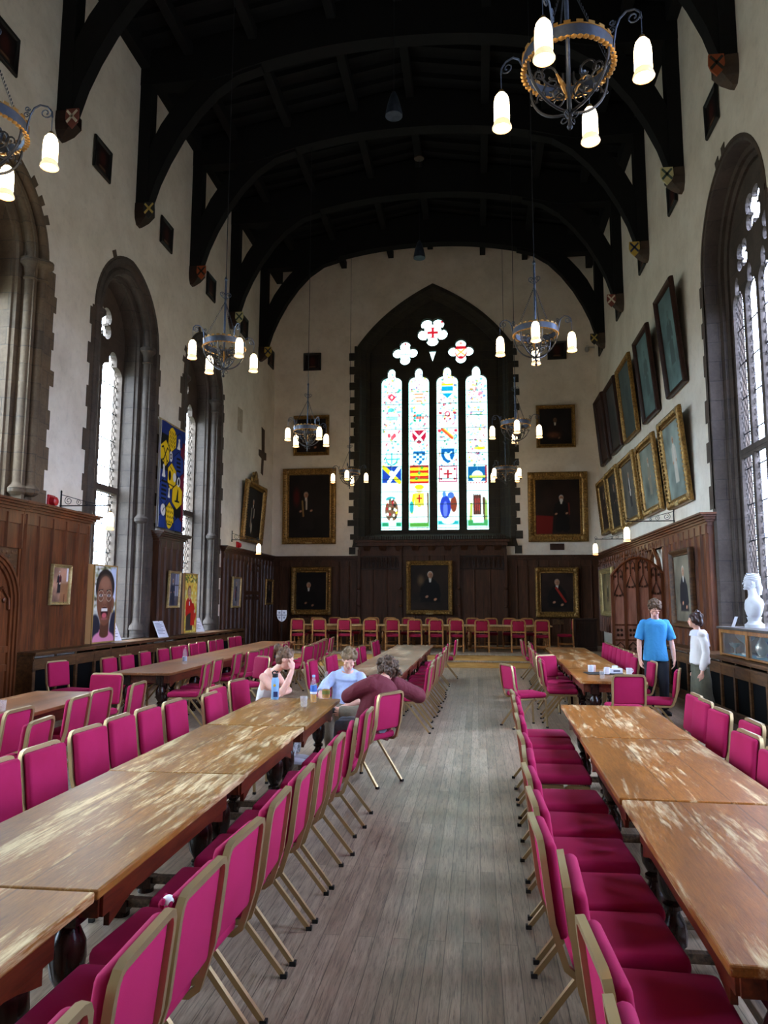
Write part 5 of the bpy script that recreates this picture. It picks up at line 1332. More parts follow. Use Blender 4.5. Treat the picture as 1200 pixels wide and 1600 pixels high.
hexa(.68, 2.16, .30, YLW); hexa(.28, 1.76, .31, YLW); hexa(.72, 1.28, .32, YLW); hexa(1.08, .84, .31, YLW); hexa(.68, .34, .31, YLW)
p.ell(.68, 2.3, .2, .14, YLW); p.ell(.68, .22, .2, .2, YLW)
r = random.Random(2)
for k in range(16):
    a, z = .52+.1*(k % 4), 1.98+.1*(k//4); p.cap(a, z, a+.03, z+.06, .013, BLK)
for s in (-1, 1):                                                            # crossed keys
    p.cap(.28-s*.12, 1.9, .28+s*.1, 1.6, .018, BLK); p.ring(.28+s*.13, 1.55, .045, .016, BLK); p.cap(.28-s*.12, 1.9, .28-s*.19, 1.87, .02, BLK)
p.ell(.6, 1.28, .09, .12, BLK); p.ell(.9, 1.28, .09, .11, WHT); p.cap(.5, 1.08, .9, 1.06, .012, BLK); p.cap(.62, 1.5, .78, 1.42, .012, BLK)
for k in range(4): p.box(1.0, 1.2, 1.44+.1*k, 1.49+.1*k, BLK)
for k in range(5): p.box(.12, .42, .66+.1*k, .71+.1*k, BLK)
p.poly([(1.04, .7), (1.14, .7), (1.14, .98), (1.1, 1.04)], BLK); p.box(.98, 1.2, .7, .74, BLK)
for j in range(4):
    for k in range(4): p.ring(.48+.12*k+(j % 2)*.06, .16+.12*j, .06, .011, BLK) if 0 else p.cap(.46+.12*k+(j % 2)*.05, .2+.12*j, .52+.12*k+(j % 2)*.05, .16+.12*j, .013, BLK)
p.cap(.56, .12, .8, .12, .012, BLK)
def pawn(x, y, s=1):
    p.ell(x, y+.1*s, .045*s, .045*s, WHT); p.poly([(x-.03*s, y+.08*s), (x-.07*s, y-.08*s), (x+.07*s, y-.08*s), (x+.03*s, y+.08*s)], WHT); p.box(x-.08*s, x+.08*s, y-.12*s, y-.07*s, WHT)
pawn(1.08, 2.12); pawn(.2, 1.32, 1.15); pawn(.62, .86, .9)
p.ell(.66, 1.75, .1, .13, WHT); p.ring(.66, 1.75, .05, .016, BLK); p.ell(1.12, 1.2, .08, .12, WHT); p.ell(1.12, 1.2, .04, .08, BLK); p.ell(.24, .42, .14, .14, WHT); p.cap(.2, .38, .3, .48, .012, BLK)
for s in (.0, W): p.box(s-.02, s+.02, 0, H, WHT)
root = empty('wall_banner', (XL+.06, 16.64, 3.47), PI/2, 'blue, black and yellow patchwork banner hanging on the pier between two windows', 'banner')
p.mesh('cloth', M['cloth_art'], root, lambda x, y: (x-W/2, -.05-.025*math.sin(x*5+.6)*(1-.5*y/H)-.006*math.sin(y*6), y))
b = MB(); b.tube([(-W/2-.08, -.05, H+.01), (W/2+.04, -.05, H+.01)], .02, 8); b.build('rod', M['gold_pale'], root, True)
b = MB(); b.plate([[(-W/2, 0), (W/2, 0), (W/2, H), (-W/2, H)]], -.02, -.018, lambda a, z, d: (a, d, z)); b.build('lining', plain('white_lining', (216, 212, 204), .9), root)
# ------------------------------------------------- photo panels on the ledge
M['orange_edge'] = plain('pale_orange_side', (226, 176, 118), .6)
M['panel_rim'] = plain('thin_oak_rim', (168, 130, 72), .5)
def photo_panel(y0, y1, z1, art, label):
    w, h = y1-y0, z1-1.0
    root = empty('photo_panel', (XL+.2, (y0+y1)/2, 1.0), PI/2, label, 'display panel')
    b = MB(); b.box(-w/2, w/2, -.0, .16, 0, h); b.build('box_side', M['orange_edge'], root, bevel=.004)
    art(w-.05, h-.05).mesh('printed_face', M['photo_art'], root, lambda x, y: (x-w/2+.025, -.012, y+.025))
    b = MB(); b.box(-w/2, w/2, -.02, 0, 0, .028); b.box(-w/2, w/2, -.02, 0, h-.028, h); b.box(-w/2, -w/2+.028, -.02, 0, 0, h); b.box(w/2-.028, w/2, -.02, 0, 0, h); b.build('rim', M['panel_rim'], root)
def face_photo(w, h):
    p = Paint(w, h, .009, (196, 200, 188)); r = random.Random(4)
    for k in range(130): p.ell(r.uniform(0, w), r.uniform(h*.4, h), .05, .035, r.choice(((120, 128, 70), (222, 226, 214), (96, 92, 66), (232, 234, 232), (150, 150, 110))), .03)
    p.box(w*.72, w, h*.55, h, (206, 216, 238), .1); SK, SD, SL = (124, 80, 58), (92, 56, 40), (168, 118, 94)
    p.ell(w*.1, h*.1, w*.26, h*.26, (40, 40, 52), .03); p.ell(w*.95, h*.1, w*.2, h*.3, (40, 42, 58), .03)
    p.ell(w*.5, h*.72, w*.42, h*.24, (34, 26, 26), .03); p.ell(w*.5, h*.88, w*.28, h*.06, (44, 34, 32), .02)
    p.poly([(w*.22, 0), (w*.3, h*.16), (w*.72, h*.18), (w*.86, 0)], (222, 138, 168), .03); p.ell(w*.5, h*.02, w*.5, h*.12, (222, 138, 168), .03)
    p.poly([(w*.32, h*.1), (w*.34, h*.28), (w*.74, h*.3), (w*.72, h*.12)], SD, .03); p.ell(w*.52, h*.1, w*.2, h*.05, SD, .02)
    p.ell(w*.5, h*.56, w*.36, h*.31, SK, .02); p.ell(w*.52, h*.34, w*.24, h*.13, SK, .03); p.ell(w*.5, h*.77, w*.26, h*.1, SL, .12, .8)
    p.ell(w*.5, h*.52, w*.08, h*.1, SL, .05, .6); p.ell(w*.74, h*.46, w*.12, h*.14, SD, .1, .6); p.ell(w*.88, h*.5, w*.05, h*.08, SK, .02); p.ell(w*.87, h*.4, .02, .03, (210, 180, 90), .01)
    for s, x in ((-1, .32), (1, .68)):
        p.cap(w*(x-.1), h*.675, w*(x+.08), h*.69, .012, (44, 28, 24), .008); p.ell(w*x, h*.61, w*.075, h*.022, (226, 220, 214), .008); p.ell(w*x, h*.61, w*.032, h*.024, (36, 24, 22), .008); p.ring(w*x, h*.605, w*.12, .006, (196, 176, 150), .006)
    p.cap(w*.44, h*.62, w*.56, h*.62, .006, (196, 176, 150)); p.ell(w*.46, h*.485, w*.03, h*.012, SD, .01); p.ell(w*.54, h*.485, w*.03, h*.012, SD, .01); p.ell(w*.5, h*.5, w*.1, h*.03, SK, .03, .6)
    p.ell(w*.5, h*.385, w*.17, h*.075, (52, 20, 22), .015); p.box(w*.36, w*.64, h*.40, h*.44, (244, 238, 228), .015); p.ell(w*.5, h*.345, w*.11, h*.035, (204, 96, 104), .02); p.ell(w*.5, h*.30, w*.15, h*.016, (160, 88, 84), .015)
    return p
def red_photo(w, h):
    p = Paint(w, h, .012, (232, 206, 90)); r = random.Random(9)
    for k in range(120): p.ell(r.uniform(0, w), r.uniform(0, h), .04, .04, r.choice(((244, 226, 120), (206, 190, 60), (226, 170, 70), (240, 236, 170))), .03)
    for k in range(40): p.ell(r.uniform(0, w), r.uniform(h*.86, h), .03, .02, (70, 90, 40), .02)
    X = w*.34; p.poly([(X-.16, .05), (X-.14, h*.45), (X+.3, h*.45), (X+.26, .05)], (70, 60, 52), .03)
    p.ell(X+.02, h*.46, .2, .2, (190, 34, 28), .02); p.poly([(X-.16, h*.36), (X-.14, h*.52), (X+.32, h*.5), (X+.5, h*.3)], (196, 36, 28), .02); p.box(X+.14, X+.4, h*.12, h*.36, (200, 44, 32), .02)
    p.cap(X-.12, h*.5, X-.14, h*.32, .06, (206, 40, 30)); p.cap(X-.14, h*.32, X+.16, h*.4, .05, (206, 40, 30)); p.box(X+.02, X+.07, h*.46, h*.53, (240, 240, 236)); p.ell(w*.86, h*.28, .09, .1, (210, 60, 40), .03); p.ell(w*.86, h*.36, .05, .05, (220, 190, 160), .02)
    p.ell(X+.03, h*.7, .12, .15, (120, 84, 58), .02); p.ell(X+.04, h*.68, .09, .13, (206, 160, 130), .02); p.ell(X+.04, h*.6, .06, .06, (206, 160, 130), .02)
    for s in (-1, 1): p.ell(X+.04+s*.035, h*.69, .014, .008, (50, 36, 30), .008)
    p.ell(X+.04, h*.645, .035, .012, (170, 90, 80), .008); return p
photo_panel(13.06, 13.96, 2.48, face_photo, 'tall photo panel of a laughing person in glasses, on the window ledge')
photo_panel(17.42, 18.24, 2.48, red_photo, 'tall yellow photo panel of a person in red, on the farther window ledge')
M['card'] = plain('white_card', (214, 214, 226), .6); M['ink'] = plain('grey_ink', (110, 112, 126), .7)
def info_card(x, y, z, rz, label, w=.3, h=.4):
    root = empty('information_card', (x, y, z), rz, label, 'sign')
    b = MB(); T = Matrix.Rotation(math.radians(-28), 4, 'X'); b.xf = T; b.box(-w/2, w/2, -.004, .004, 0, h); b.build('card', M['card'], root)
    b = MB(); b.xf = T
    for k in range(8): b.box(-w*.4, w*(.1+.28*((k*7) % 3)/2), -.006, -.004, h*.84-.036*k, h*.84-.036*k+.012)
    b.build('text_lines', M['ink'], root)
    b = MB(); b.box(-.02, .02, .0, .2, 0, .006); b.build('stand', M['card'], root)
info_card(XL+.12, 14.22, 1.0, PI/2-.3, 'white sloping information card beside the laughing photo panel')
info_card(XL+.36, 15.95, .992, PI/2-.3, 'white sloping information card below the pier panelling', .32, .4)
info_card(XL+.1, 18.72, 1.0, PI/2-.3, 'white sloping information card beside the yellow photo panel', .5, .4)
# ---------------------------------------------------------- trophies and bust
M['marble'] = plain('white_marble', (204, 204, 208), .5, 0, .03)
M['silver'] = plain('tarnished_silver', (196, 190, 172), .32, .85)
root = empty('display_case', (0, 0, 0), 0, 'oak glazed trophy case on the bench under the marble bust', 'display case')
y0, y1, xf, xb, z0, z1 = 10.4, 12.7, 3.88, XR+.38, .96, 1.4
b = MB(); b.box(xf, xf+.05, y0, y1, z0, z0+.04); b.box(xf, xf+.05, y0, y1, z1-.08, z1-.02)
for y in (y0, 11.42, y1-.1): b.box(xf-.003, xf+.052, y, y+.1, z0+.001, z1-.021)
b.box(xf, xb, y1-.03, y1, z0, z1-.02); b.box(xf, xb, y0, y0+.03, z0, z1-.02); b.box(xf, xb, y0, y1, z0, z0+.02)
b.build('case_frame', M['chair_oak'], root, bevel=.004)
b = MB(); b.box(xf-.03, xb, y0-.03, y1+.03, z1-.02, z1+.015); b.build('case_top', M['stone_grey'], root, bevel=.004)
b = MB(); b.box(xb-.03, xb-.01, y0+.03, y1-.03, z0+.02, z1-.02); b.box(xf+.06, xb-.03, y0+.03, y1-.03, z0+.02, z0+.028); b.build('blue_lining', plain('teal_lining', (120, 196, 220), .9), root)
t = NT('case_glass'); t.set(Base_Color=(1, 1, 1, 1), Roughness=.02, Alpha=.05, Specular_IOR_Level=.3); M['case_glass'] = t.m
b = MB()
b.box(xf+.02, xf+.026, y0+.1, 11.42, z0+.04, z1-.08); b.box(xf+.02, xf+.026, 11.52, y1-.1, z0+.04, z1-.08); b.build('glass_front', M['case_glass'], root)
def cup(y, s, label, handles=True, tall=False, x=4.16):
    root = empty('trophy_cup' if not tall else 'silver_claret_jug', (x, y, z0+.029), 0, label, 'trophy')
    if tall: pr = [(.08, 0), (.08, .02), (.05, .03), (.09, .1), (.095, .16), (.06, .22), (.03, .27), (.025, .31), (.035, .33)]
    else: pr = [(.06, 0), (.06, .02), (.02, .04), (.015, .12), (.03, .15), (.1, .2), (.125, .25), (.13, .27), (.12, .265), (.09, .21)]
    b = MB(); b.lathe([(r*s, z*s) for r, z in pr], 16); b.build('bowl' if not tall else 'jug_body', M['silver'], root, True)
    if handles:
        for q in (-1, 1):
            b = MB(); b.tube([(0, q*.11*s, .21*s), (0, q*.18*s, .25*s), (0, q*.19*s, .28*s), (0, q*.13*s, .265*s)], .008*s, 6); b.build('handle', M['silver'], root, True)
cup(12.32, 1.2, 'large two-handled silver cup in the trophy case'); cup(12.5, .62, 'small silver cup behind the large one in the trophy case', True, False, 4.05); cup(11.66, 1.0, 'tall silver jug in the trophy case, beside the oak upright', False, True)
b = MB(); b.hexa([(4.3, 11.85, .99), (4.32, 11.85, .99), (4.32, 12.15, .99), (4.3, 12.15, .99)], [(4.42, 11.85, 1.2), (4.44, 11.85, 1.2), (4.44, 12.15, 1.2), (4.42, 12.15, 1.2)]); tag(b.build('purple_card', plain('purple_card', (96, 66, 140), .6)), 'small purple card propped behind the silver cup in the trophy case', 'card')
# marble bust
root = empty('marble_bust', (4.2, 12.02, 1.415), 0, 'white marble bust with a head cloth on top of the trophy case', 'bust')
b = MB()
b.lathe([(.14, 0), (.14, .05), (.11, .07), (.09, .1), (.1, .14), (.11, .16)], 18)
b.build('socle', M['marble'], root, True, angle=40)
b = MB(); R_ = lambda a: Matrix.Rotation(a, 3, 'Y')
b.loft([[(.0+rx*math.cos(2*PI*k/18)+ox, ry*math.sin(2*PI*k/18), z) for k in range(18)] for z, rx, ry, ox in ((.15, .08, .1, 0), (.2, .1, .16, 0), (.28, .115, .22, .0), (.36, .12, .235, .01), (.42, .11, .2, .01), (.46, .08, .11, .01), (.5, .065, .07, 0), (.56, .06, .062, -.01), (.6, .06, .06, -.015))])
b.ell((-.03, 0, .69), (.098, .08, .115), 18, 14); b.ell((-.06, 0, .63), (.068, .06, .06), 14, 10); b.tube([(-.118, 0, .705), (-.138, 0, .672), (-.14, 0, .66)], [.009, .013, .014], 8); b.ell((-.118, 0, .592), (.022, .024, .018), 8, 6); b.ell((-.122, 0, .632), (.014, .022, .010), 8, 6); b.ell((-.108, 0, .722), (.022, .05, .012), 8, 6)
for s in (-1, 1): b.ell((-.03, s*.08, .675), (.018, .01, .03), 8, 6)
b.build('head_and_chest', M['marble'], root, True, angle=60)
b = MB()
b.ell((.005, 0, .745), (.106, .092, .088), 18, 12); b.ell((.05, 0, .70), (.07, .085, .09), 14, 10); b.tube([(.06, 0, .68), (.09, 0, .6), (.085, 0, .5)], [.06, .055, .04], 12)
for k in range(4):
    z = .735+.026*k; w = (1.0, .98, .9, .76)[k]
    b.tube([(.0+.112*w*math.cos(t)+.004*k, .096*w*math.sin(t), z-.012*math.cos(t)) for t in [2*PI*i/24 for i in range(24)]], .009, 6, True)
b.build('head_cloth', M['marble'], root, True, angle=60)
root = empty('information_card', (4.0, 12.3, 1.416), -PI/2, 'small white card leaning at the foot of the marble bust', 'sign')
b = MB(); b.hexa([(-.07, -.03, 0), (.07, -.03, 0), (.07, -.025, 0), (-.07, -.025, 0)], [(-.07, .03, .16), (.07, .03, .16), (.07, .035, .16), (-.07, .035, .16)]); b.build('card', M['card'], root)

# -------------------------------------------------------------- table things
t = NT('clear_glass'); t.set(Base_Color=(.9, .93, .96, 1), Roughness=.05, Alpha=.12, Specular_IOR_Level=.9); M['clear'] = t.m
M['cider'] = plain('amber_drink', (220, 150, 4), .1); M['cider'].node_tree.nodes['Principled BSDF'].inputs['Transmission Weight'].default_value = .3
TZ = .7605
def vessel(name, loc, label, cat, prof, mats, **extra):
    root = empty(name, loc, 0, label, cat)
    b = MB(); b.lathe(prof, 16, caps=False); b.build('bottle_body' if 'bottle' in name or 'carafe' in name else 'cup_body', M[mats] if isinstance(mats, str) else mats, root, True, angle=50)
    return root
def add_lathe(root, name, prof, mat):
    b = MB(); b.lathe(prof, 16); return b.build(name, mat, root, True, angle=50)
# insulated flask
blue = plain('pale_blue_flask', (126, 172, 214), .4)
root = empty('water_flask', (-2.15, 7.85, TZ), .4, 'pale blue insulated flask with a black lid, beside the woman\'s elbow', 'flask')
add_lathe(root, 'flask_body', [(.036, 0), (.04, .006), (.04, .2), (.034, .22), (.026, .232)], blue)
o = add_lathe(root, 'lid', [(.028, .23), (.03, .235), (.03, .262), (.02, .27)], M['cap'])
b = MB(); b.tube([(-.025, 0, .262), (-.032, 0, .285), (-.01, 0, .298), (.012, 0, .285), (.03, 0, .29)], .008, 6); b.build('loop_handle', M['cap'], o, True)
b = MB(); b.plate([[(-.022, .03), (.022, .03), (.022, .085), (-.022, .085)]], -.042, -.040, lambda a, z, d: (a, d, z)); b.build('dark_sticker', plain('navy_sticker', (30, 40, 84), .5), root)
b = MB(); b.plate([circle(-.012, .15, .014, 12)], -.0415, -.0395, lambda a, z, d: (a, d, z)); b.build('yellow_sticker', plain('yellow_sticker', (220, 180, 50), .5), root)
# soda bottle
root = vessel('plastic_bottle', (-1.69, 7.66, TZ), 'half-full plastic bottle with a blue label, between the tumbler and the carafe', 'bottle', [(.02, .004), (.032, .0), (.034, .01), (.034, .15), (.031, .19), (.018, .235), (.013, .25), (.013, .262)], 'clear')
add_lathe(root, 'drink', [(.02, .004), (.0315, .006), (.0315, .085), (.0, .086)], M['cider'])
add_lathe(root, 'paper_label', [(.0345, .1), (.035, .1), (.035, .17), (.0325, .175)], plain('blue_label', (44, 96, 176), .5)); add_lathe(root, 'white_band', [(.0348, .09), (.0353, .09), (.0353, .112), (.0348, .112)], plain('white_band', (220, 222, 232), .5))
add_lathe(root, 'cap', [(.014, .258), (.016, .258), (.016, .278), (.012, .28)], plain('pale_blue_cap', (150, 180, 220), .5))
# glass carafe
root = vessel('glass_carafe', (-1.63, 8.02, TZ), 'clear glass carafe a third full of amber drink, by the blue-shirted man', 'bottle', [(.03, .003), (.042, .0), (.044, .01), (.044, .12), (.038, .16), (.022, .22), (.018, .27), (.021, .285)], 'clear')
add_lathe(root, 'drink', [(.03, .004), (.041, .006), (.0415, .095), (0, .096)], M['cider']); add_lathe(root, 'green_label', [(.0445, .045), (.045, .045), (.045, .085), (.0445, .085)], plain('olive_label', (110, 112, 30), .6))
TUM = [(.026, .004), (.03, .0), (.038, .1), (.0365, .1), (.029, .006)]
vessel('tumbler', (-1.72, 7.36, TZ), 'clear tumbler on the worn table in front of the plastic bottle', 'glass', TUM, 'clear')
vessel('tumbler', (-4.47, 6.66, TZ), 'clear tumbler on the short table by the carved door', 'glass', TUM, 'clear')
# lone water bottle
root = vessel('water_bottle', (-4.82, 11.95, TZ), 'clear water bottle with a pink cap standing alone on the banner-wall table', 'bottle', [(.03, .003), (.036, 0), (.037, .012), (.037, .15), (.034, .2), (.02, .24), (.014, .255), (.014, .265)], 'clear')
add_lathe(root, 'cap', [(.015, .262), (.017, .262), (.017, .284), (.013, .286)], plain('pink_cap', (206, 70, 110), .5))
add_lathe(root, 'printed_label', [(.0375, .05), (.038, .05), (.038, .12), (.0375, .12)], plain('grey_label', (150, 150, 166), .5))
# tray of cups
TY_ = (1.8, 11.25)
root = empty('serving_tray', (1.86, 11.3, TZ), .1, 'dark flat tray under the white cups on the table beside the blue-shirted person', 'tray')
b = MB(); b.rbox(-.3, .22, -.17, .17, 0, .012, .01, 2); b.build('tray_base', M['cap'], root)
white = plain('white_china', (226, 228, 236), .3)
def mug(x, y, label, z=TZ+.0125, s=1.0, g='white cups on the tray'):
    root = empty('white_mug', (x, y, z), random.random()*6, label, 'cup', g)
    b = MB(); b.lathe([(.0, .0), (.036, 0), (.04, .01), (.042, .095), (.038, .095), (.036, .012), (0, .01)], 16, caps=False); b.build('cup_body', white, root, True, angle=50); 
    b = MB(); b.tube([(.04, 0, .08), (.065, 0, .075), (.068, 0, .045), (.04, 0, .025)], .006, 6); b.build('handle', white, root, True)
mug(1.66, 11.45, 'white mug at the tray\'s aisle end'); mug(2.0, 11.42, 'white mug at the back of the tray\'s wall end'); mug(1.84, 11.14, 'white mug at the middle front of the tray'); mug(2.16, 11.2, 'white mug on the bare wood just off the tray', TZ)
root = empty('white_box', (1.98, 11.28, TZ+.0125), .2, 'low white carton lying among the cups on the tray', 'box'); b = MB(); b.rbox(-.09, .09, -.06, .06, 0, .07, .006, 2); b.build('carton', white, root); b = MB(); b.box(-.05, .05, -.061, -.06, .02, .05); b.build('print', M['ink'], root)
vessel('tumbler', (1.69, 10.62, TZ), 'clear tumbler beside the tray at the table\'s near edge', 'glass', TUM, 'clear'); vessel('tumbler', (1.72, 11.62, TZ), 'pinkish tumbler behind the tray of cups', 'glass', TUM, plain('pink_tint', (220, 190, 186), .1))
# ------------------------------------------------------------------- people
M['skin'] = plain('fair_skin', (222, 168, 146), .5, 0, .03, 20, Subsurface_Weight=.12)
M['eye'] = plain('eye_white', (226, 222, 216), .3); M['iris'] = plain('dark_iris', (44, 34, 28), .3); M['lips'] = plain('lips', (186, 106, 100), .5)
def V3(*a): return Vector(a)
def merged(b, name, mat, parent, voxel=.009, it=4, disp=None):
    """one continuous surface grown from overlapping volumes"""
    o = b.build(name, mat, None, True, fix=True)
    r = o.modifiers.new('r', 'REMESH'); r.mode = 'VOXEL'; r.voxel_size = voxel; r.use_smooth_shade = True
    s = o.modifiers.new('s', 'SMOOTH'); s.factor = .5; s.iterations = it
    dg = bpy.context.evaluated_depsgraph_get(); me = bpy.data.meshes.new_from_object(o.evaluated_get(dg))
    o.modifiers.clear(); old = o.data; o.data = me; bpy.data.meshes.remove(old)
    me.polygons.foreach_set('use_smooth', [True]*len(me.polygons))
    if disp:
        amp, sc = disp; n = len(me.vertices); co = np.empty(n*3, np.float32); no = np.empty(n*3, np.float32)
        me.vertices.foreach_get('co', co); me.vertices.foreach_get('normal', no)
        co = co.reshape(-1, 3); no = no.reshape(-1, 3)
        d = np.array([noise.noise(Vector((float(x)*sc, float(y)*sc, float(z)*sc*.6))) for x, y, z in co])
        me.vertices.foreach_set('co', (co+no*(d*amp)[:, None]).astype(np.float32).ravel())
    me.update(); o.parent = parent; return o
def limb(b, pts, rad):
    """tapered limb through joints, rounded ends"""
    P = [Vector(p) for p in pts]
    b.tube(P, rad, 12)
    for p, r in zip(P, rad): b.ell(p, (r*1.0,)*3, 12, 8)
def torso(b, S, rings, right):
    """S: spine points; rings: (t along the spine, half width, half depth, forward shift)"""
    S = [Vector(p) for p in S]; L = [0]
    for a, c in zip(S, S[1:]): L.append(L[-1]+(c-a).length)
    out = []
    for t, rx, ry, sh in rings:
        d = t*L[-1]; i = 0
        while i < len(S)-2 and d > L[i+1]: i += 1
        u = (d-L[i])/(L[i+1]-L[i]); p = S[i].lerp(S[i+1], u)
        up = (S[min(i+2, len(S)-1)]-S[max(i-1 if u < .3 else i, 0)]).normalized()
        r = Vector(right); r = (r-up*r.dot(up)).normalized(); f = up.cross(r)
        ring = []
        for k in range(20):
            a = 2*PI*k/20; c, s = math.cos(a), math.sin(a)
            e = .82; x = math.copysign(abs(c)**e, c); y = math.copysign(abs(s)**e, s)
            ring.append(tuple(p+r*rx*x+f*(ry*y+sh)))
        out.append(ring)
    b.loft(out)
def hand(b, w, d, n, thumb, s=1.0, curl=.35):
    """palm with five separate bent fingers; d along the hand, n where the palm faces, thumb = +-1 side"""
    d = Vector(d).normalized(); n = Vector(n); n = (n-d*n.dot(d)).normalized(); t = d.cross(n).normalized()*thumb; w = Vector(w)
    rot = Matrix((t, d, n)).transposed()
    b.ell(tuple(w+d*.045*s), (.038*s, .052*s, .016*s), 12, 8, rot); b.tube([w-d*.02*s, w+d*.03*s], [.026*s, .028*s], 10)
    for k, (o, l) in enumerate(((.028, .066), (.010, .076), (-.008, .070), (-.026, .054))):
        p = w+d*.085*s+t*o*s; q = [w+d*.05*s+t*o*.8*s, p]; a = curl*(1+.15*k); dd = d
        for f in (.42, .32, .26):
            dd = (dd*math.cos(a)+n*math.sin(a)).normalized(); p = p+dd*l*f*1.15*s; q.append(p); dn = n
        b.tube(q, [.0095*s, .0095*s, .009*s, .0085*s, .0075*s], 8); b.ell(tuple(q[-1]), (.0078*s,)*3, 8, 6)
    q = [w+d*.02*s+t*.024*s, w+d*.045*s+t*.046*s, w+d*.072*s+t*.056*s+n*.008*s, w+d*.093*s+t*.055*s+n*.016*s]
    b.tube(q, [.013*s, .0115*s, .010*s, .0085*s], 8); b.ell(tuple(q[-1]), (.0085*s,)*3, 8, 6)
def head(b, root, c, f, u, sc=1.0, down=False):
    """skull, jaw, nose, ears into b; eyes and mouth as small parts"""
    f = Vector(f).normalized(); u = Vector(u); u = (u-f*u.dot(f)).normalized(); r = f.cross(u); c = Vector(c)
    rot = Matrix((r, f, u)).transposed(); g = lambda x, y, z: tuple(c+(r*x+f*y+u*z)*sc)
    b.ell(g(0, -.012, .03), (.074*sc, .094*sc, .088*sc), 18, 12, rot); b.ell(g(0, .02, -.035), (.058*sc, .066*sc, .078*sc), 16, 10, rot)
    b.ell(g(0, .05, -.085), (.03*sc, .028*sc, .024*sc), 10, 8, rot); b.ell(g(0, .074, .028), (.05*sc, .016*sc, .012*sc), 10, 6, rot)
    b.tube([g(0, .078, .02), g(0, .094, -.012), g(0, .098, -.026)], [.009*sc, .011*sc, .014*sc], 8); b.ell(g(0, .092, -.03), (.017*sc, .014*sc, .011*sc), 8, 6, rot)
    b.ell(g(0, .075, -.055), (.028*sc, .014*sc, .016*sc), 8, 6, rot)
    for s in (-1, 1):
        b.ell(g(s*.076, -.012, -.005), (.010*sc, .019*sc, .031*sc), 8, 6, rot); b.ell(g(s*.04, .06, -.02), (.026*sc, .02*sc, .02*sc), 8, 6, rot)
        if down:                                                   # lowered lids: only the lash line shows
            k = MB(); k.tube([g(s*.019, .0785, -.001), g(s*.031, .0815, -.004), g(s*.043, .0765, -.001)], [.0014*sc, .0024*sc, .0014*sc], 6); k.build('eyelashes', M['iris'], root, True); continue
        k = MB(); k.ell(g(s*.031, .073, .004), (.010*sc, .007*sc, .004*sc), 8, 6, rot); k.m = 1; k.ell(g(s*.031, .0795, .0035), (.0048*sc, .003*sc, .0048*sc), 8, 6, rot); k.build('eye', [M['eye'], M['iris']], root, True)
    k = MB(); k.ell(g(0, .0835, -.062), (.022*sc, .006*sc, .006*sc), 10, 6, rot); k.build('mouth', M['lips'], root, True)
    return g, rot
def hair_cap(g, rot, sc, clumps, extra=None, front=.066):
    b = MB(); b.ell(g(0, -.024, .048), (.086*sc, .1*sc, .088*sc), 18, 12, rot); b.ell(g(0, -.06, .0), (.076*sc, .06*sc, .085*sc), 14, 10, rot)
    r = random.Random(clumps[3])
    for k in range(clumps[0]):
        a = r.uniform(0, 2*PI); e = r.uniform(-.15, 1.5)
        x, y, z = .082*math.cos(e)*math.cos(a), -.022+.098*math.cos(e)*math.sin(a), .046+.088*math.sin(e)
        if y > .05 and z < .07: continue
        b.ell(g(x, y, z), (clumps[1]*sc, clumps[1]*sc, clumps[2]*sc), 8, 6, rot)
    if extra: extra(b)
    return b
RM = [(0, .10, .085, 0), (.1, .155, .115, 0), (.2, .165, .12, 0), (.42, .142, .105, 0), (.62, .165, .118, .005), (.78, .18, .12, 0), (.9, .165, .095, -.01), (.96, .12, .075, -.01), (1.0, .06, .058, 0)]
def grown(R, d, t0=0, t1=1): return [(t, a+d, c+d, s) for t, a, c, s in R if t0 <= t <= t1]
def shoe(parent, ankle, f, mat, sole=None, up=(0, 0, 1)):
    f = Vector(f).normalized(); u = Vector(up); u = (u-f*u.dot(f)).normalized(); r = f.cross(u); a = Vector(ankle); rot = Matrix((r, f, u)).transposed(); g = lambda x, y, z: tuple(a+r*x+f*y+u*z)
    b = MB(); b.ell(g(0, .06, -.045), (.046, .13, .036), 14, 8, rot); b.ell(g(0, -.01, -.03), (.042, .06, .05), 12, 8, rot); b.ell(g(0, .11, -.05), (.048, .07, .03), 12, 8, rot)
    o = b.build('shoe', mat, parent, True); b = MB(); ring = [[g(.05*math.cos(t)*(1 if math.sin(t) > 0 else .9), .055+.135*math.sin(t), z) for t in [2*PI*k/20 for k in range(20)]] for z in (-.082, -.062)]
    b.loft(ring); b.build('sole', sole or M['card'], o, True, angle=50); return o

# ---- standing person in the blue T-shirt
X0, Y0_ = 2.87, 12.65
root = empty('person', (X0, Y0_, 0), 0, 'standing person in a bright blue T-shirt and dark trousers, head bowed', 'person')
S = [(0, .03, .86), (0, .02, .98), (0, .01, 1.2), (0, -.0, 1.40), (0, -.03, 1.535)]
b = MB(); torso(b, S, RM, (1, 0, 0)); b.tube([(0, -.02, 1.5), (-.01, -.08, 1.61)], [.062, .058], 12)
f = (-.15, -.80, -.58); g, rot = head(b, root, (-.02, -.12, 1.685), f, (0, -.4, .9), 1.08, True)
arms = {}
for s in (-1, 1):
    limb(b, [(s*.17, 0, 1.46), (s*.215, .01, 1.3), (s*.25, .01, 1.16), (s*.262, -.03, 1.04), (s*.265, -.07, .90)], [.062, .05, .042, .04, .028])
    hand(b, (s*.265, -.075, .885), (-s*.05, -.18, -1), (-s*.9, .3, 0), -s*1, 1.0, .3)
    limb(b, [(s*.09, .02, .9), (s*.10, .0, .68), (s*.105, -.0, .5), (s*.11, .03, .3), (s*.115, .05, .1)], [.09, .078, .058, .056, .04])
merged(b, 'body', M['skin'], root, .0075, 3)
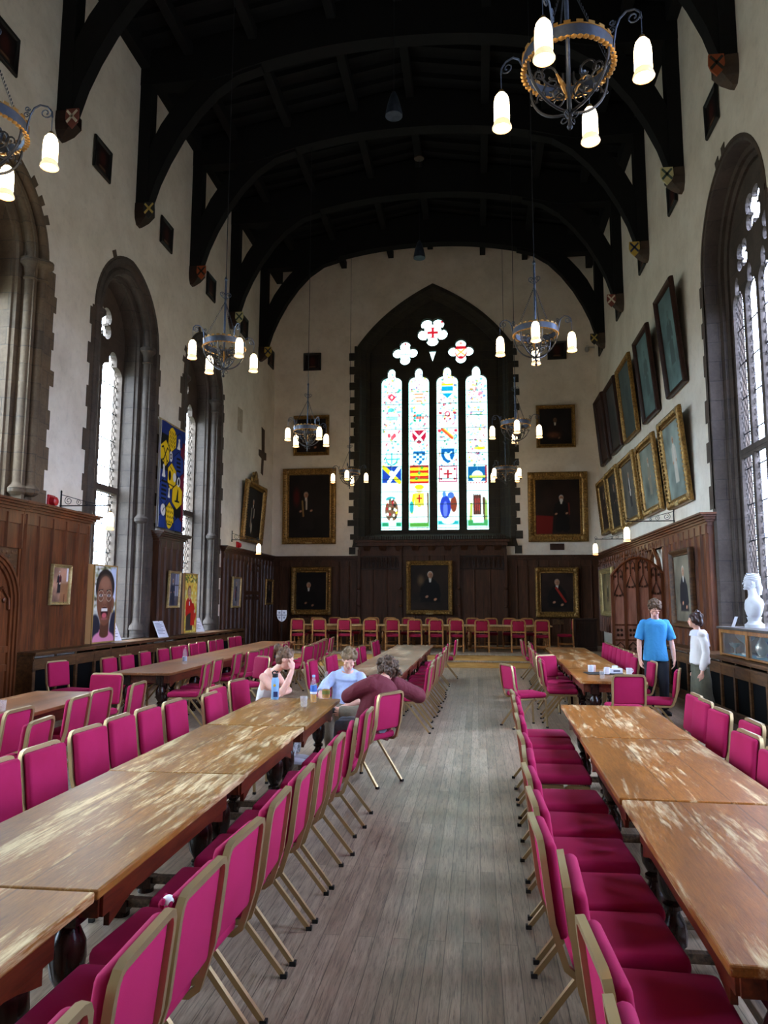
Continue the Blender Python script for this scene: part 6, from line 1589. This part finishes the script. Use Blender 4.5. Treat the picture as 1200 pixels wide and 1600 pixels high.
b = MB(); torso(b, S, [(0.0, .2, .152, 0), (.08, .196, .148, 0), (.2, .186, .136, 0), (.45, .168, .125, 0), (.62, .18, .13, .005), (.78, .192, .131, 0), (.9, .182, .116, -.01), (.965, .125, .098, -.01), (.995, .075, .075, -.01)], (1, 0, 0))
for s in (-1, 1): b.ell((s*.168, 0, 1.448), (.076, .076, .078)); b.tube([(s*.15, 0, 1.46), (s*.20, .005, 1.40), (s*.235, .01, 1.28), (s*.262, .01, 1.2)], [.068, .07, .07, .076], 14)
t = NT('blue_cotton'); v = t.coord(); f2 = t.noise(v, 6, 3, .5, 1.0); t.set(Base_Color=(*lin((62, 150, 208)), 1), Roughness=.85); t.bump(f2, .35, .05); M['blue_shirt'] = t.m
merged(b, 't_shirt', M['blue_shirt'], root, .010, 3, (.008, 9))
b = MB(); b.loft([[(.158*math.cos(2*PI*k/20), .02+.118*math.sin(2*PI*k/20), z) for k in range(20)] for z in (.84, .9, .98)])
for s in (-1, 1): b.tube([(s*.085, .02, .92), (s*.10, .0, .7), (s*.108, -.005, .5), (s*.112, .025, .3), (s*.115, .05, .09)], [.102, .094, .08, .076, .072], 14)
M['navy_trousers'] = plain('navy_trousers', (30, 32, 44), .8); merged(b, 'trousers', M['navy_trousers'], root, .010, 3, (.008, 8))
M['black_shoe'] = plain('black_shoe', (20, 20, 24), .5)
for s in (-1, 1): shoe(root, (s*.12, .045, .082), (s*.25, -1, 0), M['black_shoe'], M['cap'])
M['brown_hair'] = wood('tousled_brown_hair', (70, 52, 38), (128, 100, 76), .6, (3, 3, 1), 12, False)
merged(hair_cap(g, rot, 1.08, (46, .026, .03, 1), lambda b: [b.ell(g(x, .05, .088), (.034, .03, .026), 8, 6, rot) for x in (-.045, 0, .045)]), 'hair', M['brown_hair'], root, .007, 3, (.016, 44))

# ---- standing woman in white blouse
root = empty('person', (3.24, 11.55, 0), 0, 'standing person with a dark bob in a white sailor-collar blouse and olive trousers', 'person')
S = [(0, 0, .80), (0, 0, .90), (0, 0, 1.08), (.01, 0, 1.25), (-.01, 0, 1.375)]
RW_ = [(t, a*.86, c*.86, s) for t, a, c, s in RM]
b = MB(); torso(b, S, RW_, (0, 1, 0)); b.tube([(-.01, 0, 1.35), (-.03, 0, 1.47)], [.05, .046], 12)
g, rot = head(b, root, (-.045, .0, 1.53), (-1, .12, .04), (0, 0, 1), .95)
for s in (-1, 1):
    limb(b, [(.01, s*.14, 1.33), (.03, s*.175, 1.2), (.035, s*.19, 1.06), (.0, s*.2, .93), (-.03, s*.2, .80)], [.05, .042, .036, .034, .024])
    hand(b, (-.032, s*.2, .785), (-.12, -s*.04, -1), (0, -s, 0), s, .9, .2)
    limb(b, [(0, s*.08, .82), (0, s*.085, .46), (.02, s*.09, .09)], [.085, .055, .036])
merged(b, 'body', M['skin'], root, .0075, 3)
M['white_blouse'] = plain('white_blouse', (222, 216, 212), .9)
b = MB(); torso(b, S, [(.16, .145, .115, 0), (.2, .165, .135, 0), (.3, .16, .13, 0), (.5, .155, .12, 0), (.7, .165, .118, .0), (.88, .15, .1, 0), (.96, .1, .082, 0)], (0, 1, 0))
for s in (-1, 1): b.ell((.01, s*.137, 1.325), (.067,)*3); b.tube([(.01, s*.13, 1.325), (.03, s*.175, 1.22), (.04, s*.192, 1.08), (.01, s*.204, .95), (-.02, s*.204, .86), (-.028, s*.202, .82)], [.054, .05, .052, .056, .052, .034], 14)
merged(b, 'blouse', M['white_blouse'], root, .009, 3, (.008, 12))
b = MB(); b.loft([[(.0+.125*math.cos(2*PI*k/20)*w, .155*math.sin(2*PI*k/20)*w, z) for k in range(20)] for w, z in ((.62, 1.40), (.9, 1.37), (1.0, 1.32), (1.02, 1.31))], False, False)
b.hexa([(.08, -.13, 1.16), (.125, -.12, 1.16), (.125, .12, 1.16), (.08, .13, 1.16)], [(.06, -.14, 1.34), (.1, -.13, 1.345), (.1, .13, 1.345), (.06, .14, 1.34)])
b.build('sailor_collar', M['card'], root, True)
M['olive'] = plain('olive_trousers', (84, 82, 66), .85, 0, .1, 10)
b = MB(); b.tube([(0, 0, .93), (0, 0, .80)], [.125, .14], 16)
for s in (-1, 1): b.tube([(0, s*.075, .85), (0, s*.09, .6), (.01, s*.1, .35), (.015, s*.11, .1)], [.11, .125, .135, .14], 16)
merged(b, 'trousers', M['olive'], root, .010, 2, (.02, 7))
for s in (-1, 1): shoe(root, (.0, s*.1, .082), (-1, s*.1, 0), M['black_shoe'], M['cap'])
M['black_hair'] = wood('dark_bobbed_hair', (34, 22, 20), (84, 56, 48), .4, (3, 3, 1), 10, False)
merged(hair_cap(g, rot, .98, (8, .024, .04, 2), lambda b: [b.ell(g(x, y, z), (.042, .042, .06), 10, 8, rot) for x, y, z in ((-.062, -.02, -.01), (.062, -.02, -.01), (-.05, -.07, -.02), (.05, -.07, -.02), (0, -.09, -.03), (-.07, .022, .015), (.07, .022, .015))]+[b.ell(g(x, .064, .06), (.034, .022, .03), 8, 6, rot) for x in (-.04, 0, .04)]), 'hair', M['black_hair'], root, .008, 6, (.006, 40))

# ---- seated woman with a bun
O = Vector((-2.42, 8.42, 0)); R = lambda *p: tuple(Vector(p)-O)
root = empty('person', tuple(O), 0, 'seated person in a white strappy top, hair in a bun, resting cheek on hand', 'person')
S = [R(-2.47, 8.44, .43), R(-2.45, 8.42, .55), R(-2.40, 8.35, .74), R(-2.33, 8.29, .92), R(-2.29, 8.26, 1.03)]
rt = (.25, -.97, 0)
b = MB(); torso(b, S, RW_, rt); b.tube([R(-2.29, 8.27, 1.0), R(-2.17, 8.25, 1.1)], [.048, .045], 12)
g, rot = head(b, root, R(-2.14, 8.235, 1.15), (.93, .1, -.3), (.25, 0, .95), .95)
limb(b, [R(-2.36, 8.13, .96), R(-2.26, 8.07, .87), R(-2.13, 8.02, .80)], [.05, .042, .038]); limb(b, [R(-2.13, 8.02, .80), R(-2.07, 8.07, .92), R(-2.04, 8.13, 1.03)], [.038, .036, .026])
hand(b, R(-2.04, 8.135, 1.04), (.02, .25, .9), (-.6, .6, .1), 1, .9, .5)
limb(b, [R(-2.30, 8.43, .96), R(-2.2, 8.42, .84), R(-2.12, 8.32, .80)], [.05, .042, .038]); limb(b, [R(-2.12, 8.32, .80), R(-2.14, 8.16, .795), R(-2.17, 8.05, .79)], [.037, .032, .026])
hand(b, R(-2.17, 8.045, .79), (-.15, -1, -.05), (0, 0, -1), 1, .9, .12)
for s in (-1, 1): limb(b, [R(-2.45+.02*s, 8.42-.09*s, .53), R(-2.1, 8.38-.1*s, .52), R(-2.05, 8.38-.1*s, .3), R(-2.08, 8.38-.1*s, .09)], [.085, .06, .052, .036])
merged(b, 'body', M['skin'], root, .0075, 3)
b = MB(); torso(b, S, [(.2, .15, .112, 0), (.42, .128, .096, 0), (.6, .15, .108, .008), (.74, .15, .108, .008)], rt); merged(b, 'strappy_top', M['white_blouse'], root, .009, 3, (.006, 14))
b = MB()
for a, c in ((R(-2.33, 8.19, .93), R(-2.31, 8.24, 1.045)), (R(-2.26, 8.34, .93), R(-2.29, 8.3, 1.045))): b.tube([a, ((a[0]+c[0])/2+.035, (a[1]+c[1])/2, (a[2]+c[2])/2+.0), c], .009, 6)
b.build('neck_strap', M['white_blouse'], root, True)
b = MB(); b.ell(R(-2.45, 8.42, .52), (.15, .17, .1), 14, 10)
for s in (-1, 1): b.tube([R(-2.45, 8.42-.09*s, .53), R(-2.1, 8.38-.1*s, .52), R(-2.05, 8.38-.1*s, .3), R(-2.08, 8.38-.1*s, .1)], [.1, .078, .07, .06], 12)
M['patterned'] = plain('black_and_white_trousers', (196, 194, 196), .85, 0, .5, 30); merged(b, 'trousers', M['patterned'], root, .010, 2)
for s in (-1, 1): shoe(root, R(-2.08, 8.38-.1*s, .085), (1, 0, 0), M['card'])
M['dark_blonde'] = wood('pulled_back_hair', (66, 46, 34), (140, 108, 80), .5, (2, 2, 2), 16, False)
merged(hair_cap(g, rot, .95, (14, .024, .03, 3), lambda b: [b.ell(g(*p), (r,)*3, 10, 8) for p, r in (((0, -.125, .085), .046), ((.03, -.145, .095), .03), ((-.03, -.15, .085), .03), ((0, -.14, .12), .03))]), 'hair', M['dark_blonde'], root, .007, 4, (.010, 44))

# ---- seated man in the pale blue shirt
O = Vector((-1.52, 8.95, 0)); OS = Vector((-1.57, 8.9, 0))
root = empty('person', tuple(OS), 0, 'seated person in a pale blue collared shirt and khaki trousers, ankle crossed on knee', 'person')
S = [R(-1.52, 8.86, .42), R(-1.52, 8.9, .53), R(-1.52, 9.02, .70), R(-1.52, 9.06, .85), R(-1.51, 9.0, .975)]
rt = (.97, .05, 0)
b = MB(); torso(b, S, RM, rt); b.tube([R(-1.51, 9.0, .95), R(-1.49, 8.93, 1.06)], [.056, .052], 12)
g, rot = head(b, root, R(-1.475, 8.90, 1.10), (.12, -.88, -.45), (.08, -.35, .93), 1.0, True)
limb(b, [R(-1.68, 9.02, .90), R(-1.76, 8.92, .80), R(-1.79, 8.80, .70)], [.06, .048, .042]); limb(b, [R(-1.79, 8.80, .70), R(-1.70, 8.66, .64), R(-1.60, 8.56, .60)], [.042, .04, .028]); hand(b, R(-1.595, 8.55, .598), (.8, -.5, -.2), (0, 0, -1), 1, 1.0, .35)
limb(b, [R(-1.35, 9.02, .90), R(-1.26, 8.9, .78), R(-1.24, 8.74, .68)], [.06, .048, .042]); limb(b, [R(-1.24, 8.74, .68), R(-1.32, 8.62, .66), R(-1.42, 8.55, .63)], [.042, .04, .028]); hand(b, R(-1.425, 8.545, .628), (-.8, -.45, -.2), (0, 0, -1), -1, 1.0, .35)
limb(b, [R(-1.6, 8.86, .52), R(-1.62, 8.4, .5), R(-1.6, 8.4, .3), R(-1.58, 8.44, .1)], [.085, .062, .055, .04]); limb(b, [R(-1.44, 8.86, .53), R(-1.2, 8.5, .56), R(-1.4, 8.44, .56), R(-1.62, 8.42, .57)], [.085, .064, .055, .042])
merged(b, 'body', M['skin'], root, .0075, 3)
M['pale_shirt'] = plain('pale_blue_shirt', (178, 194, 228), .85, 0, .06, 18)
b = MB(); torso(b, S, [(.12, .165, .125, 0), (.3, .165, .122, 0), (.6, .176, .128, .005), (.78, .192, .13, 0), (.9, .182, .118, -.01), (.965, .118, .096, -.005), (.992, .078, .074, 0)], rt)
b.ell(R(-1.665, 9.02, .89), (.07,)*3); b.ell(R(-1.365, 9.02, .89), (.07,)*3); b.tube([R(-1.66, 9.02, .905), R(-1.76, 8.93, .81), R(-1.79, 8.83, .725)], [.068, .066, .062], 14); b.tube([R(-1.37, 9.02, .905), R(-1.26, 8.91, .79), R(-1.24, 8.78, .70)], [.068, .066, .062], 14)
merged(b, 'collared_shirt', M['pale_shirt'], root, .009, 3, (.008, 12))
b = MB()
for s in (-1, 1): b.hexa([R(-1.51+s*.02, 8.93, .955), R(-1.51+s*.075, 8.96, .985), R(-1.51+s*.07, 8.99, .985), R(-1.51+s*.02, 8.95, .96)], [R(-1.51+s*.03, 8.935, .995), R(-1.51+s*.065, 8.965, 1.03), R(-1.51+s*.06, 8.99, 1.03), R(-1.51+s*.03, 8.95, 1.0)])
b.build('shirt_collar', M['pale_shirt'], root, bevel=.004)
M['khaki'] = plain('khaki_trousers', (128, 116, 96), .85, 0, .08, 14)
b = MB(); b.ell(R(-1.52, 8.88, .51), (.18, .15, .11), 14, 10); b.tube([R(-1.6, 8.86, .52), R(-1.62, 8.4, .5), R(-1.6, 8.4, .3), R(-1.58, 8.44, .12)], [.1, .08, .072, .066], 12); b.tube([R(-1.44, 8.86, .53), R(-1.2, 8.5, .56), R(-1.38, 8.445, .56), R(-1.5, 8.43, .565)], [.1, .08, .072, .066], 12)
merged(b, 'trousers', M['khaki'], root, .010, 2, (.008, 10))
M['suede'] = plain('tan_suede_shoe', (146, 124, 98), .8)
shoe(root, R(-1.64, 8.42, .575), (-.6, -.55, -.4), M['suede'], plain('white_sole', (206, 200, 190), .6), (.55, -.1, .8)); shoe(root, R(-1.58, 8.43, .085), (-.1, -1, 0), M['suede'])
b = MB(); b.tube([R(-1.5, 8.43, .565), R(-1.63, 8.42, .572)], .046, 10); b.build('black_sock', M['cap'], root, True)
M['light_brown'] = wood('light_brown_hair', (104, 80, 56), (172, 142, 106), .6, (2, 2, 2), 14, False)
merged(hair_cap(g, rot, 1.0, (40, .026, .03, 4), lambda b: [b.ell(g(x, .055, .085), (.034, .032, .026), 8, 6, rot) for x in (-.045, 0, .045)]), 'hair', M['light_brown'], root, .007, 3, (.014, 44))

# ---- seated figure in the maroon shirt, seen from behind
O = Vector((-1.08, 7.66, 0))
root = empty('person', tuple(O), 0, 'seated person in a maroon long-sleeved shirt with curly hair, seen from behind', 'person')
S = [R(-1.1, 7.66, .43), R(-1.08, 7.68, .55), R(-1.02, 7.7, .74), R(-1.0, 7.75, .90), R(-.985, 7.82, 1.0)]
rt = (.48, .86, -.1)
b = MB(); torso(b, S, RM, rt); b.tube([R(-.985, 7.81, .98), R(-.965, 7.87, 1.03)], [.06, .056], 12)
g, rot = head(b, root, R(-.955, 7.92, 1.06), (-.5, .72, -.55), (-.1, .5, .8), 1.04)
limb(b, [R(-1.09, 7.6, .95), R(-1.22, 7.6, .90), R(-1.33, 7.64, .83)], [.062, .05, .044]); limb(b, [R(-1.33, 7.64, .83), R(-1.34, 7.76, .815), R(-1.3, 7.88, .81)], [.044, .04, .028]); hand(b, R(-1.3, 7.89, .805), (.1, 1, -.05), (0, 0, -1), 1, 1.0, .2)
limb(b, [R(-.88, 7.95, .93), R(-.75, 8.08, .85), R(-.64, 8.22, .76)], [.062, .05, .044]); limb(b, [R(-.64, 8.22, .76), R(-.66, 8.42, .79), R(-.74, 8.6, .82)], [.044, .04, .028]); hand(b, R(-.745, 8.61, .82), (-.5, .8, -.1), (0, 0, -1), 1, 1.0, .4)
for s in (-1, 1): limb(b, [R(-1.1+.04*s, 7.66+.08*s, .535), R(-1.43, 7.9+.1*s, .50), R(-1.45, 7.92+.1*s, .3), R(-1.42, 7.9+.1*s, .1)], [.09, .064, .056, .04])
merged(b, 'body', M['skin'], root, .0075, 3)
t = NT('maroon_cotton'); v = t.coord(); f2 = t.noise(v, 7, 3, .5, 1.2); t.set(Base_Color=(*lin((96, 18, 32)), 1), Roughness=.85); t.bump(f2, .4, .05); M['maroon'] = t.m
b = MB(); torso(b, S, [(.02, .20, .165, 0), (.2, .21, .165, 0), (.45, .205, .155, 0), (.65, .215, .155, .0), (.8, .22, .15, 0), (.91, .185, .118, -.01), (.98, .11, .085, 0)], rt)
b.ell(R(-1.08, 7.6, .945), (.095,)*3); b.ell(R(-.9, 7.94, .925), (.095,)*3)
b.tube([R(-1.07, 7.6, .95), R(-1.22, 7.6, .90), R(-1.33, 7.64, .83), R(-1.34, 7.76, .82), R(-1.305, 7.86, .815)], [.092, .085, .07, .056, .042], 14)
b.tube([R(-.9, 7.94, .93), R(-.75, 8.08, .85), R(-.64, 8.22, .77), R(-.66, 8.42, .795), R(-.73, 8.58, .82)], [.09, .086, .078, .06, .042], 14)
merged(b, 'long_sleeved_shirt', M['maroon'], root, .010, 3, (.012, 9))
b = MB(); b.ell(R(-1.1, 7.67, .52), (.19, .19, .09), 14, 10)
for s in (-1, 1): b.tube([R(-1.1+.04*s, 7.66+.08*s, .535), R(-1.43, 7.9+.1*s, .50), R(-1.45, 7.92+.1*s, .3), R(-1.42, 7.9+.1*s, .12)], [.098, .078, .072, .066], 12)
M['denim'] = plain('grey_blue_trousers', (126, 132, 150), .85, 0, .1, 14); merged(b, 'trousers', M['denim'], root, .010, 2, (.008, 10))
for s in (-1, 1): shoe(root, R(-1.42, 7.9+.1*s, .085), (-.5, .85, 0), plain('grey_trainer', (96, 98, 110), .7))
M['curly'] = wood('curly_brown_hair', (56, 42, 34), (124, 98, 78), .6, (2, 2, 2), 20, False)
merged(hair_cap(g, rot, 1.06, (150, .026, .026, 5), lambda b: [b.ell(g(.09*math.cos(a), -.06+.05*math.sin(a*2), -.03+.02*math.sin(a*5)), (.03,)*3, 8, 6) for a in [2*PI*k/14 for k in range(14)] if -.06+.05*math.sin(a*2) < .0]), 'hair', M['curly'], root, .007, 0, (.03, 46))
# ------------------------------------------------------------ light and camera
w = bpy.data.worlds.new('overcast_sky'); bpy.context.scene.world = w; w.use_nodes = True
bg = w.node_tree.nodes['Background']; nt = w.node_tree
tc = nt.nodes.new('ShaderNodeTexCoord'); sp = nt.nodes.new('ShaderNodeSeparateXYZ'); rp = nt.nodes.new('ShaderNodeValToRGB')
nt.links.new(tc.outputs['Generated'], sp.inputs[0]); nt.links.new(sp.outputs[2], rp.inputs[0]); nt.links.new(rp.outputs[0], bg.inputs[0])
e = rp.color_ramp.elements; e[0].position = 0; e[0].color = (.10, .11, .09, 1); e[1].position = .02; e[1].color = (.62, .72, .80, 1)
e.new(.5).color = (.86, .95, 1, 1); e.new(1.0).color = (1, 1.02, 1.05, 1)
bg.inputs[1].default_value = WORLD

cam = bpy.data.cameras.new('camera'); co = bpy.data.objects.new('camera', cam); C.objects.link(co)
yaw, pitch, roll = math.radians(7.145), math.radians(6.893), math.radians(.152)
fwd = Vector((-math.sin(yaw)*math.cos(pitch), math.cos(yaw)*math.cos(pitch), math.sin(pitch)))
rgt = Vector((math.cos(yaw), math.sin(yaw), 0)); up = rgt.cross(fwd)
r2 = rgt*math.cos(roll)+up*math.sin(roll); u2 = up*math.cos(roll)-rgt*math.sin(roll)
co.matrix_world = Matrix(((r2.x, u2.x, -fwd.x, 0), (r2.y, u2.y, -fwd.y, 0), (r2.z, u2.z, -fwd.z, 1.8), (0, 0, 0, 1)))
cam.sensor_fit = 'VERTICAL'; cam.sensor_height = 24; cam.lens = 24*1155/1600
cam.clip_end = 200
sc = bpy.context.scene; sc.camera = co
vs = sc.view_settings; sc.display_settings.display_device = 'sRGB'
vs.view_transform = 'Standard'; vs.look = 'None'; vs.gamma = 1; vs.use_curve_mapping = False; vs.exposure = EXPOSURE
cy = sc.cycles; cy.use_denoising = True; cy.max_bounces = 8; cy.diffuse_bounces = 5; cy.glossy_bounces = 3; cy.transmission_bounces = 5; cy.transparent_max_bounces = 6
cy.sample_clamp_indirect = 8; cy.caustics_reflective = False; cy.caustics_refractive = False
try: cy.use_light_tree = True
except Exception: pass
